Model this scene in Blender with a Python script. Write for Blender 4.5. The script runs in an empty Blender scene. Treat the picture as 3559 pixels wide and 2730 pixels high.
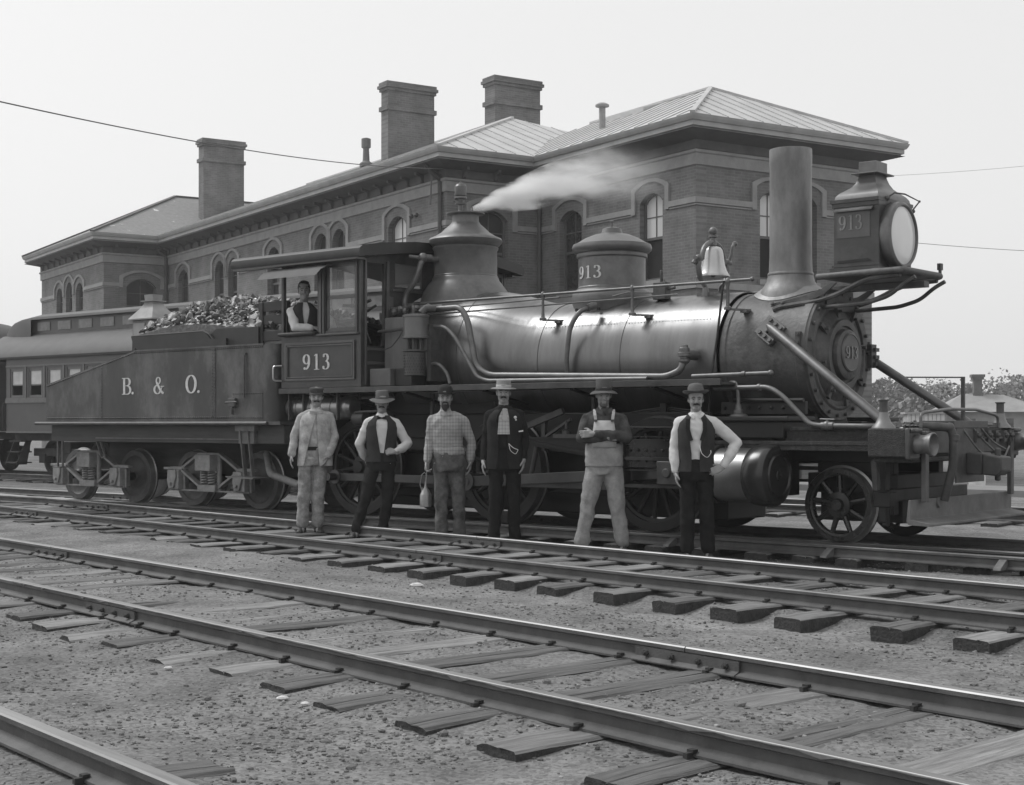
import bpy, bmesh, math, random
from mathutils import Vector, Matrix, noise
from mathutils.geometry import tessellate_polygon
random.seed(7)
PI = math.pi
R = math.radians
SC = bpy.context.scene
COL = SC.collection

# ------------------------------------------------------------------ camera
CZ = 1.365
cam = bpy.data.cameras.new('camera')
cam.lens = 5100/3559*36
cam.sensor_width = 36
cam.shift_y = 110/3559
cam.clip_start = 0.1
cam.clip_end = 2000
cam_o = bpy.data.objects.new('camera', cam)
COL.objects.link(cam_o)
cam_o.location = (0, 0, CZ)
cam_o.rotation_euler = (R(90), 0, 0)
SC.camera = cam_o

# ------------------------------------------------------------------ sky, sun, exposure
SUN_EL, SUN_AZ = R(52), R(-62)      # azimuth measured from +Y (into the view) towards +X
w = bpy.data.worlds.new('World')
SC.world = w
w.use_nodes = True
nt = w.node_tree
nt.nodes.clear()
sky = nt.nodes.new('ShaderNodeTexSky')
sky.sky_type = 'NISHITA'
sky.sun_disc = False
sky.sun_elevation = SUN_EL
sky.sun_rotation = SUN_AZ
sky.air_density = 1.0
sky.dust_density = 6.0
sky.ozone_density = 1.0
bw = nt.nodes.new('ShaderNodeRGBToBW')
# an overcast sky: thin grey cloud spread over the clear one evens it out
ov = nt.nodes.new('ShaderNodeMix')
ov.data_type = 'FLOAT'
ov.inputs[0].default_value = 0.72
ov.inputs[3].default_value = 7.7
bg = nt.nodes.new('ShaderNodeBackground')
bg.inputs['Strength'].default_value = 0.105
out = nt.nodes.new('ShaderNodeOutputWorld')
nt.links.new(sky.outputs[0], bw.inputs[0])
nt.links.new(bw.outputs[0], ov.inputs[2])
nt.links.new(ov.outputs[0], bg.inputs['Color'])
nt.links.new(bg.outputs[0], out.inputs['Surface'])

sun = bpy.data.lights.new('sun', 'SUN')
sun.energy = 1.35
sun.angle = R(20)
sun_o = bpy.data.objects.new('sun', sun)
COL.objects.link(sun_o)
sd = Vector((math.sin(SUN_AZ)*math.cos(SUN_EL), math.cos(SUN_AZ)*math.cos(SUN_EL), math.sin(SUN_EL)))
sun_o.rotation_euler = sd.to_track_quat('Z', 'Y').to_euler()
sun_o.location = (-20, 10, 30)

SC.view_settings.view_transform = 'Standard'
SC.view_settings.look = 'None'
SC.view_settings.exposure = 0.35
SC.view_settings.gamma = 1.0
SC.view_settings.use_curve_mapping = False
SC.render.engine = 'CYCLES'
SC.cycles.max_bounces = 8
SC.cycles.diffuse_bounces = 3
SC.cycles.glossy_bounces = 3
SC.cycles.transparent_max_bounces = 12
SC.cycles.volume_bounces = 3
SC.cycles.volume_step_rate = 2.0
SC.cycles.use_denoising = True

# ------------------------------------------------------------------ materials (a monochrome world)
def mk(name, v, rough=.6, metal=0., var=.15, scale=6., bump=0., bscale=40., spec=.5,
       dirt=0., dirtv=.2, dscale=1.5, stretch=None, coat=0.):
    m = bpy.data.materials.new(name)
    m.use_nodes = True
    t = m.node_tree
    N, L = t.nodes, t.links
    b = N['Principled BSDF']
    b.inputs['Roughness'].default_value = rough
    b.inputs['Metallic'].default_value = metal
    b.inputs['Specular IOR Level'].default_value = spec
    if coat: b.inputs['Coat Weight'].default_value = coat
    tc = N.new('ShaderNodeTexCoord')
    mp = N.new('ShaderNodeMapping')
    if stretch: mp.inputs['Scale'].default_value = stretch
    L.new(tc.outputs['Object'], mp.inputs[0])
    n1 = N.new('ShaderNodeTexNoise')
    n1.inputs['Scale'].default_value = scale
    n1.inputs['Detail'].default_value = 6
    n1.inputs['Roughness'].default_value = .62
    L.new(mp.outputs[0], n1.inputs[0])
    mr = N.new('ShaderNodeMapRange')
    mr.inputs['From Min'].default_value = .3
    mr.inputs['From Max'].default_value = .7
    mr.inputs['To Min'].default_value = v*(1-var)
    mr.inputs['To Max'].default_value = v*(1+var)
    L.new(n1.outputs[0], mr.inputs[0])
    cur = mr.outputs[0]
    if dirt:
        n2 = N.new('ShaderNodeTexNoise')
        n2.inputs['Scale'].default_value = dscale
        n2.inputs['Detail'].default_value = 8
        n2.inputs['Roughness'].default_value = .7
        L.new(mp.outputs[0], n2.inputs[0])
        m2 = N.new('ShaderNodeMapRange')
        m2.inputs['From Min'].default_value = .5
        m2.inputs['From Max'].default_value = .68
        m2.inputs['To Min'].default_value = 0
        m2.inputs['To Max'].default_value = dirt
        L.new(n2.outputs[0], m2.inputs[0])
        mx = N.new('ShaderNodeMix')
        mx.data_type = 'FLOAT'
        L.new(m2.outputs[0], mx.inputs[0])
        L.new(cur, mx.inputs[2])
        mx.inputs[3].default_value = dirtv
        cur = mx.outputs[0]
        ra = N.new('ShaderNodeMapRange')
        ra.inputs['To Min'].default_value = rough
        ra.inputs['To Max'].default_value = min(1, rough+.3)
        L.new(m2.outputs[0], ra.inputs[0])
        L.new(ra.outputs[0], b.inputs['Roughness'])
    cb = N.new('ShaderNodeCombineColor')
    for i in range(3): L.new(cur, cb.inputs[i])
    L.new(cb.outputs[0], b.inputs['Base Color'])
    if bump:
        nb = N.new('ShaderNodeTexNoise')
        nb.inputs['Scale'].default_value = bscale
        nb.inputs['Detail'].default_value = 5
        L.new(mp.outputs[0], nb.inputs[0])
        bp = N.new('ShaderNodeBump')
        bp.inputs['Strength'].default_value = bump
        bp.inputs['Distance'].default_value = .02
        L.new(nb.outputs[0], bp.inputs['Height'])
        L.new(bp.outputs[0], b.inputs['Normal'])
    return m

MT = {}
def mat(k, *a, **kw):
    if k not in MT: MT[k] = mk(k, *a, **kw)
    return MT[k]

# ------------------------------------------------------------------ geometry collector
def basis(d):
    d = Vector(d).normalized()
    u = d.orthogonal().normalized()
    return d, u, d.cross(u)

class G:
    def __init__(s): s.v, s.f, s.m, s.cm = [], [], [], 0
    def add(s, vs, fs, mi=None):
        o = len(s.v)
        s.v += [tuple(p) for p in vs]
        s.f += [tuple(i+o for i in f) for f in fs]
        s.m += [s.cm if mi is None else mi]*len(fs)
        return s
    def box(s, x0, x1, y0, y1, z0, z1, M=None, mi=None):
        vs = [Vector((x, y, z)) for x in (x0, x1) for y in (y0, y1) for z in (z0, z1)]
        if M is not None: vs = [M @ v for v in vs]
        return s.add(vs, [(0,1,3,2),(4,6,7,5),(0,4,5,1),(2,3,7,6),(0,2,6,4),(1,5,7,3)], mi)
    def bar(s, p0, p1, w, h, up=(0,0,1), mi=None):      # rectangular bar between two points
        p0, p1 = Vector(p0), Vector(p1)
        d = (p1-p0); L = d.length; d.normalize()
        side = d.cross(Vector(up))
        if side.length < 1e-4: side = d.orthogonal()
        side.normalize(); u = side.cross(d)
        M = Matrix((d, side, u)).transposed().to_4x4()
        M.translation = p0
        return s.box(0, L, -w/2, w/2, -h/2, h/2, M, mi)
    def cyl(s, p0, p1, r0, r1=None, n=16, caps=True, mi=None):
        if r1 is None: r1 = r0
        p0, p1 = Vector(p0), Vector(p1)
        d, u, v = basis(p1-p0)
        vs = []
        for p, r in ((p0, r0), (p1, r1)):
            for i in range(n):
                a = 2*PI*i/n
                vs.append(p + (u*math.cos(a)+v*math.sin(a))*r)
        fs = [(i, (i+1) % n, n+(i+1) % n, n+i) for i in range(n)]
        if caps: fs += [tuple(range(n-1, -1, -1)), tuple(range(n, 2*n))]
        return s.add(vs, fs, mi)
    def tube(s, pts, r, n=8, bend=0., mi=None, caps=True):
        pts = [Vector(p) for p in pts]
        if bend:
            q = [pts[0]]
            for i in range(1, len(pts)-1):
                a, b, c = pts[i-1], pts[i], pts[i+1]
                la, lc = (a-b).length, (c-b).length
                k = min(bend, la*.45, lc*.45)
                A, Cc = b+(a-b).normalized()*k, b+(c-b).normalized()*k
                for j in range(7):
                    t = j/6
                    q.append(A*(1-t)**2 + b*2*t*(1-t) + Cc*t*t)
            q.append(pts[-1]); pts = q
        vs, fs = [], []
        d, u, v = basis(pts[1]-pts[0])
        for i, p in enumerate(pts):
            if i == 0: t = pts[1]-pts[0]
            elif i == len(pts)-1: t = pts[-1]-pts[-2]
            else: t = (pts[i+1]-p).normalized()+(p-pts[i-1]).normalized()
            t.normalize()
            u = (u-t*u.dot(t)).normalized(); v = t.cross(u)
            rr = r[i] if isinstance(r, (list, tuple)) else r
            for j in range(n):
                a = 2*PI*j/n
                vs.append(p+(u*math.cos(a)+v*math.sin(a))*rr)
        for i in range(len(pts)-1):
            for j in range(n):
                fs.append((i*n+j, i*n+(j+1) % n, (i+1)*n+(j+1) % n, (i+1)*n+j))
        if caps: fs += [tuple(range(n-1, -1, -1)), tuple(range((len(pts)-1)*n, len(pts)*n))]
        return s.add(vs, fs, mi)
    def lathe(s, prof, c=(0,0,0), ax=(0,0,1), n=32, mi=None, caps=True):   # prof: (radius, height along ax)
        c = Vector(c); d = Vector(ax).normalized()
        if abs(d.z) > .99: u, v = Vector((1,0,0)), Vector((0,1,0))
        elif abs(d.x) > .99: u, v = Vector((0,1,0)), Vector((0,0,1))
        else: u, v = Vector((0,0,1)), Vector((1,0,0))
        vs, fs = [], []
        for r, h in prof:
            for j in range(n):
                a = 2*PI*j/n
                vs.append(c+d*h+(u*math.cos(a)+v*math.sin(a))*max(r, 1e-4))
        k = len(prof)
        for i in range(k-1):
            for j in range(n):
                fs.append((i*n+j, i*n+(j+1) % n, (i+1)*n+(j+1) % n, (i+1)*n+j))
        if caps: fs += [tuple(range(n-1, -1, -1)), tuple(range((k-1)*n, k*n))]
        return s.add(vs, fs, mi)
    def prism(s, poly, y0, y1, plane='xz', M=None, mi=None):     # extrude a 2-D outline
        def P(a, b, h):
            v = Vector((a, h, b)) if plane == 'xz' else Vector((h, a, b)) if plane == 'yz' else Vector((a, b, h))
            return M @ v if M is not None else v
        n = len(poly)
        vs = [P(a, b, y0) for a, b in poly]+[P(a, b, y1) for a, b in poly]
        tr = tessellate_polygon([[Vector((a, b, 0)) for a, b in poly]])
        fs = [tuple(t) for t in tr]+[tuple(i+n for i in reversed(t)) for t in tr]
        fs += [(i, (i+1) % n, n+(i+1) % n, n+i) for i in range(n)]
        return s.add(vs, fs, mi)
    def ball(s, c, r, n=10, mi=None, sc=(1,1,1)):
        k = n//2+1
        c = Vector(c); vs = []; fs = []
        for i in range(k):
            t = PI*i/(k-1)
            for j in range(n):
                a = 2*PI*j/n
                vs.append(c+Vector((math.sin(t)*math.cos(a)*r*sc[0], math.sin(t)*math.sin(a)*r*sc[1], math.cos(t)*r*sc[2])))
        for i in range(k-1):
            for j in range(n):
                fs.append((i*n+j, i*n+(j+1) % n, (i+1)*n+(j+1) % n, (i+1)*n+j))
        return s.add(vs, fs, mi)
    def mesh(s, name, mats, smooth=40):
        me = bpy.data.meshes.new(name)
        me.from_pydata(s.v, [], s.f)
        for m in (mats if isinstance(mats, (list, tuple)) else [mats]): me.materials.append(m)
        me.polygons.foreach_set('material_index', s.m)
        bm = bmesh.new(); bm.from_mesh(me)
        bmesh.ops.remove_doubles(bm, verts=bm.verts, dist=1e-6)
        bmesh.ops.recalc_face_normals(bm, faces=bm.faces)
        bm.to_mesh(me); bm.free()
        if smooth:
            me.polygons.foreach_set('use_smooth', [True]*len(me.polygons))
            me.set_sharp_from_angle(angle=R(smooth))
        me.update()
        return me
    def obj(s, name, mats, parent=None, smooth=40, bevel=0., loc=None, **tags):
        o = link(name, s.mesh(name, mats, smooth), parent, loc)
        if bevel:
            b = o.modifiers.new('bevel', 'BEVEL')
            b.width = bevel; b.segments = 2; b.limit_method = 'ANGLE'; b.angle_limit = R(40)
        for k, v in tags.items(): o[k] = v
        return o

def link(name, data, parent=None, loc=None, rot=None, scale=None):
    o = bpy.data.objects.new(name, data)
    COL.objects.link(o)
    if parent is not None: o.parent = parent
    if loc is not None: o.location = loc
    if rot is not None: o.rotation_euler = rot
    if scale is not None: o.scale = scale
    return o

def thing(name, label=None, category=None, loc=(0,0,0), rz=0., group=None, kind=None):
    o = bpy.data.objects.new(name, None)
    o.empty_display_size = .2
    COL.objects.link(o)
    o.location = loc; o.rotation_euler = (0, 0, rz)
    return tag(o, label, category, group, kind)

def tag(o, label=None, category=None, group=None, kind=None):
    if label: o['label'] = label
    if category: o['category'] = category
    if group: o['group'] = group
    if kind: o['kind'] = kind
    return o

def copy_tree(o, parent=None):
    c = o.copy(); COL.objects.link(c)
    if parent is not None: c.parent = parent
    for ch in list(o.children): copy_tree(ch, c)
    return c

class Frame:      # a plan frame: local x along the line, y to the far side
    def __init__(s, ox, oy, deg):
        s.a = R(deg); s.o = Vector((ox, oy))
        s.e = Vector((math.cos(s.a), math.sin(s.a))); s.n = Vector((-math.sin(s.a), math.cos(s.a)))
    def w(s, x, y, z=0.): p = s.o+s.e*x+s.n*y; return Vector((p.x, p.y, z))
def line_frame(deg, D):      # the line at distance D from the camera's foot
    a = R(deg); return Frame(-math.sin(a)*D, math.cos(a)*D, deg)

ENG = Frame(3.32+.8*.6428, 14.9+.8*.766, -40)

# ------------------------------------------------------------------ lettering: roman figures drawn with a broad pen
def ribbon(pts, thick, thin, closed=False):
    n = len(pts); L, Rr = [], []
    for i in range(n):
        if closed: a, b = pts[i-1], pts[(i+1) % n]
        else: a, b = pts[max(0, i-1)], pts[min(n-1, i+1)]
        dx, dy = b[0]-a[0], b[1]-a[1]
        l = math.hypot(dx, dy) or 1
        dx /= l; dy /= l
        w = (thin+(thick-thin)*abs(dy)**1.5)/2
        L.append((pts[i][0]-dy*w, pts[i][1]+dx*w)); Rr.append((pts[i][0]+dy*w, pts[i][1]-dx*w))
    q = []
    for i in range(n if closed else n-1):
        j = (i+1) % n
        q.append([L[i], L[j], Rr[j], Rr[i]])
    return q
def arc(cx, cy, rx, ry, a0, a1, n=18):
    return [(cx+rx*math.cos(R(a0+(a1-a0)*i/n)), cy+ry*math.sin(R(a0+(a1-a0)*i/n))) for i in range(n+1)]
def disc(cx, cy, r): return [arc(cx, cy, r, r, 0, 330, 11)]
def rect(x0, x1, y0, y1): return [[(x0,y0),(x1,y0),(x1,y1),(x0,y1)]]
TK, TN = .16, .045
def glyph(c):      # unit height, returns (polygons, advance)
    if c == '9':
        q = ribbon(arc(.31, .68, .22, .29, 0, 360, 28)[:-1], TK, TN, True)
        q += ribbon(arc(.18, .50, .36, .47, 25, -75, 16), TK, TN)
        return q+disc(.17, .10, .085), .70
    if c == '1':
        q = rect(.20, .35, 0, 1)+rect(.07, .48, 0, .045)
        return q+[[(.08,.86),(.20,.92),(.35,1.0),(.20,1.0),(.08,.91)]], .54
    if c == '3':
        q = ribbon(arc(.26, .745, .20, .225, 140, -90, 18), TK, TN)
        q += ribbon(arc(.26, .27, .25, .25, 90, -140, 20), TK, TN)
        return q+disc(.13, .84, .075)+disc(.10, .15, .08), .66
    if c == 'B':
        q = rect(.10, .26, 0, 1)+rect(0, .40, 0, .045)+rect(0, .40, .955, 1)+rect(.26, .42, .51, .55)
        q += ribbon(arc(.40, .755, .24, .225, 90, -90, 16), TK, TN)
        q += ribbon(arc(.42, .27, .27, .25, 90, -90, 16), TK, TN)
        return q, .80
    if c == '&':
        q = ribbon(arc(.38, .78, .15, .19, 0, 360, 22)[:-1], .10, TN, True)
        q += ribbon([(.27,.66),(.36,.52),(.47,.36),(.60,.18),(.70,.07),(.80,.03)], .15, .11)
        q += ribbon(arc(.33, .26, .24, .25, 75, 330, 20), .14, TN)
        q += ribbon([(.54,.12),(.62,.24),(.70,.42)], .05, TN)+rect(.58, .84, .42, .46)
        return q, .92
    if c == 'O': return ribbon(arc(.42, .5, .32, .48, 0, 360, 34)[:-1], .17, .05, True), .88
    if c == '.': return disc(.09, .08, .08), .26
    return [], .5
def letter(name, text, h, place, m, parent, depth=.004, track=.08, xs=1.):
    """place(u, v, d) maps letter space (metres along, up, proud) to the surface"""
    g = G(); x = 0.; k = 0
    for c in text:
        qs, adv = glyph(c)
        for q in qs:
            k += 1
            vs = [place((x+a*xs)*h, b*h, depth+(k % 60)*6e-5) for a, b in q]
            n = len(q)
            g.add(vs, [tuple(range(n))])
            vs2 = [place((x+a*xs)*h, b*h, 0) for a, b in q]
            o = len(g.v)-n
            g.add(vs2, [tuple(range(n-1, -1, -1))])
            g.f += [(o+i, o+(i+1) % n, o+n+(i+1) % n, o+n+i) for i in range(n)]
            g.m += [0]*n
        x += (adv*xs+track)
    me = bpy.data.meshes.new(name)
    me.from_pydata(g.v, [], g.f); me.materials.append(m)
    o = link(name, me, parent)
    return o
def text_width(text, h, track=.08, xs=1.): return sum(glyph(c)[1]*xs+track for c in text)*h-track*h
# ------------------------------------------------------------------ the tracks' lines
LINES = dict(A=(-50.3, 1.54), B=(-50.0, 5.08), C=(-48.8, 9.33))      # heading, distance of the centre line from the camera
TRK = {k: line_frame(*v) for k, v in LINES.items()}
COACH = Frame(ENG.w(0, 5.95).x, ENG.w(0, 5.95).y, -40)

# ------------------------------------------------------------------ ground: one sheet, finer where it is near
def fine(a, b, step, far):
    q = []; x = a
    while x < b: q.append(x); x += step
    lo, hi, s = a, b, step
    while hi < far:
        s *= 1.28; hi += s; q.append(hi)
    s = step
    while lo > -far:
        s *= 1.28; lo -= s; q.append(lo)
    return sorted(q)
def ground_h(x, y):
    p = Vector((x, y, 0))
    h = .024*noise.noise(p*1.1)+.012*noise.noise(p*3.7)+.007*noise.noise(p*11)+.004*noise.noise(p*27)
    for k, F in TRK.items():
        d = (p.xy-F.o).dot(F.n)
        e = abs(d)
        if k == 'C':
            if e < .9: h += .014
            elif d < 0 and e < 2.2:
                u = min(1, max(0, (x+3.2)/3.0))      # the tie ends stand clear only towards the right
                h += (.030*(1-u)-.045*u)*min(1, (e-.9)/.25)*(1-max(0, e-1.6)/.6)
        else:
            t = min(1, max(0, (1.5-e)/.5))
            h += (.038 if k == 'B' else .026)*t*(1 if abs(d) < .9 else .86)
    d = (p.xy-ENG.o).dot(ENG.n)
    if abs(d) < 1.6: h -= .02
    if y > 26: h *= max(0, 1-(y-26)/8)
    return h
xs = fine(-9, 12, .065, 500)
ys = fine(3.2, 19, .065, 500)
vs = [(x, y, ground_h(x, y)) for y in ys for x in xs]
nx = len(xs)
fs = [(j*nx+i, j*nx+i+1, (j+1)*nx+i+1, (j+1)*nx+i) for j in range(len(ys)-1) for i in range(nx-1)]
me = bpy.data.meshes.new('ground'); me.from_pydata(vs, [], fs)
me.polygons.foreach_set('use_smooth', [True]*len(fs))
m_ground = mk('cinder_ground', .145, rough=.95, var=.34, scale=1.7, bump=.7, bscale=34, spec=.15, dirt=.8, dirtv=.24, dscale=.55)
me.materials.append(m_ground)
oil = me.color_attributes.new('oil', 'FLOAT_COLOR', 'POINT')      # painted shade under the engine, darker strip along track C, random tone
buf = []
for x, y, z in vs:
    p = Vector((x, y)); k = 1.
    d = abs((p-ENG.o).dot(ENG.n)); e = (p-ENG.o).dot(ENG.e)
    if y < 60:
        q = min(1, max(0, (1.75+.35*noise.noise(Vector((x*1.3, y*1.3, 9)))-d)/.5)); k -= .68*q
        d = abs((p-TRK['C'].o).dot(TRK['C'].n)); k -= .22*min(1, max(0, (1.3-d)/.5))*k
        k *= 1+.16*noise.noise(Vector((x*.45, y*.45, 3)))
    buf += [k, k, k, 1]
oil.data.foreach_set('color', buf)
g = m_ground.node_tree      # fine clinker speckle
N, L = g.nodes, g.links
b = N['Principled BSDF']
tc = N.new('ShaderNodeTexCoord')
v = N.new('ShaderNodeTexVoronoi'); v.inputs['Scale'].default_value = 55
L.new(tc.outputs['Object'], v.inputs['Vector'])
mr = N.new('ShaderNodeMapRange'); mr.inputs['From Max'].default_value = .7
mr.inputs['To Min'].default_value = .74; mr.inputs['To Max'].default_value = 1.32
sep = N.new('ShaderNodeSeparateColor')
L.new(v.outputs['Color'], sep.inputs[0]); L.new(sep.outputs[0], mr.inputs[0])
at = N.new('ShaderNodeAttribute'); at.attribute_name = 'oil'  # painted ground shade, multiplied into the base colour
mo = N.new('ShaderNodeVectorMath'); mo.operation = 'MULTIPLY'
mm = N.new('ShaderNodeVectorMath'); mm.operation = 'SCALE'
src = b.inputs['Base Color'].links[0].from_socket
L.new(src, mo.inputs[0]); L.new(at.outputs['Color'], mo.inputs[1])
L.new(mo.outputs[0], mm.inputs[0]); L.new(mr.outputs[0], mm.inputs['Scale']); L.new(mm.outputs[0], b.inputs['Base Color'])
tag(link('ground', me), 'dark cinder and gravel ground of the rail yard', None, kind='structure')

# loose clinker lying on it
def on_line(x, y):
    p = Vector((x, y))
    for F in TRK.values():
        d = (p-F.o).dot(F.n)
        if abs(abs(d)-.75) < .07: return True
    return False
def pebbles(n, x0, x1, y0, y1, r0, r1, seed, name, m, label, power=1.6):
    rnd = random.Random(seed); g = G()
    ico = bmesh.new(); bmesh.ops.create_icosphere(ico, subdivisions=1, radius=1)
    iv = [v.co.copy() for v in ico.verts]; fi = [tuple(v.index for v in f.verts) for f in ico.faces]; ico.free()
    k = 0
    while k < n:
        t = rnd.random()**power
        y = y0+(y1-y0)*t
        x = rnd.uniform(-.40*y-.4, .40*y+.4)
        if not x0 < x < x1 or on_line(x, y): continue
        if noise.noise(Vector((x*.8, y*.8, 5))) < rnd.uniform(-.5, .25): continue
        k += 1
        r = r0+(r1-r0)*rnd.random()**3
        a = rnd.uniform(0, 6.3); ca, sa = math.cos(a), math.sin(a)
        sx, sy, sz = r*rnd.uniform(.7, 1.4), r*rnd.uniform(.6, 1.1), r*rnd.uniform(.4, .8)
        z = ground_h(x, y)+sz*.35
        vv = []
        for q in iv:
            j = 1+rnd.uniform(-.22, .22)
            X, Y, Z = q.x*sx*j, q.y*sy*j, q.z*sz*j
            vv.append((x+X*ca-Y*sa, y+X*sa+Y*ca, z+Z))
        g.add(vv, fi, 0 if rnd.random() > .12 else 1)
    return tag(g.obj(name, m, smooth=0), label, kind='stuff')
pebbles(26000, -20, 20, 4.6, 15, .004, .015, 3, 'gravel',
        [mat('clinker', .145, rough=.9, var=.40, scale=9), mat('pale_stone', .26, rough=.85, var=.3, scale=9)],
        'loose clinker and gravel strewn between the tracks')
pebbles(240, -20, 20, 4.8, 13, .014, .034, 4, 'coal_lumps_on_ground',
        [mat('clinker', .12), mat('pale_stone', .26)], 'scattered lumps of slag and coal lying on the ground')

# a few pale scraps on the ground, each to be seen in the photograph
for px, py, r, lb in ((452, 2137, .05, 'white scrap of paper beside the chipped rail joint'), (586, 2338, .022, 'small white stone alone on the cinders left of centre'),
                      (980, 2442, .026, 'pale lump of slag in the middle of the foreground'), (1060, 2465, .018, 'tiny white pebble below the row of tie ends'),
                      (1450, 2028, .05, 'flat pale stone in the strip between the two middle tracks')):
    t = 5100*CZ/(py-1475); x, y = (px-1780)/5100*t, t
    g = G(); g.ball((0, 0, .012), r, 8, sc=(1.2, .8, .45))
    for i, q in enumerate(g.v): g.v[i] = tuple(c*(1+.25*noise.noise(Vector(q)*60+Vector((px, 0, 0)))) for c in q)
    tag(g.obj('stone' if 'paper' not in lb else 'paper_scrap', mat('white_stone', .6, rough=.9), loc=(x, y, ground_h(x, y)), smooth=30), lb, 'stone' if 'paper' not in lb else 'scrap')

# ------------------------------------------------------------------ rails and sleepers
m_rail = mat('rail_web', .085, rough=.62, metal=.0, var=.35, scale=5, bump=.15, bscale=60, dirt=.6, dirtv=.11, dscale=3)
m_head = mat('rail_head', .25, rough=.50, metal=.75, var=.25, scale=3, stretch=(.3, 6, 1))
m_rust = mat('rusty_head', .15, rough=.55, metal=.5, var=.3, scale=3)
RB, RH = .050, .115
HEAD = [(-.060,0),(.060,0),(.060,.011),(.020,.024),(.008,.034),(.008,.078),(.033,.088),(.033,.108),(.026,.115),(-.026,.115),(-.033,.108),(-.033,.088),(-.008,.078),(-.008,.034),(-.020,.024),(-.060,.011)]
def rail_mesh(L, top):
    g = G(); n = len(HEAD)
    k = max(1, int(L/1.2))
    for i in range(k+1):
        g.v += [(L*i/k, a, RB+b) for a, b in HEAD]
    for i in range(k):
        for j in range(n):
            g.f.append((i*n+j, i*n+(j+1) % n, (i+1)*n+(j+1) % n, (i+1)*n+j))
            g.m.append(1 if j in (7, 8, 9) else 0)
    g.f += [tuple(range(n)), tuple(range(k*n+n-1, k*n-1, -1))]; g.m += [0, 0]
    return g.mesh('rail', [m_rail, top], smooth=30)
JB = G()
JB.box(-.38, .38, -.022, .0, .016, .082)
JB.add([(-.38,-.062,.012),(.38,-.062,.012),(.38,-.018,.030),(-.38,-.018,.030),(-.38,-.062,.006),(.38,-.062,.006),(.38,-.018,.0),(-.38,-.018,.0)],
       [(0,1,2,3),(7,6,5,4),(0,4,5,1),(1,5,6,2),(2,6,7,3),(3,7,4,0)])
jb_me = JB.mesh('joint_bar', mat('joint_iron', .085, rough=.6, var=.3, scale=12, bump=.2, bscale=90), 30)
g = G(); g.cyl((0,0,0), (0,-.018,0), .017, .017, 6); g.cyl((0,-.018,0), (0,-.034,0), .010, .009, 8)
bolt_me = g.mesh('bolt', mat('bolt_iron', .05, rough=.6), 30)
g = G(); g.box(-.011, .011, -.018, .030, -.02, .014); g.box(-.016, .016, .010, .040, .012, .024)
spike_me = g.mesh('spike', mat('spike_iron', .035, rough=.7), 30)

m_tie = [mat('weathered_tie', .19, rough=.95, var=.38, scale=3.2, bump=.5, bscale=16, stretch=(9, .7, 9), spec=.1),
         mat('dark_tie', .135, rough=.95, var=.4, scale=3.2, bump=.5, bscale=16, stretch=(9, .7, 9), spec=.1),
         mat('pale_tie', .25, rough=.95, var=.45, scale=3.2, bump=.5, bscale=16, stretch=(9, .7, 9), spec=.1)]
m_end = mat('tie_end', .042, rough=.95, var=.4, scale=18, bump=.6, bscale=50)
tie_me = []
for k in range(9):
    rnd = random.Random(40+k); g = G()
    W, Ln, n = rnd.uniform(.21, .27)/2, 1.26, 14
    split = rnd.uniform(-.4, .4)*W
    sec = [(-1, -.13), (-1, -.012), (-.88, 0), (-.35, .002), (split/W-.06, 0), (split/W, -.014 if k % 3 else .0), (split/W+.06, 0), (.45, .003), (.88, 0), (1, -.014), (1, -.13)]
    rnds = k == 5
    for i in range(n+1):
        y = -Ln+2*Ln*i/n
        wob = [noise.noise(Vector((k*9, y*2, j)))*.010 for j in range(len(sec))]
        for j, (a, z) in enumerate(sec):
            zz = z+wob[j]*.8-(.0 if 0 < i < n else .006)
            if rnds: zz -= .035*abs(a)**3
            yy = y+(wob[j]*1.5 if i in (0, n) else 0)
            g.v.append((a*W+wob[j]*.4, yy, RB+zz-.001))
    m = len(sec)
    for i in range(n):
        for j in range(m-1):
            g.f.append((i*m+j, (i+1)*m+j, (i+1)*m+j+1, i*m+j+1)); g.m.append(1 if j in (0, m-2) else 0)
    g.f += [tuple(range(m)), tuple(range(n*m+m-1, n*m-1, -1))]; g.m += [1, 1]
    tie_me.append(g.mesh('tie', [m_tie[k % 3], m_end], 25))

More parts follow.
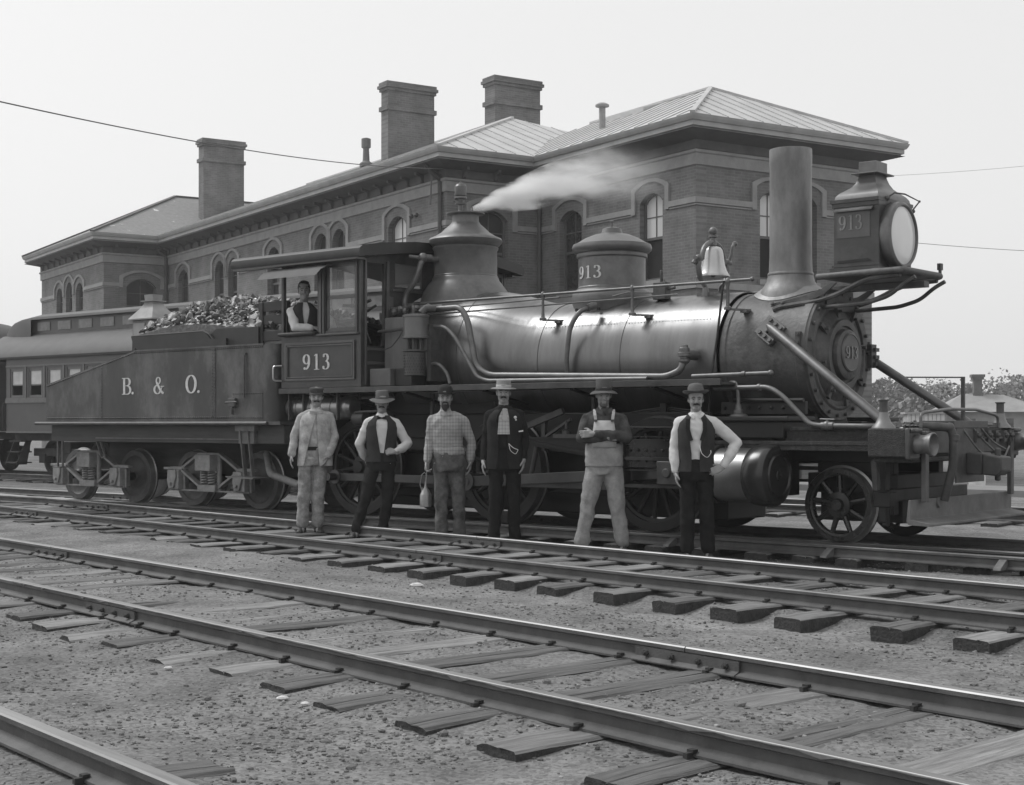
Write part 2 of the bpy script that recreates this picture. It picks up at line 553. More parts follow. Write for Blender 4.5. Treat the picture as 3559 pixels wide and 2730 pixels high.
def visible(F, x, y, mar=260):
    p = F.w(x, y)
    if p.y < 2.2: return False
    px = 1780+5100*p.x/p.y
    return -mar < px < 3559+mar and 1475+5100*CZ/p.y < 2730+500
def track(F, label, x0, x1, joints, far=60, tops=(m_head, m_head), spike_to=26, seed=1, pitch=.60, side=(1, 1), tie_in=2.4):
    t = thing('railway_track', label, None, (F.o.x, F.o.y, 0), F.a, kind='structure')
    rnd = random.Random(seed)
    for s, sd in ((-1, 0), (1, 1)):      # -1 is the rail nearer the camera
        js = sorted(joints[sd])
        a = js[0]
        while a > x0: a -= 9.14; js.insert(0, a)
        b = js[-1]
        while b < x1: b += 9.14; js.append(b)
        for p, q in zip(js, js[1:]):
            link('rail', rail_mesh(q-p-.008, tops[sd]), t, (p+.004, s*.75, 0))
        for j in js:
            if visible(F, j, s*.75, 50):
                for e in (1, -1):      # both sides of the web
                    o = link('joint_bar', jb_me, t, (j, s*.75-.008*e, RB), (0, 0, 0 if e == 1 else PI))
                for k in range(4):
                    link('bolt', bolt_me, o, (-(-.29+.195*k), .022+.03, .048), (0, 0, PI)) if False else link('bolt', bolt_me, t, (j-.29+.195*k, s*.75-.030, RB+.048))
    x = x0
    while x < x1:
        if visible(F, x, 0, 420):
            o = link('tie', tie_me[rnd.randrange(9)], t, (x, rnd.uniform(-.07, .07), rnd.uniform(-.008, .004)), (0, 0, rnd.uniform(-.035, .035)+(PI if rnd.random() > .5 else 0)))
            for s in (-1, 1):
                for e in (-1, 1):
                    if e < 0 or F.w(x, s*.75).y < 12:
                        if visible(F, x, s*.75, 20) and F.w(x, s*.75).y < spike_to:
                            link('spike', spike_me, t, (x+rnd.uniform(-.05, .05)+e*.03, s*.75+e*.078, RB+.006), (0, 0, 0 if e < 0 else PI))
        x += pitch*rnd.uniform(.86, 1.14)
    return t
def t_at(F, px, y):      # distance along a line where the picture column px meets it
    u = (px-1780)/5100
    p0 = F.w(0, y)
    return (u*p0.y-p0.x)/(F.e.x-u*F.e.y)
TA, TB, TC = TRK['A'], TRK['B'], TRK['C']
trA = track(TA, 'nearest railway track, its far rail crossing the bottom left corner', -40, 4, ([-3.0], [-9.5]), seed=11)
trB = track(TB, 'railway track across the foreground with a chipped near rail', -60, 6, ([t_at(TB, 395, -.75)], [t_at(TB, 2395, .75), t_at(TB, 187, .75)]), seed=12)
trC = track(TC, 'railway track that runs just in front of the row of men', -60, 12, ([t_at(TC, 1455, -.75)], [t_at(TC, 1665, .75)]), seed=13, tops=(m_rust, m_head))
trD = track(ENG, 'track on which the steam engine and its tender stand', -60, 12, ([-14.2], [-5.2]), seed=14, spike_to=0)
trE = track(COACH, 'track behind the engine that carries the passenger coach', -60, 40, ([-17.], [-12.]), seed=15, spike_to=0, pitch=.62)

# burrs rolled out along the head of the chipped rail
g = G(); rnd = random.Random(5)
x0, x1 = t_at(TB, 60, -.75), t_at(TB, 3540, -.75)
x = x0
zt = RB+.1135
while x < x1:
    l = rnd.uniform(.04, .30)
    dp = rnd.choice((.004, .006, .010, .016, .020))*rnd.uniform(.6, 1.1)
    p = [(x, zt), (x+l, zt), (x+l, zt-.003), (x+l*rnd.uniform(.5, .9), zt-dp), (x+l*rnd.uniform(.1, .4), zt-dp*rnd.uniform(.4, .9)), (x, zt-.003)]
    g.prism([(a, b) for a, b in p], -.75-.041, -.75-.030)
    x += l
g.obj('rolled_burr', mat('burr', .22, rough=.5, metal=.5, var=.3), trB, smooth=0, kind='stuff')

# the diverging rail beside the engine's near rail, held by braces
rail2 = thing('turnout_rail', 'extra rail with iron braces close in front of the engine wheels', None, (ENG.o.x, ENG.o.y, 0), ENG.a, kind='structure')
pts = [(-30, -.85), (-12, -.87), (-7, -.90), (-4, -.95), (-2, -1.01), (0, -1.12), (2, -1.27), (5, -1.55), (10, -2.1)]
for (xa, ya), (xb, yb) in zip(pts, pts[1:]):
    l = math.hypot(xb-xa, yb-ya)
    link('rail', rail_mesh(l, m_rust), rail2, (xa, ya, 0), (0, 0, math.atan2(yb-ya, xb-xa)))
g = G(); g.prism([(-.17, 0), (0, 0), (0, .085), (-.02, .088), (-.16, .02)], -.035, .035, 'yz')
br_me = g.mesh('rail_brace', mat('brace_iron', .13, rough=.7, var=.3, scale=12), 30)
for xb in (-6.75, -4.1, -1.83, .10, 1.9):
    ya = next(a[1]+(b[1]-a[1])*(xb-a[0])/(b[0]-a[0]) for a, b in zip(pts, pts[1:]) if a[0] <= xb <= b[0])
    link('rail_brace', br_me, rail2, (xb, ya-.03, RB), (0, 0, 0))
# ------------------------------------------------------------------ station building
BL = Frame(640/5100*35, 35, -57.4)
st = thing('station_building', 'long two-storey brick station with hipped roofs behind the engine', 'station', (BL.o.x, BL.o.y, 0), BL.a)
def brick_mat(name, axis, v=.15):
    m = mk(name, v, rough=.9, var=.30, scale=1.1, bump=0, dirt=.45, dirtv=v*1.5, dscale=.5)
    N, L = m.node_tree.nodes, m.node_tree.links
    b = N['Principled BSDF']
    tc = N.new('ShaderNodeTexCoord'); sp = N.new('ShaderNodeSeparateXYZ'); cb = N.new('ShaderNodeCombineXYZ')
    L.new(tc.outputs['Object'], sp.inputs[0])
    L.new(sp.outputs[axis], cb.inputs[0]); L.new(sp.outputs[2], cb.inputs[1])
    bt = N.new('ShaderNodeTexBrick'); bt.inputs['Scale'].default_value = 1
    bt.inputs['Brick Width'].default_value = .22; bt.inputs['Row Height'].default_value = .073
    bt.inputs['Mortar Size'].default_value = .008
    bt.inputs['Color1'].default_value = (.86,)*3+(1,); bt.inputs['Color2'].default_value = (1.1,)*3+(1,)
    bt.inputs['Mortar'].default_value = (1.22,)*3+(1,)
    L.new(cb.outputs[0], bt.inputs[0])
    mm = N.new('ShaderNodeVectorMath'); mm.operation = 'MULTIPLY'
    src = b.inputs['Base Color'].links[0].from_socket
    L.new(src, mm.inputs[0]); L.new(bt.outputs[0], mm.inputs[1]); L.new(mm.outputs[0], b.inputs['Base Color'])
    bp = N.new('ShaderNodeBump'); bp.inputs['Strength'].default_value = .5; bp.inputs['Distance'].default_value = .01
    iv = N.new('ShaderNodeMath'); iv.operation = 'SUBTRACT'; iv.inputs[0].default_value = 1
    L.new(bt.outputs['Fac'], iv.inputs[1]); L.new(iv.outputs[0], bp.inputs['Height']); L.new(bp.outputs[0], b.inputs['Normal'])
    return m
BRX, BRY = brick_mat('brick_long', 0), brick_mat('brick_end', 1)
m_stone = mat('stone_trim', .27, rough=.85, var=.14, scale=3, bump=.2, bscale=25)
m_wood_trim = mat('cornice_paint', .36, rough=.7, var=.15, scale=2)
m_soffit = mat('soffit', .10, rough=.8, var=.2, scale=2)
m_dark = mat('dark_interior', .012, rough=.9)
m_frame = mat('window_frame_paint', .10, rough=.6)
m_glass = mat('window_glass', .035, rough=.06, spec=.8)
m_pale_pane = mat('pale_window_pane', .62, rough=.25, var=.04, scale=2)  # flat pale panes set in some sashes

def arch_poly(x0, x1, z0, zs, rise, n=10):      # opening with a segmental head, counter-clockwise
    if rise <= 0: return [(x0, z0), (x1, z0), (x1, zs), (x0, zs)]
    w2 = (x1-x0)/2; r = (w2*w2+rise*rise)/(2*rise); cx = (x0+x1)/2; cz = zs+rise-r
    a = math.asin(w2/r)
    return [(x0, z0), (x1, z0)]+[(cx+r*math.sin(a-2*a*i/n), cz+r*math.cos(a-2*a*i/n)) for i in range(n+1)]
def wall(u0, u1, z0, z1, fixed, axis, outward, openings, mtl, th=.32):
    """axis 'x': runs along x at y=fixed; 'y': runs along y at x=fixed. outward is the sign of its outer normal."""
    outer = [(u0, z0), (u1, z0), (u1, z1), (u0, z1)]
    loops = [[Vector((a, b, 0)) for a, b in outer]]+[[Vector((a, b, 0)) for a, b in reversed(o)] for o in openings]
    flat = [p for l in loops for p in l]
    tri = tessellate_polygon(loops)
    P = (lambda a, b, d: (a, fixed-outward*d*1., b)) if axis == 'x' else (lambda a, b, d: (fixed-outward*d, a, b))
    g = G(); n = len(flat)
    g.v = [P(p.x, p.y, 0) for p in flat]+[P(p.x, p.y, th) for p in flat]
    g.f = [tuple(t) for t in tri]+[tuple(i+n for i in t) for t in tri]
    o = 0
    for l in loops:
        k = len(l)
        g.f += [(o+i, o+(i+1) % k, n+o+(i+1) % k, n+o+i) for i in range(k)]
        o += k
    g.m = [0]*len(g.f)
    return g.obj('brick_wall', mtl, st, smooth=0)
def window(x0, x1, z0, zs, rise, fixed, axis, outward, lights='dark', muntin=True, hood=True, foot=6.64):
    """a recessed sash window: casing, two sashes, panes; stone hood round its head"""
    P = (lambda a, b, d: Vector((a, fixed-outward*d, b))) if axis == 'x' else (lambda a, b, d: Vector((fixed-outward*d, a, b)))
    def strip(outl, inl, d0, d1):
        g = G(); n = len(outl)
        for L in (outl, inl):
            g.v += [P(a, b, d0) for a, b in L]+[P(a, b, d1) for a, b in L]
        for i in range(n):
            j = (i+1) % n
            g.f += [(i, j, 2*n+j, 2*n+i), (n+i, n+j, 3*n+j, 3*n+i), (i, j, n+j, n+i), (2*n+i, 2*n+j, 3*n+j, 3*n+i)]
        g.m = [0]*len(g.f)
        return g
    f = .07
    op = arch_poly(x0+.002, x1-.002, z0+.002, zs, rise)
    ip = arch_poly(x0+f, x1-f, z0+f, zs, max(rise-f*.6, 0))
    w_ = strip(op, ip, .14, .22).obj('window', m_frame, st, smooth=30)
    zm = z0+(zs+rise*.8-z0)*.50
    top = arch_poly(x0+f, x1-f, zm, zs, max(rise-f*.6, 0))
    bot = [(x0+f, z0+f), (x1-f, z0+f), (x1-f, zm), (x0+f, zm)]
    for nm, poly, d, is_pale in (('pane', top, .185, lights in ('top', 'both')), ('pane', bot, .205, lights == 'both')):
        if nm == 'pane' and poly is bot and lights == 'top':
            continue_open = True
        g = G(); g.add([P(a, b, d) for a, b in poly], [tuple(range(len(poly)))])
        if poly is bot and lights == 'top': g.obj('pane', m_dark, w_, smooth=0)
        else: g.obj('pane', m_pale_pane if is_pale else m_glass, w_, smooth=0)
    g = G(); c = (x0+x1)/2
    def bx(a0, a1, b0, b1, d0, d1):
        vs = [P(a, b, d) for a in (a0, a1) for d in (d0, d1) for b in (b0, b1)]
        g.add(vs, [(0,1,3,2),(4,6,7,5),(0,4,5,1),(2,3,7,6),(0,2,6,4),(1,5,7,3)])
    bx(x0+f, x1-f, zm-.035, zm+.035, .165, .20)
    if muntin:
        zt = zs+rise-f*.6
        bx(c-.014, c+.014, zm+.035, zt-.01, .168, .184)
        bx(x0+f, x1-f, (zm+zt)/2-.014, (zm+zt)/2+.014, .170, .183)
    g.obj('sash_bar', m_frame, w_, smooth=0)
    g = G(); bx(x0-.06, x1+.06, z0-.14, z0-.002, -.07, .10); g.obj('window_sill', m_stone, w_, smooth=0)
    if hood:
        t, gp = .15, .14
        def path(off):
            q = arch_poly(x0-off, x1+off, foot, zs+.27+off*.45, rise*.70+off*.12, 12)
            return q[1:]+q[:1]      # from right foot up over to left foot
        a, b_ = path(gp), path(gp+t)
        g = G(); n = len(a)
        for L in (b_, a):
            g.v += [P(u, v, -.055) for u, v in L]+[P(u, v, .01) for u, v in L]
        for i in range(n-1):
            j = i+1
            g.f += [(i, j, 2*n+j, 2*n+i), (i, j, n+j, n+i), (2*n+i, 2*n+j, 3*n+j, 3*n+i)]
        g.f += [(0, n, 3*n, 2*n), (n-1, 2*n-1, 4*n-1, 3*n-1)]
        g.m = [0]*len(g.f)
        g.obj('window_hood', m_stone, w_, smooth=0)
    return w_
# second-storey openings: (x0, x1, sill, spring, rise, lights)
R_W = [(-2.20, -1.28, 4.93, 6.86, .24, 'top'), (-5.75, -4.72, 4.93, 6.86, .24, 'dark')]
C_W = [(-10.05, -8.98, 4.93, 6.95, .28, 'top'), (-15.0, -14.08, 4.93, 6.92, .38, 'dark'), (-13.72, -12.82, 4.93, 6.92, .38, 'dark'),
       (-18.7, -17.7, 4.93, 6.88, .36, 'dark'), (-23.5, -22.6, 4.93, 6.86, .38, 'dark'), (-22.2, -21.35, 4.93, 6.86, .38, 'dark'), (-27.3, -26.2, 4.93, 6.86, .38, 'dark')]
L_W = [(-35.0, -34.1, 4.93, 6.66, .36, 'dark'), (-33.6, -32.7, 4.93, 6.80, .36, 'dark'), (-32.2, -31.2, 4.93, 6.66, .36, 'dark')]
E_W = [(2.03, 2.83, 4.93, 6.88, .22, 'top'), (3.20, 3.95, 4.93, 6.88, .22, 'dark')]
RET_C = [(-2.1, -1.05, 4.93, 6.9, .26, 'dark')]
RET_L = [(-4.62, -3.42, 4.93, 6.66, .32, 'dark')]
def lower(ws, w0=.05): return [(a-w0, b+w0, .9, 3.2, r, 'dark') for a, b, _, _, r, _ in ws]
ZT = 8.20
def facade(u0, u1, fixed, axis, outward, ws, mtl):
    ws = ws+lower(ws)
    wall(u0, u1, -.05, ZT, fixed, axis, outward, [arch_poly(a, b, z, s, r) for a, b, z, s, r, _ in ws], mtl)
    for a, b, z, s, r, l in ws:
        up = z > 3
        window(a, b, z, s, r, fixed, axis, outward, l, muntin=(b-a) > .8 and up, hood=up, foot=6.62)
    # belts: impost course between the hoods, sill course, and the frieze course
    P = (lambda a, b, d: (a, fixed-outward*d, b)) if axis == 'x' else (lambda a, b, d: (fixed-outward*d, a, b))
    def band(a0, a1, z0, z1, pr):
        g = G(); vs = [P(a, b, d) for a in (a0, a1) for d in (-pr, .01) for b in (z0, z1)]
        g.add(vs, [(0,1,3,2),(4,6,7,5),(0,4,5,1),(2,3,7,6),(0,2,6,4),(1,5,7,3)])
        g.obj('stone_course', m_stone, st, smooth=0)
    band(u0-.05, u1+.05, 4.62, 4.78, .05)
    cuts = sorted([(a-.29, b+.29) for a, b, z, *_ in ws if z > 3])
    x = u0-.04
    for a, b in cuts+[(u1+.04, None)]:
        if a > x+.03:
            band(x, a-.002, 6.66, 6.80, .055); band(x, a-.002, 6.605, 6.645, .03)
        if b is not None: x = max(x, b+.002)
facade(-6.72, 0, 0, 'x', -1, R_W, BRX)
facade(.003, 5.9, 0-.003, 'y', 1, E_W, BRY)
facade(-28.5, -6.72, -2.98, 'x', -1, C_W, BRX)
facade(-2.977, 0, -6.723, 'y', 1, RET_C, BRY)
facade(-37.3, -28.5, -5.5, 'x', -1, L_W, BRX)
facade(-5.497, -2.98, -28.503, 'y', 1, RET_L, BRY)
# plain rear and far walls
wall(-37.3, -28.5, -.05, ZT, 11.2, 'x', 1, [], BRX); wall(-28.5, -6.7, -.05, ZT, 8.5, 'x', 1, [], BRX)
wall(-6.7, .0, -.05, ZT, 5.9, 'x', 1, [], BRX); wall(-5.49, 11.2, -.05, ZT, -37.3, 'y', -1, [], BRY)
wall(8.5, 11.2, -.05, ZT, -28.5, 'y', 1, [], BRY); wall(5.9, 8.5, -.05, ZT, -6.72, 'y', 1, [], BRY)
# cornice swept round the plan
PLAN = [(-37.3, -5.5), (-28.5, -5.5), (-28.5, -2.98), (-6.72, -2.98), (-6.72, 0), (0, 0), (0, 5.9), (-6.72, 5.9), (-6.72, 8.5), (-28.5, 8.5), (-28.5, 11.2), (-37.3, 11.2)]
def offs(o):
    n = len(PLAN); q = []
    for i in range(n):
        p, c, d = Vector(PLAN[i-1]), Vector(PLAN[i]), Vector(PLAN[(i+1) % n])
        a = (c-p).normalized(); b = (d-c).normalized()
        na, nb = Vector((a.y, -a.x)), Vector((b.y, -b.x))
        q.append(c+(na+nb)*o if abs(a.dot(b)) < .5 else c+na*o)
    return q
def sweep(name, prof, m, smooth=0):
    g = G(); n = len(PLAN); k = len(prof)
    for o, z in prof: g.v += [(p.x, p.y, z) for p in offs(o)]
    for i in range(k-1):
        for j in range(n):
            g.f.append((i*n+j, i*n+(j+1) % n, (i+1)*n+(j+1) % n, (i+1)*n+j)); g.m.append(0)
    return g.obj(name, m, st, smooth=smooth)
sweep('frieze', [(.002, 7.55), (.05, 7.57), (.05, 7.83), (.09, 7.86), (.09, 7.92), (.03, 7.93)], m_stone)
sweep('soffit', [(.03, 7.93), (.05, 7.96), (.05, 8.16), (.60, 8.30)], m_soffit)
sweep('cornice', [(.50, 8.275), (.52, 8.34), (.58, 8.36), (.58, 8.47), (.62, 8.48), (.66, 8.55), (.68, 8.61), (.55, 8.64)], m_wood_trim)
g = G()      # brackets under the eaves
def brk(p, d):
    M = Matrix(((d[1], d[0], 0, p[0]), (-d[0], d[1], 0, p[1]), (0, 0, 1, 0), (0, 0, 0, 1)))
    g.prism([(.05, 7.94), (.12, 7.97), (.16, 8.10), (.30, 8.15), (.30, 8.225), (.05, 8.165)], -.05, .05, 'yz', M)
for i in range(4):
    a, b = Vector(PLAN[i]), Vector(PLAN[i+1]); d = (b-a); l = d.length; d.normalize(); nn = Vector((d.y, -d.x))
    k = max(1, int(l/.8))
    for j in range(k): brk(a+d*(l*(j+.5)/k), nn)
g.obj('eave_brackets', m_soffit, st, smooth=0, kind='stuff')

# roofs
m_tin = mat('standing_seam_tin', .47, rough=.55, metal=.0, var=.16, scale=1.3, dirt=.5, dirtv=.42, dscale=2)
m_seam = mat('roof_seam', .36, rough=.6)
m_slate = mat('slate', .17, rough=.8, var=.15, scale=9, dirt=.0)
def hip(x0, x1, y0, y1, zr, ridge_axis):
    """hip roof on an eave rectangle; returns its four planes as polygons"""
    if ridge_axis == 'x':
        h = (y1-y0)/2; yc = (y0+y1)/2; a, b = Vector((x0+h, yc, zr)), Vector((x1-h, yc, zr))
        return [[(x0,y0,8.62),(x1,y0,8.62),b,a], [(x1,y0,8.62),(x1,y1,8.62),b], [(x1,y1,8.62),(x0,y1,8.62),a,b], [(x0,y1,8.62),(x0,y0,8.62),a]]
    h = (x1-x0)/2; xc = (x0+x1)/2; a, b = Vector((xc, y0+h, zr)), Vector((xc, y1-h, zr))
    return [[(x0,y0,8.62),(x1,y0,8.62),a], [(x1,y0,8.62),(x1,y1,8.62),b,a], [(x1,y1,8.62),(x0,y1,8.62),b], [(x0,y1,8.62),(x0,y0,8.62),a,b]]
def clip(poly, o, n):      # keep the part of a convex polygon where (p-o).n >= 0
    q = []
    for i in range(len(poly)):
        a, b = poly[i-1], poly[i]
        da, db = (a-o).dot(n), (b-o).dot(n)
        if (da >= 0) != (db >= 0): q.append(a+(b-a)*(da/(da-db)))
        if db >= 0: q.append(b)
    return q
def panels(poly, pitch, parent):
    poly = [Vector(p) for p in poly]
    d = (poly[1]-poly[0]); L = d.length; d.normalize()
    nrm = (poly[1]-poly[0]).cross(poly[2]-poly[1]).normalized()
    if nrm.z < 0: nrm = -nrm
    k = max(1, round(L/pitch)); s = L/k
    for i in range(k):
        q = clip(clip(poly, poly[0]+d*(i*s), d), poly[0]+d*((i+1)*s), -d)
        if len(q) < 3: continue
        g = G(); n = len(q)
        dz = nrm*random.uniform(0, .004)
        g.v = [tuple(p+dz) for p in q]+[tuple(p-nrm*.03) for p in q]
        g.f = [tuple(range(n)), tuple(range(2*n-1, n-1, -1))]+[(j, (j+1) % n, n+(j+1) % n, n+j) for j in range(n)]
        g.m = [0]*len(g.f)
        e = [p for p in q if abs((p-poly[0]).dot(d)-(i+1)*s) < 1e-3]
        if len(e) == 2 and (e[0]-e[1]).length > .1:
            a, b = e
            g.bar(a+nrm*.008-d*.015, b+nrm*.008-d*.015, .022, .030, up=nrm, mi=1)
        g.obj('roof_panel', [m_tin, m_seam], parent, smooth=0)
roofR = tag(link('roof', None, st))
pr = hip(-12, .65, -.65, 6.55, 10.30, 'x')
for i in (0, 1): panels(pr[i], .56, roofR)
for i in (2,):
    g = G(); g.add(pr[i], [tuple(range(len(pr[i])))]); g.obj('roof_plane', m_tin, roofR, smooth=0)
roofC = link('roof', None, st)
pc = hip(-33, -6.07, -3.63, 9.13, 11.16, 'x')
for i in (0, 1): panels(pc[i], .60, roofC)
g = G(); g.add(pc[2], [tuple(range(len(pc[2])))]); g.obj('roof_plane', m_tin, roofC, smooth=0)
roofL = link('roof', None, st)
pl = hip(-37.95, -27.85, -6.15, 11.85, 11.0, 'y')
g = G()
for p in pl: g.add(p, [tuple(range(len(p)))])
m_patch = mk('patched_slate', .22, rough=.85, var=.14, scale=6, dirt=.95, dirtv=.62, dscale=1.6)
mrn = [n for n in m_patch.node_tree.nodes if n.type == 'MAP_RANGE' and abs(n.inputs['From Min'].default_value-.5) < 1e-3][0]
mrn.inputs['From Min'].default_value = .62; mrn.inputs['From Max'].default_value = .66
g.obj('slate_slope', m_patch, roofL, smooth=0)
g = G()
for a, b in (((-37.95,-6.15,8.64), (-32.9,-1.1,11.02)), ((-27.85,-6.15,8.64), (-32.9,-1.1,11.02)), ((-32.9,-1.1,11.02), (-32.9,6.8,11.02))): g.bar(a, b, .16, .05)
g.obj('ridge_capping', m_soffit, roofL, smooth=0)
g = G()
for a, b in (((-6.07,-3.63,8.64), (-12.45,2.75,11.18)), ((-12.45,2.75,11.18), (-28,2.75,11.18))): g.bar(a, b, .12, .06)
g.obj('ridge_capping', m_tin, roofC, smooth=0)
g = G()
for a, b in (((.65,-.65,8.64), (-2.95,2.95,10.32)), ((.65,6.55,8.64), (-2.95,2.95,10.32)), ((-2.95,2.95,10.32), (-8.4,2.95,10.32))): g.bar(a, b, .12, .06)
g.obj('ridge_capping', m_tin, roofR, smooth=0)
# chimneys: thin along the building, deep across it
BRC = brick_mat('chimney_brick', 1, .15)
def chimney(x0, x1, y0, y1, zb, zt, lb):
    g = G()
    g.box(x0, x1, y0, y1, zb, zt-.95)
    g.box(x0-.06, x1+.06, y0-.06, y1+.06, zt-.95, zt-.80)
    g.box(x0+.002, x1-.002, y0+.002, y1-.002, zt-.80, zt-.30)
    for k, (a, b) in enumerate(((.05, .10), (.10, .12), (.06, .10))):
        z = zt-.30+k*.10
        g.box(x0-a, x1+a, y0-a, y1+a, z, z+.10)
    o = g.obj('chimney', BRC, st, smooth=0)
    o['label'] = lb
    return o
chimney(-30.4, -29.85, -1.0, .75, 8.9, 13.0, 'tall brick chimney at the left end of the long roof')
chimney(-16.2, -15.72, 0.0, 1.75, 9.7, 12.66, 'broad brick chimney in the middle of the roof')
chimney(-14.85, -14.2, 3.2, 5.0, 10.4, 12.95, 'brick chimney rising behind the middle ridge')
g = G(); g.lathe([(.22, 0), (.22, .12), (.12, .2), (.10, .62), (.16, .66), (.16, .95), (.08, .98)], (-17.3, 0, 10.05), n=12)
g.obj('chimney_pot', mat('clay_pot', .16, rough=.8), st)
g = G(); g.cyl((-5.3, 1.1, 9.3), (-5.3, 1.1, 10.02), .09, n=10); g.lathe([(.09, 0), (.19, .03), (.19, .08), (.10, .13)], (-5.3, 1.1, 10.0), n=12)
g.obj('vent_pipe', mat('galvanised', .28, rough=.5), st)
g = G()      # skylight upstand near the right ridge
for x in (-6.6,): g.prism([(2.2, 9.9), (3.4, 10.3), (3.4, 10.42), (2.2, 10.08)], x, x+1.7, 'yz')
g.obj('roof_hatch', m_tin, roofR, smooth=0)
# downpipes
for x, y in ((-28.35, -3.10), (-6.95, -3.06), (-6.60, -.10)):
    g = G(); g.cyl((x, y, .1), (x, y, 7.9), .06, n=8); g.tube([(x, y, 7.9), (x, y-.3, 8.1), (x, y-.45, 8.3)], .06, 8)
    g.obj('downpipe', mat('pipe_paint', .07, rough=.6), st)
g = G(); g.box(-37.1, -.3, -2.7, 5.7, 4.0, 4.1); g.box(-6.6, -.3, .3, 5.7, 4.0, 4.1); g.obj('upper_floor', m_dark, st, smooth=0)
# ------------------------------------------------------------------ passenger coach on the track behind
m_coach = mat('coach_paint', .070, rough=.35, var=.14, scale=2, dirt=.5, dirtv=.10, dscale=1)
m_croof = mat('coach_roof', .085, rough=.7, var=.15, scale=2)
m_cdark = mat('coach_underframe', .035, rough=.8, var=.3)
m_cglass = mat('coach_window_pane', .50, rough=.12, var=.25, scale=2.2, spec=.8)
m_trim = mat('coach_moulding', .12, rough=.4)
def spoke_wheel(name, r, w, y, parent, spokes=0, m=None, hub=.1, cw=None, tread=None, sides=1, flange=.028, rimf=.835):
    """wheel about the y axis, outer face at y; sides=-1 puts the flange on the +y side (near wheels)"""
    s = sides
    g = G()
    rim = r*.86 if spokes else 0
    ri = r*(rimf if spokes else .80)
    prof = [(ri, 0), (r-.004, 0), (r, -.008*1), (r+.004, -(w-.035)), (r+flange, -(w-.028)), (r+flange, -(w-.006)), (r*.95, -w), (ri, -w)]
    n = 56
    o = len(g.v)
    for rr, h in prof:
        for j in range(n):
            a = 2*PI*j/n; g.v.append((rr*math.cos(a), y+s*h, rr*math.sin(a)))
    k = len(prof)
    for i in range(k):
        for j in range(n):
            i2 = (i+1) % k
            g.f.append((i*n+j, i*n+(j+1) % n, i2*n+(j+1) % n, i2*n+j)); g.m.append(0 if i in (0, 4, 5, 6, 7) else 1)
    o_ = g.obj(name, [m, tread or m], parent, smooth=35)
    g = G()
    if spokes:
        for i in range(spokes):
            a = 2*PI*(i+.3)/spokes; c, sn = math.cos(a), math.sin(a)
            ym = y-s*w*.5
            for ww0, ww1, th, dy in ((.046, .036, .055, 0) if r > .5 else (.075, .058, .050, 0),):
                p0 = Vector((c*hub*.8, ym, sn*hub*.8)); p1 = Vector((c*r*(rimf+.02), ym, sn*r*(rimf+.02)))
                u = Vector((-sn, 0, c)); v = Vector((0, 1, 0))
                kx = r/.6
                vs = []
                for p, ww, tt in ((p0, ww0*kx+.01, th), (p1, ww1*kx+.004, th*.75)):
                    for q in range(8):
                        b = 2*PI*q/8; vs.append(p+u*math.cos(b)*ww*.62+v*math.sin(b)*tt*.62)
                g.add(vs, [(q, (q+1) % 8, 8+(q+1) % 8, 8+q) for q in range(8)])
        g.lathe([(0, -.0), (hub*.42, -.0), (hub*.5, -.03), (hub*.52, -.035), (hub, -.04), (hub*1.02, -w*.9)], (0, y+s*.03, 0), (0, s, 0), 28)
        g.lathe([(r*(rimf+.02), -w*.16), (r*(rimf-.06), -w*.22), (r*(rimf-.06), -w*.75), (r*(rimf+.02), -w*.8)], (0, y, 0), (0, s, 0), n, caps=False)
        if cw:
            a0, span, rr0, rr1 = cw
            pts = [(rr1*r*math.cos(R(a0-span+2*span*i/14)), rr1*r*math.sin(R(a0-span+2*span*i/14))) for i in range(15)]
            pts += [(rr0*r*math.cos(R(a0+span*.75-1.5*span*i/6)), rr0*r*math.sin(R(a0+span*.75-1.5*span*i/6))) for i in range(7)]
            g.prism(pts, y-s*w*.08, y-s*w*.8, 'xz')
        g.obj('wheel_centre', m, o_, smooth=35)
    else:
        g.lathe([(.02, .025), (r*.16, .025), (r*.20, .0), (r*.34, -.022), (r*.60, -.040), (r*.76, -.025), (r*.81, -.004), (r*.81, -w*.9), (r*.3, -w*.8), (.02, -w*.8)], (0, y, 0), (0, s, 0), 48)
        g.obj('wheel_plate', m, o_, smooth=35)
    return o_
CXL = COACH_XL = -24.35
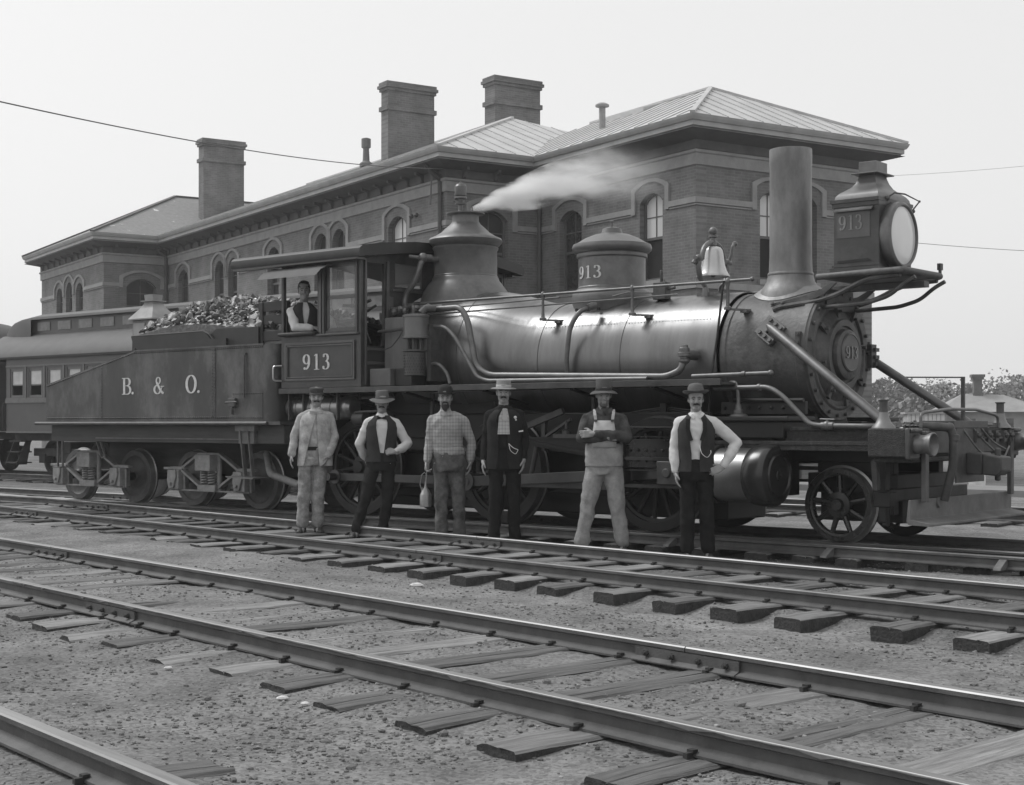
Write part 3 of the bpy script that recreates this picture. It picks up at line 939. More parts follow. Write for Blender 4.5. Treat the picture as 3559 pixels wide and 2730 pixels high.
def make_coach(L):
    t = thing('passenger_coach', 'wooden passenger coach with clerestory roof standing behind the tender', 'railway coach', (COACH.o.x, COACH.o.y, 0), COACH.a)
    x0, x1 = CXL, CXL+L
    hw = 1.45
    # body side with window openings
    wins = []
    x = x0+.17
    while x+.62 < x1-.2:
        wins.append((x, x+.55)); x += .775
    zl, zh = 1.99, 2.66
    for sgn in (-1, 1):
        outer = [(x0, 1.16), (x1, 1.16), (x1, 2.95), (x0, 2.95)]
        loops = [[Vector((a, b, 0)) for a, b in outer]]+[[Vector((a, zl, 0)), Vector((a, zh, 0)), Vector((b, zh, 0)), Vector((b, zl, 0))] for a, b in wins]
        flat = [p for l in loops for p in l]; tri = tessellate_polygon(loops)
        g = G(); n = len(flat)
        g.v = [(p.x, sgn*hw, p.y) for p in flat]+[(p.x, sgn*(hw-.06), p.y) for p in flat]
        g.f = [tuple(a) for a in tri]+[tuple(i+n for i in a) for a in tri]
        o = 0
        for l in loops:
            k = len(l); g.f += [(o+i, o+(i+1) % k, n+o+(i+1) % k, n+o+i) for i in range(k)]; o += k
        g.m = [0]*len(g.f)
        g.obj('body_side', m_coach, t, smooth=0)
    for i, (a, b) in enumerate(wins):
        y = -hw
        g = G()
        for q in ((a, a+.05, zl, zh), (b-.05, b, zl, zh), (a+.05, b-.05, zl, zl+.05), (a+.05, b-.05, zh-.06, zh), ):
            g.box(q[0], q[1], y+.015, y+.05, q[2], q[3])
        w_ = g.obj('window', m_trim, t, smooth=0)
        zm = zl+.30
        op = i in (0, 1, 2) or random.random() < .5
        g = G(); g.box(a+.05, b-.05, y+.036, y+.042, zm if op else zl+.05, zh-.06); g.obj('pane', m_cglass, w_, smooth=0)
        if op:
            g = G(); g.box(a+.05, b-.05, y+.030, y+.048, zm-.03, zm); g.obj('sash_bar', m_trim, w_, smooth=0)
    g = G()
    for s in (-1, 1):
        for z0, z1, pr in ((1.86, 1.93, .03), (1.93, 1.975, .02), (2.70, 2.74, .02), (1.16, 1.20, .015)):
            g.box(x0, x1, s*hw if s > 0 else -hw-pr, hw+pr if s > 0 else -hw, z0, z1)
        for a, b in zip(wins[:-1], wins[1:]):
            c = (a[1]+b[0])/2
            g.box(c-.03, c+.03, (hw if s > 0 else -hw-.018), (hw+.018 if s > 0 else -hw), 1.98, 2.70)
    g.obj('moulding', m_trim, t, smooth=0)
    # ends and floor
    g = G(); g.box(x0, x0+.06, -hw+.06, hw-.06, 1.2, 2.95); g.box(x1-.06, x1, -hw+.06, hw-.06, 1.2, 2.95); g.obj('end_wall', m_coach, t, smooth=0)
    g = G(); g.box(x0+.07, x1-.07, -hw+.07, hw-.07, 1.2, 1.30); g.obj('floor', m_cdark, t, smooth=0)
    # lower roof and clerestory, its ends bowed down
    g = G(); ring = []
    lower_ = [(-hw-.10, 2.93), (-hw-.06, 3.03), (-hw+.20, 3.26), (-.83, 3.50)]
    full = lower_+[(-y, z) for y, z in reversed(lower_)]
    for x in (x0-1.15, x1+.5):
        g.v += [(x, y, z) for y, z in full]+[(x, y*.985, z-.05) for y, z in reversed(full)]
    n = 2*len(full)
    g.f = [(i, (i+1) % n, n+(i+1) % n, n+i) for i in range(n)]; g.m = [0]*n
    g.f += [tuple(range(n)), tuple(range(2*n-1, n-1, -1))]; g.m += [0, 0]
    g.obj('lower_roof', m_croof, t, smooth=30)
    g = G()      # clerestory side walls
    g.box(x0-.35, x1-.7, -.80, .80, 3.40, 3.86); g.obj('clerestory_wall', m_coach, t, smooth=0)
    x = x0+.3
    while x < x1-1.3:
        g = G(); g.box(x, x+.52, -.815, -.80, 3.58, 3.78); g.obj('clerestory_window', mat('deck_light_glass', .19, rough=.3, var=.3), t, smooth=0); x += .85
    g = G(); secs = []
    m = 14
    for k in range(m+1):
        u = k/m
        if u < .5: f = min(1, u/.10); x = x0-.05+(x1-x0)*.5*0
        pass
    stations = [(x0-1.12, .0), (x0-1.05, .30), (x0-.88, .55), (x0-.60, .78), (x0-.25, .92), (x0+.2, 1.0), (x1-1.2, 1.0), (x1-.8, .92), (x1-.48, .78), (x1-.22, .55), (x1-.05, .30), (x1+.05, 0)]
    crown = [(-.93, 3.84), (-.90, 3.90), (-.6, 3.99), (-.3, 4.03), (0, 4.045), (.3, 4.03), (.6, 3.99), (.90, 3.90), (.93, 3.84)]
    k = len(crown)
    for x, f in stations:
        g.v += [(x, y*(.82+.18*f), 3.44+(z-3.44)*f if z > 3.85 else 3.40+(z-3.40)*f) for y, z in crown]
    for i in range(len(stations)-1):
        for j in range(k-1): g.f.append((i*k+j, i*k+j+1, (i+1)*k+j+1, (i+1)*k+j)); g.m.append(0)
    # bowed cheeks closing the ends
    nv = len(g.v)
    for side in (0, k-1):
        for rng in (range(0, 6), range(6, 12)):
            idx = [i*k+side for i in rng]
            base = [len(g.v)+q for q in range(len(idx))]
            g.v += [(g.v[i][0], g.v[i][1], 3.38) for i in idx]
            for q in range(len(idx)-1): g.f.append((idx[q], idx[q+1], base[q+1], base[q])); g.m.append(0)
    g.obj('clerestory_roof', m_croof, t, smooth=35)
    # underframe, trucks, steps
    g = G(); g.box(x0+.05, x1-.05, -1.25, 1.25, .98, 1.155); g.obj('underframe', m_cdark, t, smooth=0)
    for xc in (x0+1.9, x1-1.9):
        tr = link('truck', None, t)
        for dx in (-.95, .95):
            for s in (-1, 1):
                wh = spoke_wheel('wheel', .42, .12, 0, tr, m=m_cdark, sides=s)
                wh.location = (xc+dx, s*.80, .585)
        g = G()
        for s in (-1, 1):
            g.box(xc-1.35, xc+1.35, s*1.02-.05, s*1.02+.05, .62, .80)
            g.prism([(xc-.5, .62), (xc+.5, .62), (xc+.3, .40), (xc-.3, .40)], s*1.02-.04, s*1.02+.04)
            for dx in (-.95, .95): g.box(xc+dx-.12, xc+dx+.12, s*1.02-.09, s*1.02+.09, .46, .68)
        g.box(xc-.2, xc+.2, -1.1, 1.1, .7, .95)
        g.obj('truck_frame', m_cdark, tr, bevel=.01, smooth=30)
    g = G()
    for x in (x0+.05, x1-.55):
        for z, dd in ((.95, 0), (.70, .06), (.45, .12)): g.box(x, x+.5, -1.40-dd, -1.12, z, z+.03)
        for q in (x, x+.48): g.prism([(-1.2, 1.15), (-1.1, 1.15), (-1.25, .42), (-1.52, .42)], q, q+.02, 'yz')
    g.tube([(x0-.02, -1.42, 2.0), (x0-.06, -1.50, 1.8), (x0-.06, -1.50, 1.3), (x0-.02, -1.44, 1.2)], .012, 6)
    g.tube([(x0+4.2, -.9, .95), (x0+4.4, -1.0, .72), (x0+5.6, -1.0, .72), (x0+5.8, -.9, .95)], .02, 6)
    g.obj('steps', m_cdark, t, smooth=30)
    return t
coach = make_coach(13.6)
c2 = copy_tree(coach)
c2['label'] = 'end of another coach coupled beyond the first at the left edge'
c2.location = COACH.w(-16.1, 0)
# ------------------------------------------------------------------ steam locomotive
loco = thing('steam_locomotive', 'black steam locomotive numbered 913 with polished boiler and big box headlight', 'locomotive', (ENG.o.x, ENG.o.y, 0), ENG.a)
m_jacket = mk('planished_boiler_iron', .185, rough=.32, metal=.9, var=.22, scale=1.3, bump=.10, bscale=3.0, dirt=.55, dirtv=.13, dscale=2.2, stretch=(2.2, .8, .5))
m_smoke = mat('smokebox_graphite', .085, rough=.52, metal=.35, var=.40, scale=3, bump=.25, bscale=26, dirt=.8, dirtv=.20, dscale=2.6)
m_stack = mat('stack_iron', .25, rough=.48, metal=.45, var=.22, scale=3, bump=.15, bscale=20, dirt=.5, dirtv=.09, dscale=2, stretch=(1, 1, .4))
m_paint = mat('cab_paint', .044, rough=.30, var=.30, scale=3, bump=.1, bscale=7, dirt=.7, dirtv=.10, dscale=2.5)
m_paint2 = mat('moulding_paint', .085, rough=.28, var=.1)
m_black = mat('engine_black', .009, rough=.5, var=.4, scale=8, dirt=.5, dirtv=.022, dscale=3)
m_blackg = mat('oiled_black', .018, rough=.24, var=.4, scale=8, dirt=.5, dirtv=.04, dscale=3)
m_steel = mat('bright_steel', .42, rough=.30, metal=.9, var=.2)
m_iron = mat('worn_iron', .075, rough=.5, metal=.3, var=.3, scale=9, dirt=.5, dirtv=.14, dscale=5)
m_pipe = mat('pipe_iron', .14, rough=.42, metal=.5, var=.25, scale=9)
m_dome = mat('dome_iron', .13, rough=.38, metal=.35, var=.28, scale=3, dirt=.8, dirtv=.22, dscale=1.8)
m_brass = mat('bell_brass', .55, rough=.25, metal=.35, var=.1)
m_white = mat('lettering_paint', .58, rough=.6, var=.18, scale=20)
m_fade = mat('faded_lettering', .22, rough=.7, var=.25, scale=20)
m_timber = mat('beam_timber', .036, rough=.85, var=.4, scale=4, bump=.7, bscale=12, stretch=(6, .6, 6), dirt=.5, dirtv=.11, dscale=3)
m_lens = mat('headlight_lens', .74, rough=.12, var=.03, spec=.8)
m_cyl = mat('cylinder_jacket', .24, rough=.35, metal=.8, var=.15, scale=4)

ZB, RBO = 2.11, .70
# boiler: straight front courses, then the wagon-top taper
def boiler_sec(x):
    if x > -4.05: return .735, ZB
    if x > -5.2:
        u = (-4.05-x)/1.15; u = u*u*(3-2*u); return .735+.115*u, ZB+.10*u
    return .85, ZB+.10
g = G(); n = 72; st_ = [-1.50, -1.9, -2.4, -2.9, -3.4, -3.9, -4.05, -4.25, -4.45, -4.65, -4.85, -5.05, -5.2, -5.6, -6.26]
for x in st_:
    r, z = boiler_sec(x)
    for j in range(n):
        a = 2*PI*j/n; g.v.append((x, math.cos(a)*r, z+math.sin(a)*r))
for i in range(len(st_)-1):
    for j in range(n): g.f.append((i*n+j, i*n+(j+1) % n, (i+1)*n+(j+1) % n, (i+1)*n+j)); g.m.append(0)
boiler = g.obj('boiler', m_jacket, loco, smooth=50)
for xb in (-1.55, -2.84, -4.05, -5.25):
    r, z = boiler_sec(xb)
    g = G(); g.lathe([(r-.002, -.055), (r+.006, -.055), (r+.006, .055), (r-.002, .055)], (xb, 0, z), (1,0,0), 72, caps=False)
    g.obj('boiler_band', m_jacket, boiler, smooth=30)
g = G()      # seam with rivets along the side
for i in range(58):
    x = -1.65-i*.042
    for a in (34,): g.ball((x, -math.cos(R(a))*.735, ZB+math.sin(R(a))*.735), .0065, 6)
g.obj('seam_rivets', m_jacket, boiler, kind='stuff')
# firebox side below the jacket
g = G(); g.box(-7.2, -4.75, -.62, .62, 1.0, 2.2); g.obj('firebox', m_black, loco, bevel=.05)
# smokebox
g = G(); g.lathe([(.70, -1.48), (.712, -1.47), (.712, -1.41), (.70, -1.40), (.70, -.56), (.715, -.55), (.715, -.455), (.705, -.445), (.0, -.445)], (0, 0, ZB), (1,0,0), 72, caps=False)
smoke = g.obj('smokebox', m_smoke, loco, smooth=35)
g = G(); g.lathe([(.705, -.445), (.70, -.42), (.60, -.415), (.575, -.40), (.56, -.40), (.545, -.425), (.50, -.43), (.46, -.405), (.40, -.37), (.385, -.36), (.375, -.335), (.31, -.335), (.30, -.36), (.275, -.36), (.268, -.30), (.235, -.285), (0, -.285)], (0, 0, ZB), (1,0,0), 64, caps=False)
door = g.obj('smokebox_door', m_smoke, loco, smooth=25)
for i in range(22):
    a = 2*PI*i/22+.07
    g = G(); g.cyl((-.42, math.cos(a)*.655, ZB+math.sin(a)*.655), (-.385, math.cos(a)*.655, ZB+math.sin(a)*.655), .021, n=6)
    g.obj('bolt', m_iron, door, smooth=0)
for i in range(8):
    a = 2*PI*i/8+.2
    g = G(); p = Vector((-.385, math.cos(a)*.47, ZB+math.sin(a)*.47)); g.bar(p-Vector((0, math.cos(a), math.sin(a)))*.07, p+Vector((0, math.cos(a), math.sin(a)))*.09, .05, .035, up=(1,0,0)); g.cyl(p, p+Vector((.06,0,0)), .018, n=6)
    g.obj('door_clamp', m_iron, door, smooth=0)
g = G(); g.lathe([(.21, 0), (.21, .012), (.195, .022), (.185, .016), (0, .016)], (-.285, 0, ZB+.02), (1,0,0), 40)
plate = g.obj('number_plate', mat('plate_iron', .11, rough=.45, metal=.4, var=.2), loco, smooth=25)
h = .13; wt = text_width('913', h)
letter('plate_number', '913', h, lambda u, v, d: (-.268+d*2, -wt/2+u, ZB-.045+v), mat('plate_figures', .24, rough=.4, metal=.4), plate)
g = G(); g.box(-.50, -.36, .66, .78, ZB-.12, ZB+.14); g.cyl((-.43, .72, ZB-.15), (-.43, .72, ZB+.17), .025, n=8)
for z in (-.08, 0, .08): g.box(-.39, -.33, .70, .79, ZB+z-.02, ZB+z+.02)
g.obj('door_hinge', m_iron, loco, smooth=0)
g = G(); g.box(-.545, -.49, -.725, -.68, ZB+.08, ZB+.22); g.cyl((-.515, -.74, ZB+.19), (-.515, -.70, ZB+.19), .016, n=8); g.cyl((-.515, -.74, ZB+.11), (-.515, -.70, ZB+.11), .016, n=8); g.obj('side_latch', m_iron, loco, smooth=0)
# saddle under the smokebox
g = G()
prof = [(-.55, .95), (.55, .95), (.50, 1.25), (.34, 1.45), (.50, ZB-.42), (-.50, ZB-.42), (-.34, 1.45), (-.50, 1.25)]
g.prism(prof, -1.42, -.50, 'yz'); g.obj('saddle', m_black, loco, bevel=.02, smooth=30)
# chimney stack
g = G(); g.lathe([(.36, 2.70), (.345, 2.80), (.30, 2.87), (.262, 2.93), (.238, 3.04), (.231, 3.2), (.229, 4.20), (.233, 4.215), (.233, 4.36), (.231, 4.385), (.212, 4.385), (.205, 3.2)], (-1.0, 0, 0), n=56, caps=False)
stk = g.obj('smokestack', m_stack, loco, smooth=35)
g = G(); g.lathe([(.245, 2.99), (.252, 3.0), (.252, 3.015), (.245, 3.03)], (-1.0, 0, 0), n=56, caps=False); g.obj('stack_ring', m_stack, stk)
g = G()      # stack foot saddle flange lying on the smokebox
for k in range(41):
    a = 2*PI*k/40
    for r_ in (.30, .385):
        x, y = -1.0+math.cos(a)*r_*1.05, math.sin(a)*r_
        g.v.append((x, y, ZB+math.sqrt(.70**2-y*y)+(.065 if r_ < .35 else .008)))
for k in range(40): g.f.append((2*k, 2*k+1, 2*k+3, 2*k+2)); g.m.append(0)
g.obj('stack_flange', m_stack, stk)
# sand dome
XS = -3.43
def dome(name, X, prof, m, n=56): 
    g = G(); g.lathe(prof, (X, 0, 0), n=n); return g.obj(name, m, loco, smooth=38)
sd_ = dome('sand_dome', XS, [(.46, 2.45), (.46, 2.76), (.475, 2.80), (.485, 2.88), (.475, 2.94), (.44, 2.975), (.415, 2.985), (.415, 3.005), (.405, 3.015), (.405, 3.355), (.425, 3.37), (.428, 3.40), (.42, 3.415), (.455, 3.43), (.478, 3.455), (.483, 3.49), (.47, 3.525), (.42, 3.545), (.33, 3.60), (.22, 3.645), (.13, 3.665), (.125, 3.68), (.11, 3.725), (.06, 3.74), (.015, 3.745), (.015, 3.80), (.035, 3.81), (.0, 3.825)], m_dome)
h = .20
th0 = R(-90-19.5)
def on_dome(r, th, z0): return lambda u, v, d: (XS+(r+d)*math.cos(th+u/r), (r+d)*math.sin(th+u/r), z0+v)
m_panel = mat('dome_panel', .035, rough=.3)
g = G(); k = 18      # painted number panel round the dome
for i in range(k+1):
    a = th0-.18+(1.25)*i/k
    for z in (3.045, 3.33): g.v.append((XS+.4065*math.cos(a), .4065*math.sin(a), z))
for i in range(k): g.f.append((2*i, 2*i+2, 2*i+3, 2*i+1)); g.m.append(0)
cl = Vector((-ENG.o.dot(ENG.e), -ENG.o.dot(ENG.n))); va = math.atan2(cl.y, cl.x-XS)
letter('dome_number', '913', .15, on_dome(.4065, va-R(71), 3.10), m_white, sd_, track=.17, xs=1.18)
# sand-dome lower bracket and its pipe
g = G(); g.tube([(-3.30, -.62, 2.73), (-3.36, -.74, 2.68), (-3.44, -.815, 2.5), (-3.485, -.83, 2.1), (-3.49, -.78, 1.84)], .028, 10, bend=.12)
g.cyl((-3.27, -.55, 2.76), (-3.30, -.66, 2.72), .045, n=12)
g.obj('sand_pipe', m_pipe, loco)
g = G(); 
for dx in (-.16, .16): g.cyl((XS+dx, -.475, 2.72), (XS+dx, -.50, 2.72), .02, n=10)
g.obj('dome_bolt', m_black, sd_)
# steam dome with whistle and safety valve
XD = -5.80
sdm = dome('steam_dome', XD, [(.62, 2.75), (.60, 2.95), (.55, 3.10), (.48, 3.20), (.445, 3.24), (.44, 3.27), (.425, 3.285), (.425, 3.30), (.415, 3.31), (.415, 3.63), (.43, 3.65), (.432, 3.67), (.42, 3.68), (.445, 3.70), (.475, 3.73), (.487, 3.765), (.47, 3.79), (.40, 3.82), (.32, 3.87), (.27, 3.92), (.20, 3.98), (.175, 4.02), (.172, 4.09), (.18, 4.10), (.25, 4.115), (.252, 4.13), (.10, 4.135), (0, 4.135)], m_dome)
g = G(); g.lathe([(.055, 4.13), (.04, 4.16), (.03, 4.17), (.03, 4.235), (.07, 4.245), (.075, 4.27), (.045, 4.28), (.05, 4.31), (.08, 4.325), (.08, 4.35), (.03, 4.355), (.074, 4.36), (.078, 4.37), (.078, 4.48), (.06, 4.51), (.02, 4.52), (.015, 4.545), (0, 4.55)], (XD-.06, -.03, 0), n=20)
g.obj('safety_valve', m_pipe, sdm, smooth=30)
g = G(); g.tube([(XD+.16, -.05, 4.13), (XD+.16, -.05, 4.19)], .01, 6); g.cyl((XD-.05, -.04, 4.25), (XD-.13, -.07, 4.30), .025, n=8); g.obj('valve_lever', m_pipe, sdm)
# pipe from the dome into the cab
g = G(); g.tube([(-5.93, -.38, 3.50), (-6.0, -.62, 3.49), (-6.03, -.66, 3.32), (-6.09, -.68, 3.17), (-6.2, -.70, 3.05), (-6.22, -.72, 2.93), (-6.1, -.80, 2.80)], .036, 10, bend=.09)
g.obj('dome_pipe', m_pipe, loco)
g = G(); g.ball((-6.0, -.60, 3.51), .065, 12); g.cyl((-5.95, -.50, 3.51), (-5.98, -.58, 3.51), .045, n=10); g.tube([(-6.03, -.62, 3.51), (-6.15, -.70, 3.53)], .025, 8); g.obj('dome_valve', m_pipe, loco)
# headlight
hl = link('headlight', None, loco)
g = G()
X0, X1, Y0, Y1 = -.26, .255, -.42, .34
g.box(X0, X1, Y0, Y1, 2.97, 3.66)
g.obj('lamp_case', m_paint, hl, bevel=.008, smooth=0)
g = G()
for z0, z1, e in ((2.955, 2.99, .03), (3.00, 3.02, .012), (3.62, 3.665, .012), (3.665, 3.70, .028)):
    g = G(); g.box(X0-e, X1+e*.3, Y0-e, Y1+e, z0, z1); g.obj('case_moulding', m_paint, hl, smooth=0)
g = G()      # ogee roof
xc, yc = (X0+X1)/2, (Y0+Y1)/2
pr = [(1.0, 3.70), (.97, 3.74), (.88, 3.775), (.72, 3.81), (.55, 3.85), (.44, 3.90), (.38, 3.95), (.36, 3.985)]
hx, hy = (X1-X0)/2, (Y1-Y0)/2
for f, z in pr:
    for a, b in ((-1,-1), (1,-1), (1,1), (-1,1)):
        g.v.append((xc+a*hx*(f*.96 if f > .5 else f), yc+b*hy*(f if f > .5 else f*.95), z))
for i in range(len(pr)-1):
    for j in range(4): g.f.append((i*4+j, i*4+(j+1) % 4, (i+1)*4+(j+1) % 4, (i+1)*4+j)); g.m.append(0)
g.f += [(3,2,1,0)]; g.m += [0]
g.obj('lamp_roof', m_dome, hl, smooth=30)
g = G(); g.box(xc-.15, xc+.15, yc-.20, yc+.20, 3.985, 4.0); g.prism([(-.10, 4.0), (.10, 4.0), (.10, 4.12), (-.10, 4.12)], yc-.13, yc+.13)
g.v = [(v[0], v[1], v[2]) for v in g.v]
g.obj('lamp_chimney', m_dome, hl, smooth=0, bevel=.004)
ZL, YL = 3.325, -.07
g = G(); g.lathe([(.335, -.012), (.345, .0), (.352, .06), (.345, .10), (.325, .118), (.312, .118), (.300, .10)], (X1, YL, ZL), (1,0,0), 56, caps=False); g.obj('lens_rim', m_dome, hl, smooth=35)
g = G(); g.lathe([(.302, .095), (.29, .100), (.15, .106), (0, .108)], (X1, YL, ZL), (1,0,0), 48, caps=False); g.obj('lens', m_lens, hl, smooth=60)
g = G(); g.box(X0+.04, X1-.10, Y0-.006, Y0, 3.30, 3.58); g.obj('number_pane', mat('number_glass', .085, rough=.2), hl, smooth=0)
letter('lamp_number', '913', .155, lambda u, v, d: (X0+.065+u*.86, Y0-.008-d, 3.38+v), m_fade, hl)
g = G(); g.box(X0+.02, X1-.06, Y0-.05, Y0-.004, 3.60, 3.615); g.v = [(a, b, c-(.0 if b > Y0-.03 else .03)) for a, b, c in g.v]; g.obj('number_hood', m_dome, hl, smooth=0)
g = G(); g.prism([(X0+.05, 3.065), (X1-.12, 3.075), (X1-.08, 3.045), (X0+.05, 3.04)], Y0-.01, Y0-.002); g.obj('vent_slot', m_black, hl, smooth=0)
g = G(); g.tube([(X1-.02, YL-.16, 3.70), (X1+.05, YL-.10, 3.76), (X1+.12, YL, 3.75), (X1+.16, YL+.26, 3.70), (X1+.10, YL+.24, 3.62), (X1+.06, YL+.20, 3.56)], .009, 6); g.ball((X1+.01, YL-.18, 3.70), .03, 8); g.ball((X1+.10, YL+.24, 3.60), .022, 8); g.ball((X1+.16, YL+.26, 3.70), .014, 8)
g.obj('lens_latch', m_iron, hl)
# headlight platform and its brackets
g = G()
g.box(-.42, .50, -.44, .36, 2.895, 2.925)
g.tube([(-.44, -.44, 2.915), (.20, -.47, 2.925)], .034, 12); g.tube([(.20, -.47, 2.925), (.52, -.47, 2.925), (.54, -.40, 2.925), (.54, .42, 2.925), (.50, .46, 2.925), (-.44, .46, 2.92)], .036, 12, bend=.08)
g.obj('lamp_platform', m_smoke, loco, smooth=35)
g = G()
g.cyl((.54, .42, 2.93), (.54, .42, 3.01), .018, n=8); g.box(.52, .56, .39, .45, 2.99, 3.06); g.obj('platform_stud', m_iron, loco, smooth=30)
for s, nm in ((-1, 'lamp_bracket'), (1, 'lamp_bracket')):
    g = G()
    y0 = s*.40
    g.tube([(-.92, s*.53, 2.585), (-.86, s*.50, 2.615), (-.45, s*.45, 2.66), (-.20, s*.44, 2.72), (.05, s*.44, 2.83), (.20, s*.44, 2.87), (.50, s*.44, 2.885)], .028, 8, bend=.1)
    g.prism([(-.98, 2.56), (-.90, 2.61), (-.55, 2.66), (-.35, 2.72), (-.2, 2.84), (-.26, 2.84), (-.42, 2.76), (-.72, 2.70), (-.95, 2.66), (-1.0, 2.60)], s*.46-.015, s*.46+.015, M=Matrix.Rotation(0, 4, 'X'))
    for bx_ in (-.94, -.82): g.ball((bx_, s*.50, 2.655), .022, 8)
    g.tube([(-.42, s*.36, 2.60), (.10, s*.36, 2.62), (.34, s*.36, 2.68), (.50, s*.36, 2.80), (.62, s*.36, 2.86)], .022, 8, bend=.08)
    g.obj(nm, m_smoke, loco, smooth=35)
g = G(); g.box(-.46, .58, -.06, .06, 2.78, 2.84); g.box(-.50, -.40, -.30, .30, 2.58, 2.80); g.obj('lamp_crossbar', m_smoke, loco, smooth=0)
# bell
XBL = -2.0
bl = link('bell', None, loco)
prb = [(.188, 3.05), (.190, 3.06), (.175, 3.085), (.155, 3.12), (.135, 3.18), (.125, 3.25), (.118, 3.31), (.108, 3.355), (.085, 3.385), (.045, 3.40), (.0, 3.405)]
g = G(); g.lathe([(.165, 3.06), (.12, 3.18)]+[], (XBL, 0, 0), n=40, caps=False); g.lathe(prb, (XBL, 0, 0), n=44, caps=False); g.obj('bell_cup', m_brass, bl, smooth=50)
g = G(); g.ball((XBL, 0, 3.075), .03, 10); g.cyl((XBL, 0, 3.08), (XBL, 0, 3.3), .01, n=6); g.obj('clapper', m_iron, bl)
g = G()
arcp = [(XBL+math.cos(R(a))*.165*(.0), math.cos(R(a))*.235, 3.24+math.sin(R(a))*.205) for a in range(-10, 191, 12)]
g.tube(arcp, .030, 10)
g.cyl((XBL, 0, 3.41), (XBL, 0, 3.50), .045, .030, 14); g.lathe([(.03, 3.49), (.05, 3.505), (.05, 3.525), (.02, 3.535)], (XBL, 0, 0), n=16); g.ball((XBL, 0, 3.575), .048, 14)
g.obj('bell_yoke', m_dome, bl, smooth=35)
g = G()
for s in (-1, 1):
    g.tube([(XBL, s*.30, 3.24), (XBL, s*.31, 3.14), (XBL, s*.27, 3.02), (XBL, s*.17, 2.93), (XBL, s*.16, 2.82)], [.024, .034, .030, .03, .05], 10)
    g.cyl((XBL, s*.23, 3.24), (XBL, s*.38, 3.24), .026, n=10); g.ball((XBL, s*.31, 3.24), .042, 10)
g.tube([(XBL, .32, 3.22), (XBL+.03, .34, 3.32), (XBL+.05, .34, 3.42), (XBL+.05, .38, 3.46)], .02, 8); g.ball((XBL+.05, .39, 3.46), .034, 8)
g.cyl((XBL, -.33, 3.24), (XBL-.03, -.36, 3.18), .03, n=8)
g.box(XBL-.12, XBL+.12, -.16, .16, 2.80, 2.86); g.obj('bell_stand', m_dome, bl, smooth=35)
g = G(); g.box(-2.60, -2.43, -.34, -.22, 2.80, 3.0); g.cyl((-2.52, -.28, 3.0), (-2.52, -.28, 3.14), .02, n=8); g.cyl((-2.43, -.28, 2.92), (-2.33, -.28, 2.93), .02, n=8); g.obj('bell_ringer', m_iron, loco, bevel=.008)
# handrails along the boiler with posts
hr = [(-6.1, -.74, 2.900), (-4.77, -.735, 2.912), (-1.05, -.70, 2.915)]
g = G(); g.tube([(-6.15, -.735, 2.905), (-1.08, -.715, 2.912)], .0165, 10); g.ball((-1.06, -.715, 2.913), .028, 10); g.obj('handrail', m_pipe, loco)
for x in (-3.92, -2.62, -1.36):
    y_ = -.73+.0
    zz = ZB+math.sqrt(max(0, .74**2-.60**2))
    g = G(); g.lathe([(.042, 2.60), (.042, 2.625), (.022, 2.64), (.018, 2.70), (.016, 2.84), (.026, 2.89), (.030, 2.91), (.02, 2.935), (0, 2.95)], (x, -.72, 0), n=12)
    g.bar((x, -.72, 2.605), (x+.16, -.52, 2.60), .05, .02); g.box(x+.08, x+.16, -.60, -.44, 2.57, 2.60)
    g.obj('handrail_post', m_pipe, loco, smooth=35)
g = G(); g.tube([(-6.1, .715, 2.905), (-1.08, .70, 2.912)], .0165, 8); g.obj('handrail', m_pipe, loco)
for dz, dy, x1 in ((2.83, -.66, -3.75), (2.765, -.70, -2.05)):
    g = G(); g.tube([(-6.0, dy, dz-.005), (x1, dy+.05, dz+.045)], .010, 8); g.obj('control_rod', m_pipe, loco)
g = G(); g.tube([(-3.1, -.44, 2.86), (-2.9, -.40, 2.90), (-2.6, -.33, 2.88)], .008, 6); g.obj('control_rod', m_pipe, loco)
# injector delivery pipe with check valve
g = G(); g.tube([(-5.55, -.93, 2.80), (-5.02, -.96, 2.80), (-4.90, -.97, 2.64), (-4.76, -.97, 2.06), (-4.55, -.97, 1.955), (-1.98, -.97, 1.885), (-1.83, -.93, 1.95), (-1.81, -.90, 2.06)], .038, 12, bend=.16); g.obj('delivery_pipe', m_pipe, loco)
g = G(); g.lathe([(.03, 2.02), (.045, 2.03), (.06, 2.05), (.06, 2.07), (.045, 2.08), (.045, 2.10), (.075, 2.105), (.075, 2.14), (.058, 2.15), (.058, 2.19), (.045, 2.20), (.04, 2.225), (0, 2.23)], (-1.80, -.90, 0), n=18); g.cyl((-1.80, -.9, 2.12), (-1.76, -.70, 2.12), .055, n=14); g.obj('check_valve', m_pipe, loco, smooth=30)
g = G(); g.tube([(-5.52, -1.02, 2.575), (-5.22, -1.03, 2.57), (-5.05, -1.03, 2.43), (-4.70, -1.03, 1.94), (-4.54, -1.03, 1.885), (-2.2, -1.03, 1.865)], .026, 10, bend=.12); g.obj('feed_pipe', m_pipe, loco)
g = G(); g.tube([(-5.47, -1.06, 2.105), (-5.30, -1.07, 2.12), (-5.15, -1.07, 2.0), (-5.10, -1.07, 1.86)], .022, 8, bend=.1); g.obj('feed_pipe', m_pipe, loco)
g = G(); g.tube([(-1.40, -.742, 2.91), (-1.452, -.79, 2.3), (-1.47, -.86, 1.95), (-1.49, -.90, 1.50), (-1.5, -.9, 1.2)], .013, 8); g.obj('drain_pipe', m_black, loco)
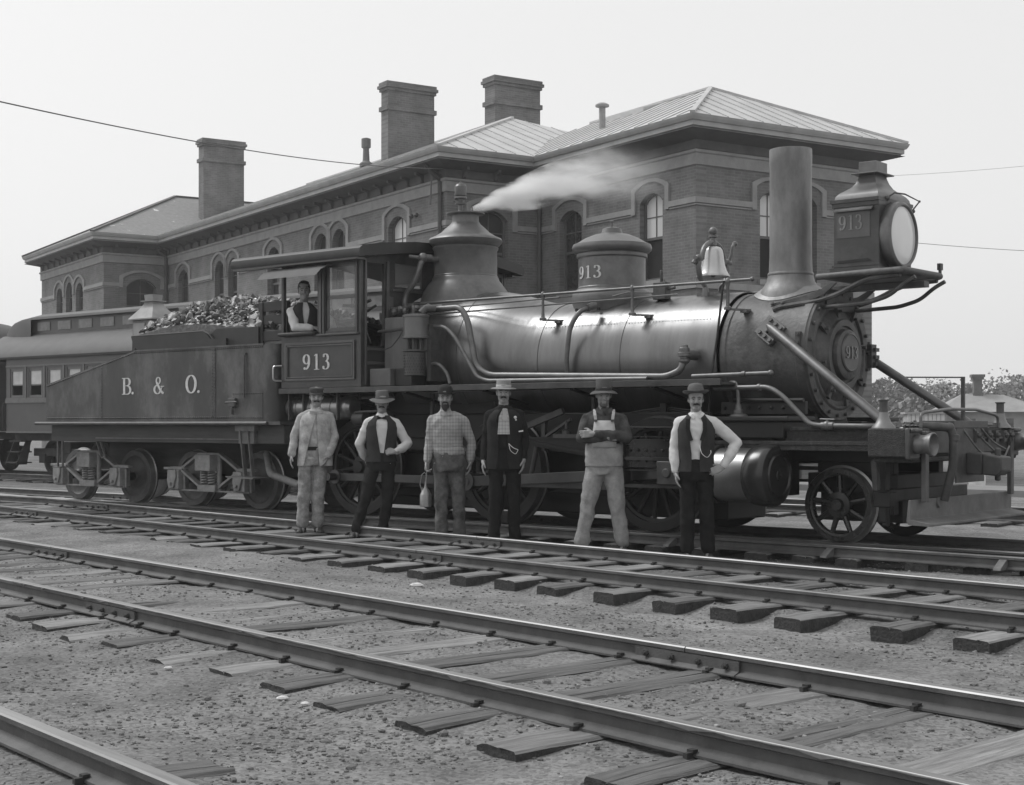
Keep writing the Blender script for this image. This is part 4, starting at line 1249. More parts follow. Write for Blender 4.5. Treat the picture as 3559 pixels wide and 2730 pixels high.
# front side pipes below the smokebox
g = G(); g.tube([(-1.6, -1.05, 1.878), (-.66, -1.05, 1.892)], .024, 10); g.ball((-.645, -1.05, 1.893), .034, 10); g.cyl((-.98, -1.05, 1.887), (-.94, -1.05, 1.888), .034, n=10); g.obj('short_pipe', m_pipe, loco)
g = G(); g.tube([(-1.14, -1.02, 1.81), (-1.03, -1.10, 1.80), (-.99, -1.12, 1.72), (-.985, -1.12, 1.56)], .019, 8, bend=.06); g.lathe([(.10, 1.44), (.09, 1.465), (.05, 1.475), (.05, 1.51), (.035, 1.53), (.03, 1.57)], (-.985, -1.12, 0), n=16); g.obj('oil_pipe', m_pipe, loco, smooth=30)
g = G(); g.tube([(-1.3, -1.08, 1.745), (-.60, -1.16, 1.745), (-.44, -1.18, 1.66), (-.12, -1.20, 1.37), (-.02, -1.20, 1.352), (.50, -1.20, 1.345), (.60, -1.15, 1.345)], .027, 10, bend=.12); g.cyl((-.74, -1.14, 1.745), (-.71, -1.14, 1.745), .038, n=10)
g.ball((.08, -1.20, 1.35), .05, 10); g.cyl((.02, -1.20, 1.35), (.15, -1.20, 1.35), .04, n=10); g.tube([(.08, -1.20, 1.36), (.08, -1.20, 1.41)], .012, 6); g.tube([(.0, -1.20, 1.415), (.16, -1.20, 1.41)], .008, 6)
g.obj('train_pipe', m_pipe, loco)
# running board
g = G(); g.box(-7.86, -1.02, -1.40, -.72, 1.775, 1.80); g.box(-7.86, -1.02, -1.42, -1.385, 1.765, 1.835); g.box(-7.86, -1.02, .72, 1.42, 1.775, 1.81)
g.obj('running_board', m_paint, loco, bevel=.004, smooth=0)
g = G()
for x in (-6.9, -5.6, -4.3, -3.0, -1.9):
    for s in (-1, 1):
        g = G(); g.bar((x, s*.55, 1.6), (x, s*1.35, 1.76), .05, .03); g.obj('board_bracket', m_black, loco, smooth=0)
# cab
cab = link('cab', None, loco)
XC0, XC1, YC = -7.80, -6.30, 1.42
m_cin = mat('cab_interior', .05, rough=.7)
for s in (-1, 1):
    outer = [(XC0, 1.84), (XC1, 1.84), (XC1, 3.50), (XC0, 3.50)]
    win1 = [(XC0+.04, 2.56), (XC0+.70, 2.56), (XC0+.70, 3.36), (XC0+.04, 3.36)]
    win2 = [(XC0+.86, 2.56), (XC1-.09, 2.56), (XC1-.09, 3.42), (XC0+.86, 3.42)]
    loops = [[Vector((a, b, 0)) for a, b in outer]]+[[Vector((a, b, 0)) for a, b in reversed(q)] for q in (win1, win2)]
    flat = [p for l in loops for p in l]; tri = tessellate_polygon(loops)
    g = G(); n = len(flat); yo, yi = s*YC, s*(YC-.05)
    g.v = [(p.x, yo, p.y) for p in flat]+[(p.x, yi, p.y) for p in flat]
    g.f = [tuple(a) for a in tri]+[tuple(i+n for i in a) for a in tri]; o = 0
    for l in loops:
        k = len(l); g.f += [(o+i, o+(i+1) % k, n+o+(i+1) % k, n+o+i) for i in range(k)]; o += k
    g.m = [0]*len(g.f)
    g.obj('cab_side', m_paint, cab, smooth=0)
    if s < 0: e0, e1 = -YC-.025, -YC-.001
    else: e0, e1 = YC+.001, YC+.025
    g = G()      # mouldings of the lower panel and the sill
    for a in ((XC0+.09, XC1-.10, 2.40, 2.43), (XC0+.09, XC1-.10, 1.93, 1.955), (XC0+.09, XC0+.115, 1.955, 2.40), (XC1-.125, XC1-.10, 1.955, 2.40),
              (XC0+.125, XC1-.135, 2.375, 2.39), (XC0+.125, XC1-.135, 1.965, 1.98), (XC0+.125, XC0+.14, 1.98, 2.375), (XC1-.15, XC1-.135, 1.98, 2.375)):
        g.box(a[0], a[1], e0, e1, a[2], a[3])
    for a in ((XC0+.75, XC0+.79, 2.53, 3.46), (XC0+.815, XC0+.84, 2.53, 3.46), (XC1-.07, XC1-.05, 2.53, 3.46), (XC0+.84, XC1-.07, 3.435, 3.46)):
        g.box(a[0], a[1], e0, e1, a[2], a[3])
    g.obj('cab_moulding', m_paint2, cab, bevel=.004, smooth=0)
    g = G(); g.box(XC0+.72, XC1-.02, min(e0, e1)-(.03 if s < 0 else 0), max(e0, e1)+(.03 if s > 0 else 0), 2.50, 2.528); g.obj('cab_sill', m_paint2, cab, bevel=.008)
    g = G(); yy = s*(YC+.04); g.box(XC0+.02, XC0+.72, min(yy-.06, yy+.06), max(yy-.06, yy+.06), 2.515, 2.565); g.obj('arm_rest', mat('arm_rest_leather', .03, rough=.6), cab, bevel=.02)
    g = G(); y0_, y1_ = (s*(YC-.035), s*(YC-.015))
    y0_, y1_ = min(y0_, y1_), max(y0_, y1_)
    a0, a1 = XC0+.862, XC1-.092
    for q in ((a0, a0+.035, 2.56, 3.42), (a1-.035, a1, 2.56, 3.42), (a0, a1, 3.375, 3.42), (a0, a1, 2.562, 2.60), (a0, a1, 2.97, 3.01)):
        g.box(q[0], q[1], y0_, y1_, q[2], q[3])
    fw = g.obj('window_frame', m_paint2, cab, smooth=0)
m_cabglass = bpy.data.materials.new('cab_glass'); m_cabglass.use_nodes = True
b = m_cabglass.node_tree.nodes['Principled BSDF']
b.inputs['Base Color'].default_value = (.35, .35, .35, 1); b.inputs['Roughness'].default_value = .08; b.inputs['Alpha'].default_value = .42; b.inputs['Specular IOR Level'].default_value = 1.0
for s in (-1, 1):
    g = G(); y = s*(YC-.025)
    for z0, z1 in ((2.60, 2.97), (3.01, 3.375)): g.add([(XC0+.895, y, z0), (XC1-.125, y, z0), (XC1-.125, y, z1), (XC0+.895, y, z1)], [(0,1,2,3)])
    g.obj('pane', m_cabglass, cab, smooth=0)
h = .205; wt = text_width('913', h, .20, 1.15)
letter('cab_number', '913', h, lambda u, v, d: (XC0+.42+u, -YC-.002-d, 2.07+v), m_white, cab, track=.20, xs=1.15)
# cab front wall, with openings either side of the boiler
def yz_wall(name, x0, x1, outer, holes, m, parent):
    loops = [[Vector((a, b, 0)) for a, b in outer]]+[[Vector((a, b, 0)) for a, b in reversed(q)] for q in holes]
    flat = [p for l in loops for p in l]; tri = tessellate_polygon(loops)
    g = G(); n = len(flat)
    g.v = [(x1, p.x, p.y) for p in flat]+[(x0, p.x, p.y) for p in flat]
    g.f = [tuple(a) for a in tri]+[tuple(i+n for i in a) for a in tri]; o = 0
    for l in loops:
        k = len(l); g.f += [(o+i, o+(i+1) % k, n+o+(i+1) % k, n+o+i) for i in range(k)]; o += k
    g.m = [0]*len(g.f)
    return g.obj(name, m, parent, smooth=0)
arcb = [(-.88*math.cos(R(a)), ZB+.10+.88*math.sin(R(a))) for a in range(-20, 201, 10)]
out_ = [(-1.36, 1.84), (-.88*math.cos(R(-20)), 1.84)]+arcb+[(.88*math.cos(R(20)), 1.84), (1.36, 1.84), (1.36, 3.45), (.9, 3.58), (0, 3.66), (-.9, 3.58), (-1.36, 3.45)]
yz_wall('cab_front', -6.345, -6.305, out_, [[(-1.325, 2.36), (-1.0, 2.36), (-1.0, 3.42), (-1.325, 3.42)], [(-.80, 3.14), (-.30, 3.14), (-.30, 3.44), (-.80, 3.44)], [(1.0, 2.36), (1.325, 2.36), (1.325, 3.42), (1.0, 3.42)], [(.30, 3.14), (.80, 3.14), (.80, 3.44), (.30, 3.44)]], m_paint, cab)
g = G()
for q in ((-1.36, -1.33, 1.86, 3.45), (-.97, -.93, 2.30, 3.45), (-.93, -.86, 2.2, 3.0)): g.box(-6.30, -6.275, q[0], q[1], q[2], q[3])
for q in ((-1.33, -.93, 2.30, 2.335), (-1.33, -.93, 2.12, 2.16), (-.86, -.26, 3.08, 3.11)): g.box(-6.30, -6.28, q[0], q[1], q[2], q[3])
g.obj('front_moulding', m_paint2, cab, smooth=0, bevel=.003)
g = G(); g.add([(-6.325, -.80, 3.14), (-6.325, -.30, 3.14), (-6.325, -.30, 3.44), (-6.325, -.80, 3.44)], [(0,1,2,3)]); g.obj('pane', m_cabglass, cab, smooth=0)
# roof with moulded eave
g = G(); pf = [(-1.60, 3.455), (-1.615, 3.50), (-1.60, 3.56), (-1.55, 3.60), (-1.2, 3.66), (-.6, 3.725), (0, 3.745), (.6, 3.725), (1.2, 3.66), (1.55, 3.60), (1.60, 3.56), (1.615, 3.50), (1.60, 3.455), (1.50, 3.47), (0, 3.66), (-1.50, 3.47)]
g.prism(pf, -8.62, -6.13, 'yz'); g.obj('cab_roof', mat('cab_roof_paint', .026, rough=.5, var=.3, scale=3, dirt=.4, dirtv=.06, dscale=3), cab, smooth=35)
g = G(); g.box(-8.6, -6.2, -1.59, -1.43, 3.43, 3.455); g.box(-8.6, -6.2, 1.43, 1.59, 3.43, 3.455); g.obj('eave_moulding', m_paint2, cab, smooth=0)
g = G()      # side awning over the open window
aw = [(-1.45, 3.415), (-1.55, 3.39), (-1.66, 3.335), (-1.73, 3.265), (-1.74, 3.255), (-1.665, 3.32), (-1.55, 3.375), (-1.45, 3.40)]
g.prism(aw, -7.92, -6.78, 'yz'); g.obj('window_awning', mat('awning_canvas', .10, rough=.8, var=.15), cab, smooth=35)
g = G(); g.box(XC0, XC1, -1.36, 1.36, 1.79, 1.835); g.box(XC0+.02, XC0+.35, -1.3, -.9, 1.84, 2.3); g.box(XC0+.02, XC0+.35, .9, 1.3, 1.84, 2.3); g.obj('cab_floor', m_cin, cab, smooth=0)
# cab fittings seen through the front opening
g = G(); g.lathe([(.80, 0), (.80, .12)], (-6.60, 0, ZB+.10), (1,0,0), 40); g.tube([(-6.5, -.95, 2.9), (-6.75, -1.1, 2.72), (-7.0, -1.12, 2.70)], .018, 8)
g.tube([(-6.4, -1.15, 2.95), (-6.6, -1.18, 2.88), (-6.85, -1.2, 2.9)], .022, 8); g.tube([(-6.45, -1.1, 2.4), (-6.5, -1.15, 2.6), (-6.7, -1.15, 2.66)], .014, 8); g.ball((-6.52, -1.15, 2.62), .05, 10)
g.tube([(-6.55, -1.2, 1.84), (-6.52, -1.2, 2.4), (-6.50, -1.2, 2.62)], .018, 8)
g.obj('cab_fittings', m_iron, cab)
g = G(); g.tube([(XC0+.01, -YC-.005, 2.135), (XC0-.05, -YC-.10, 2.13), (XC0-.05, -YC-.10, 1.94), (XC0+.01, -YC-.005, 1.935)], .014, 8, bend=.04); g.obj('grab_iron', m_steel, cab)
# light panel of boiler lagging and lockers ahead of the cab
g = G(); g.box(-6.26, -5.86, -1.04, -.86, 2.02, 2.72); g.obj('side_panel', mat('panel_paint', .16, rough=.6, var=.2, scale=4, stretch=(3, 3, .5)), loco, bevel=.01, smooth=0)
g = G(); g.box(-6.22, -5.86, -1.34, -1.02, 1.842, 2.06); tb = g.obj('tool_box', mat('tool_box_paint', .10, rough=.6, var=.2), loco, bevel=.01, smooth=0)
g = G(); g.box(-5.84, -5.55, -1.28, -1.02, 1.842, 2.06); g.obj('tool_box', m_black, loco, bevel=.01, smooth=0)
# air pump
ap = link('air_pump', None, loco)
g = G(); g.lathe([(.155, 2.425), (.168, 2.43), (.168, 2.455), (.157, 2.46), (.157, 2.685), (.168, 2.69), (.168, 2.715), (.15, 2.725), (.10, 2.73), (0, 2.73)], (-5.58, -1.17, 0), n=36); g.obj('steam_cylinder', m_dome, ap, smooth=30)
g = G(); g.lathe([(.12, 1.965), (.135, 1.97), (.135, 2.255), (.12, 2.26), (.155, 2.265), (.155, 2.285), (.08, 2.29)], (-5.60, -1.17, 0), n=36); g.obj('air_cylinder', m_iron, ap, smooth=30)
g = G()
for i in range(13):
    for j in range(7):
        a = R(180+15*i+(7 if j % 2 else 0)); z = 2.0+j*.036
        g.cyl((-5.60+.1335*math.cos(a), -1.17+.1335*math.sin(a), z), (-5.60+.1385*math.cos(a), -1.17+.1385*math.sin(a), z), .007, n=6)
g.obj('perforations', m_black, ap, smooth=0, kind='stuff')
g = G()
for a in range(0, 360, 60): g.cyl((-5.59+.09*math.cos(R(a)), -1.17+.09*math.sin(R(a)), 2.27), (-5.59+.09*math.cos(R(a)), -1.17+.09*math.sin(R(a)), 2.43), .016, n=8)
g.cyl((-5.59, -1.17, 2.27), (-5.59, -1.17, 2.43), .04, n=12); g.tube([(-5.62, -1.17, 2.72), (-5.62, -1.17, 2.82), (-5.75, -1.05, 2.86), (-6.1, -.9, 2.80), (-6.3, -.9, 2.74)], .022, 8, bend=.06)
g.tube([(-5.50, -1.17, 2.73), (-5.48, -1.1, 2.80), (-5.40, -1.0, 2.80)], .05, 10); g.tube([(-5.72, -1.17, 2.56), (-6.2, -1.14, 2.54), (-6.3, -1.1, 2.54)], .022, 8)
g.tube([(-5.70, -1.22, 2.62), (-5.80, -1.24, 2.45), (-5.95, -1.22, 2.34), (-6.1, -1.2, 2.30)], .008, 6); g.box(-5.46, -5.40, -1.1, -.8, 1.9, 2.6)
g.obj('pump_rods', m_iron, ap)
g = G()
for i in range(7): g.ball((-6.2+i*.13, -.92-.03*(i % 3), 2.80+.03*(i % 2)), .045, 8); 
g.tube([(-6.28, -.9, 2.84), (-5.35, -.93, 2.83)], .026, 8); g.obj('steam_fountain', m_pipe, loco)

# ---------------- frame, cylinders, valve gear
g = G()
for s in (-1, 1):
    y0, y1 = (s*.58-.05, s*.58+.05)
    g.box(-7.6, -1.2, y0, y1, 1.03, 1.17); g.box(-7.6, -1.5, y0, y1, .55, .65)
    for x in (-7.4, -6.6, -6.45, -4.95, -4.85, -4.15, -4.05, -2.65, -2.55, -1.9): g.box(x-.06, x+.06, y0, y1, .65, 1.03)
    g.box(-1.2, .58, y0-.05, y1+.05, .98, 1.12)
g.box(-7.55, -7.4, -1.1, 1.1, 1.15, 1.45); g.box(-1.45, -1.35, -.55, .55, .6, 1.2)
g.obj('frame', m_black, loco, smooth=0, bevel=.006)
g = G(); g.box(-1.50, -.32, -1.27, -.70, 1.395, 1.445); g.box(-1.50, -.32, .70, 1.27, 1.395, 1.445); g.box(-1.45, -.40, -1.22, -.50, 1.22, 1.395); g.box(-1.45, -.40, .50, 1.22, 1.22, 1.395); g.obj('valve_chest', m_black, loco, bevel=.012, smooth=0)
g = G(); g.box(-1.45, .56, -1.24, -1.16, 1.155, 1.195); g.box(-1.45, .56, -1.23, -1.17, 1.10, 1.155); g.box(-.42, .56, -1.15, -.5, 1.16, 1.30); g.box(-.42, .56, .5, 1.15, 1.16, 1.30); g.box(-.35, .56, -1.17, -.6, 1.30, 1.335)
g.box(-.35, .56, -.6, .6, 1.28, 1.31)
g.obj('front_deck', m_timber, loco, bevel=.006, smooth=0)
g = G(); g.tube([(-1.1, -1.02, 1.615), (-.28, -1.02, 1.61)], .022, 8); g.box(-1.3, -.30, -.95, -.90, 1.47, 1.60)
for i in range(7): g.ball((-1.25+i*.14, -.96, 1.535), .020, 8)
g.obj('steam_pipe_flange', m_black, loco)
for s in (-1, 1):
    cy = link('cylinder', None, loco)
    Y = s*1.28; Z = .845
    g = G(); g.lathe([(0, -.60), (.05, -.605), (.055, -.615), (.20, -.618), (.212, -.60), (.222, -.618), (.265, -.622), (.30, -.635), (.315, -.66), (.320, -.70), (.318, -.78), (.305, -.86), (.275, -.90)], (.20, Y, Z), (1,0,0), 56, caps=False); g.obj('cylinder_cover', mat('cylinder_cover_paint', .022, rough=.26, var=.25, scale=3), cy, smooth=32)
    g = G(); g.lathe([(.275, -.68), (.275, -1.28)], (.20, Y, Z), (1,0,0), 48, caps=False); g.obj('cylinder_barrel', m_cyl, cy, smooth=40)
    g = G(); g.lathe([(.275, -1.28), (.30, -1.285), (.30, -1.35), (.20, -1.36), (.08, -1.37), (.08, -1.43), (.03, -1.435)], (.20, Y, Z), (1,0,0), 48, caps=True); g.box(-.95, -.60, min(Y-s*.2, Y-s*.75), max(Y-s*.2, Y-s*.75), .62, 1.22); g.obj('cylinder_back', m_black, cy, smooth=40)
    # piston rod, guides, crosshead, rods
    xk = -1.72
    g = G(); g.cyl((-1.2, Y, Z), (xk, Y, Z), .028, n=12); g.obj('piston_rod', mat('rod_steel', .2, rough=.3, metal=.8), loco)
    g = G(); g.box(-2.35, -1.15, Y-.05, Y+.05, Z+.13, Z+.165); g.box(-2.35, -1.15, Y-.05, Y+.05, Z-.165, Z-.13); g.box(-2.40, -2.30, Y-.08, Y+.08, Z-.22, Z+.45); g.obj('guide_bar', mat('guide_iron', .06, rough=.35, metal=.6), loco, smooth=0)
    g = G(); g.box(xk-.14, xk+.12, Y-.07, Y+.07, Z-.125, Z+.125); g.cyl((xk, Y-.11, Z), (xk, Y+.11, Z), .05, n=14); g.obj('crosshead', m_iron, loco, bevel=.01)
    yw = s*.80
    ang = R(205) if s < 0 else R(115)
    cr = .30
    cp = [(x+cr*math.cos(ang), .80+cr*math.sin(ang)) for x in (-2.25, -4.5, -6.93)]
    yr = s*.98
    g = G()
    for (a, b), (c, d) in zip(cp[:-1], cp[1:]): g.bar((a, yr, b), (c, yr, d), .045, .10)
    for a, b in cp: g.cyl((a, yr-.045, b), (a, yr+.045, b), .095, n=24)
    g.obj('side_rod', m_steel if s > 0 else mat('oily_rod', .10, rough=.3, metal=.7), loco, smooth=30, bevel=.004)
    g = G(); ym = s*1.09
    g.bar((xk, ym, Z), (cp[1][0], ym, cp[1][1]), .05, .12); g.cyl((cp[1][0], ym-.05, cp[1][1]), (cp[1][0], ym+.05, cp[1][1]), .11, n=24); g.cyl((xk, ym-.04, Z), (xk, ym+.04, Z), .085, n=20)
    g.obj('main_rod', mat('oily_rod', .10, rough=.3, metal=.7), loco, smooth=30, bevel=.004)
    for a, b in cp:
        g = G(); g.cyl((a, s*.80, b), (a, ym+s*.06, b), .05, n=14); g.obj('crank_pin', mat('oily_rod', .10), loco)
# yoke plate and link motion between drivers
for s in (-1, 1):
    g = G(); g.prism([(-3.9, 1.20), (-2.45, 1.20), (-2.45, .99), (-3.05, 1.00), (-3.9, 1.12)], s*1.0-.03, s*1.0+.03)
    g.bar((-3.95, s*1.04, 1.17), (-2.4, s*1.04, .96), .05, .035); g.box(-3.9, -2.4, s*1.02-.025, s*1.02+.025, 1.195, 1.215)
    for z in (1.10, .99):
        for i in range(8): g.ball((-3.1+i*.11-.0, s*1.035, z), .018, 6) if False else None
    g.obj('guide_yoke', m_black, loco, smooth=0)
g = G()
for z in (1.085, .975):
    for i in range(10): g.ball((-2.55+i*.105, -1.30, z), .020, 8)
g.box(-2.58, -1.52, -1.295, -1.26, .90, 1.19); g.box(-2.6, -1.5, -1.31, -1.26, 1.19, 1.205); g.box(-2.6, -1.5, -1.31, -1.26, 1.225, 1.235); g.box(-2.58, -1.52, -1.30, -1.26, .86, .875)
g.tube([(-2.42, -1.30, 1.33), (-1.55, -1.30, 1.33)], .012, 8); g.tube([(-2.42, -1.30, 1.20), (-2.42, -1.30, 1.36)], .02, 8)
g.obj('guide_casing', m_blackg, loco, smooth=30)
g = G()      # expansion link, hangers, rocker
g.tube([(-3.95, -.95, .62), (-3.88, -.96, .86), (-3.82, -.96, 1.10)], .03, 8); g.bar((-3.75, -.9, 1.45), (-3.75, -.9, 1.05), .06, .05, up=(1,0,0)); g.bar((-4.1, -.95, 1.30), (-3.45, -.93, 1.52), .05, .07)
g.bar((-3.7, -.98, 1.20), (-3.3, -.98, 1.42), .04, .03); g.lathe([(.0, 1.24), (.05, 1.25), (.05, 1.29), (.02, 1.31), (.015, 1.39), (0, 1.42)], (-3.35, -1.0, 0), n=12); g.box(-3.5, -3.15, -1.06, -.94, 1.205, 1.25)
g.cyl((-3.0, -.95, .7), (-3.0, -.95, 1.75), .022, n=8); g.bar((-5.55, -.9, 1.22), (-4.9, -.95, 1.05), .05, .04); g.cyl((-5.6, -.85, 1.25), (-5.6, -.85, 1.75), .03, n=10)
g.tube([(-3.06, -1.06, .165+.08), (-2.95, -1.05, .55), (-2.9, -1.05, .68)], .02, 8); g.cyl((-2.66, -1.08, .62), (-2.54, -1.08, .62), .028, n=10)
g.obj('link_motion', m_iron, loco, smooth=30)
# springs and hangers above the drivers
g = G()
for x in (-2.25, -4.5, -6.93):
    for s in (-1, 1):
        for k in range(6):
            hw_ = .46-.065*k
            q = [(x-hw_, s*.60, 1.50-k*.0-.018*k-.0), (x, s*.60, 1.56-.018*k-.006), (x+hw_, s*.60, 1.50-.018*k)]
            g.tube(q, .011, 6)
        g.box(x-.04, x+.04, s*.60-.05, s*.60+.05, 1.40, 1.60); g.cyl((x, s*.6, 1.15), (x, s*.6, 1.42), .03, n=8)
g.obj('leaf_spring', m_black, loco, smooth=0)
# drivers and leading truck
m_tyre = mat('driver_tyre', .16, rough=.30, metal=.6, var=.3)
for x, a0 in ((-2.25, 25), (-4.5, 25), (-6.93, 25)):
    for s in (-1, 1):
        w_ = spoke_wheel('driving_wheel', .635, .14, 0, loco, spokes=14, m=m_black, hub=.15, cw=(a0 if s < 0 else a0+90, 42, .45, .86), tread=m_tyre, sides=s)
        w_.location = (x, s*.82, .80)
    g = G(); g.cyl((x, -.8, .80), (x, .8, .80), .09, n=16); g.obj('axle', m_black, loco)
m_tt = mat('truck_tyre', .34, rough=.30, metal=.6, var=.3)
for s in (-1, 1):
    w_ = spoke_wheel('truck_wheel', .375, .13, 0, loco, spokes=9, m=m_blackg, hub=.13, tread=m_tt, sides=s, rimf=.86)
    w_.location = (-.005, s*.82, .545)
g = G(); g.cyl((-.02, -.8, .54), (-.02, .8, .54), .07, n=16); g.obj('axle', m_black, loco)
g = G(); g.box(-.45, .55, -.62, .62, .66, .86); g.box(-.42, .50, -.40, .40, .36, .66); g.box(-.3, .5, -.60, -.48, .45, .98); g.box(-.3, .5, .48, .60, .45, .98); g.box(.44, .62, -.95, .95, .60, .72); g.box(.52, .60, -.98, -.88, .40, 1.0); g.box(.49, .66, -1.02, -.86, .55, .70); g.box(.55, .61, -.97, -.9, .36, .56)  # low middle box: dark block added to blacken behind the wheel spokes
g.obj('truck_frame', m_black, loco, bevel=.01, smooth=0)
g = G(); g.bar((.55, -1.12, 1.02), (.55, -1.08, .72), .07, .06, up=(1,0,0)); g.obj('beam_strap', m_iron, loco, bevel=.01)
# ash pan, dark boxes added to black out ground behind; air reservoir under the cab
g = G(); g.box(-7.3, -4.9, -.5, .5, .42, 1.05); g.box(-7.4, -1.55, -.42, .42, .30, 1.1); g.box(-7.3, -1.6, -.66, .66, 1.18, 1.5); g.obj('ash_pan_dark_fill', m_black, loco, bevel=.02)
g = G(); g.lathe([(0, 0), (.10, .01), (.145, .05), (.15, .09), (.15, 1.15), (.145, 1.19), (.10, 1.23), (0, 1.24)], (-7.95, -1.12, 1.58), (1,0,0), 36)
for x in (-7.72, -7.45, -7.05): g.lathe([(.15, -.02), (.158, -.02), (.158, .02), (.15, .02)], (x, -1.12, 1.58), (1,0,0), 36, caps=False)
g.obj('air_reservoir', mat('reservoir_steel', .30, rough=.3, metal=.8, var=.2, scale=4), loco, smooth=35)
g = G()
for x in (-7.78, -7.5, -6.85): g.bar((x, -1.29, 1.42), (x, -1.29, 1.78), .05, .02, up=(1,0,0))
g.tube([(-6.5, -1.2, 1.70), (-6.1, -1.22, 1.71), (-5.95, -1.22, 1.72)], .016, 8); g.tube([(-6.6, -1.22, 1.52), (-6.2, -1.24, 1.53), (-6.0, -1.24, 1.58)], .016, 8)
g.lathe([(.0, 0), (.085, .01), (.09, .05), (.09, .16), (.08, .2), (0, .21)], (-6.68, -1.15, 1.44), (1,0,0), 24); g.lathe([(0, 0), (.12, .02), (.12, .14), (0, .16)], (-6.28, -1.10, 1.42), (1,0,0), 20)
g.obj('injector', m_iron, loco, smooth=35)

# ---------------- front beam and what it carries
bm_ = link('pilot_beam', None, loco)
g = G(); g.box(.60, 1.0, -1.38, 1.38, 1.05, 1.325); g.box(.62, 1.02, -1.30, 1.3, 1.00, 1.05)
q = g.obj('beam', m_timber, bm_, bevel=.015, smooth=0)
g = G(); g.box(1.005, 1.03, -1.26, 1.26, 1.08, 1.30); g.box(1.03, 1.05, -.35, .35, .78, 1.34); g.box(.72, 1.06, -.42, .42, 1.325, 1.40); g.obj('beam_plate', m_iron, bm_, bevel=.006, smooth=0)
for yb in (-1.28, 1.20):
    pk = link('buffer_socket', None, loco)
    g = G(); g.box(1.005, 1.05, yb-.15, yb+.09, 1.03, 1.33); g.box(1.05, 1.09, yb-.13, yb+.07, 1.285, 1.325); g.obj('socket_plate', m_iron, pk, bevel=.015)
    g = G(); g.lathe([(.09, 0), (.095, .03), (.085, .07), (.085, .10), (.108, .145), (.114, .175), (.105, .18), (.085, .15), (.06, .08), (0, .06)], (1.05, yb, 1.175), (1,0,0), 36, caps=False); g.obj('socket_bell', mat('socket_iron', .17, rough=.45, metal=.5, var=.25, scale=8), pk, smooth=35)
g = G()
for yb in (-1.22, 1.10):
    g.cyl((.72 if yb < 0 else .85, yb, 1.52), (.72 if yb < 0 else .85, yb, 1.585), .035, n=14)
for yb, xb in ((-1.24, .70), (1.02, .95)):
    g = G(); g.lathe([(.115, 1.326), (.108, 1.345), (.075, 1.38), (.053, 1.43), (.044, 1.48)], (xb, yb, 0), n=24); f_ = g.obj('flag_holder', mat('flag_holder_iron', .20, rough=.45, metal=.4), loco, smooth=35)
    g = G(); g.lathe([(.040, 1.47), (.040, 1.585), (.052, 1.59), (.052, 1.60), (.03, 1.60), (.03, 1.5)], (xb, yb, 0), n=20, caps=False); g.obj('holder_socket', m_iron, f_, smooth=35)
g = G(); g.tube([(.98, -1.02, 1.33), (.98, -1.02, 1.455), (.98, -.95, 1.478), (.98, -.35, 1.515), (.98, .3, 1.515), (.98, .80, 1.465), (.98, .88, 1.44), (.98, .88, 1.33)], .0165, 10, bend=.05); g.obj('beam_handrail', m_pipe, loco)
g = G(); g.tube([(.80, -1.0, 1.345), (1.02, -.80, 1.345), (1.14, -.70, 1.33), (1.16, -.68, 1.24), (1.15, -.67, .95), (1.06, -.66, .62)], .043, 12, bend=.07); g.lathe([(.04, 0), (.048, .005), (.048, .06), (.04, .065)], (1.165, -.675, 1.20), (0,0,1), 20); g.ball((1.13, -.705, 1.33), .052, 12)
g.obj('air_hose', m_iron, loco)
for ya in (-1.13, 1.0):
    g = G(); g.box(1.03, 1.08, ya, ya+.08, .62, 1.30); g.obj('board_hanger', mat('hanger_iron', .085, rough=.6, var=.3, scale=6), loco, bevel=.01, smooth=0)
g = G()      # switching footboard across the front
ft = [(.96, .44), (.98, .645), (1.005, .645), (1.0, .46), (1.20, .425), (1.20, .40), (.98, .41)]
g.prism(ft, -1.30, 1.20, 'xz'); g.cyl((1.0, -.68, .60), (1.03, -.68, .60), .05, n=14)
g.obj('footboard', mat('footboard_timber', .13, rough=.75, var=.3, scale=4, dirt=.5, dirtv=.2, dscale=2), loco, smooth=0, bevel=.006)
g = G(); g.box(1.05, 1.22, -.12, .12, .86, 1.08); g.prism([(1.22, .86), (1.36, .85), (1.42, .90), (1.42, 1.04), (1.22, 1.07)], -.13, .13); g.cyl((1.33, 0, .80), (1.33, 0, 1.13), .03, n=12); g.obj('coupler', mat('coupler_iron', .07, rough=.6, var=.3), loco, bevel=.015)
g = G()      # lifting chain and rods on the beam face
for a, b, c in (((1.04, -.18, 1.32), (1.16, .0, 1.06), (1.20, .28, 1.02)), ((1.04, .05, 1.34), (1.14, .20, 1.16), (1.20, .36, 1.05)), ((1.04, .25, 1.34), (1.12, .40, 1.18), (1.20, .55, 1.10)), ((1.20, .28, 1.02), (1.22, .42, 1.0), (1.22, .58, 1.14))):
    g.tube([a, b, c], .010, 6, bend=.15)
g.tube([(1.02, -.30, 1.36), (1.02, .62, 1.36)], .014, 8); g.tube([(1.05, .3, 1.22), (1.05, 1.05, 1.22)], .014, 8)
g.obj('lift_chain', m_pipe, loco)
g = G()
for y in (.12, .42, .62, .85, 1.0): g.box(1.03, 1.08, y-.04, y+.04, 1.18, 1.30); g.ball((1.09, y, 1.25), .03, 8)
g.box(.62, .98, .5, 1.3, 1.33, 1.38)
g.obj('beam_castings', m_iron, loco, smooth=30)
random.seed(21)
g = G()
for k in range(60):
    a, r_ = random.uniform(0, 6.3), random.random()**.6
    g.ball((.86+.10*r_*math.cos(a), -.92+.16*r_*math.sin(a), 1.345+random.random()*.06*(1-r_)), random.uniform(.012, .026), 5, sc=(1, .8, .6))
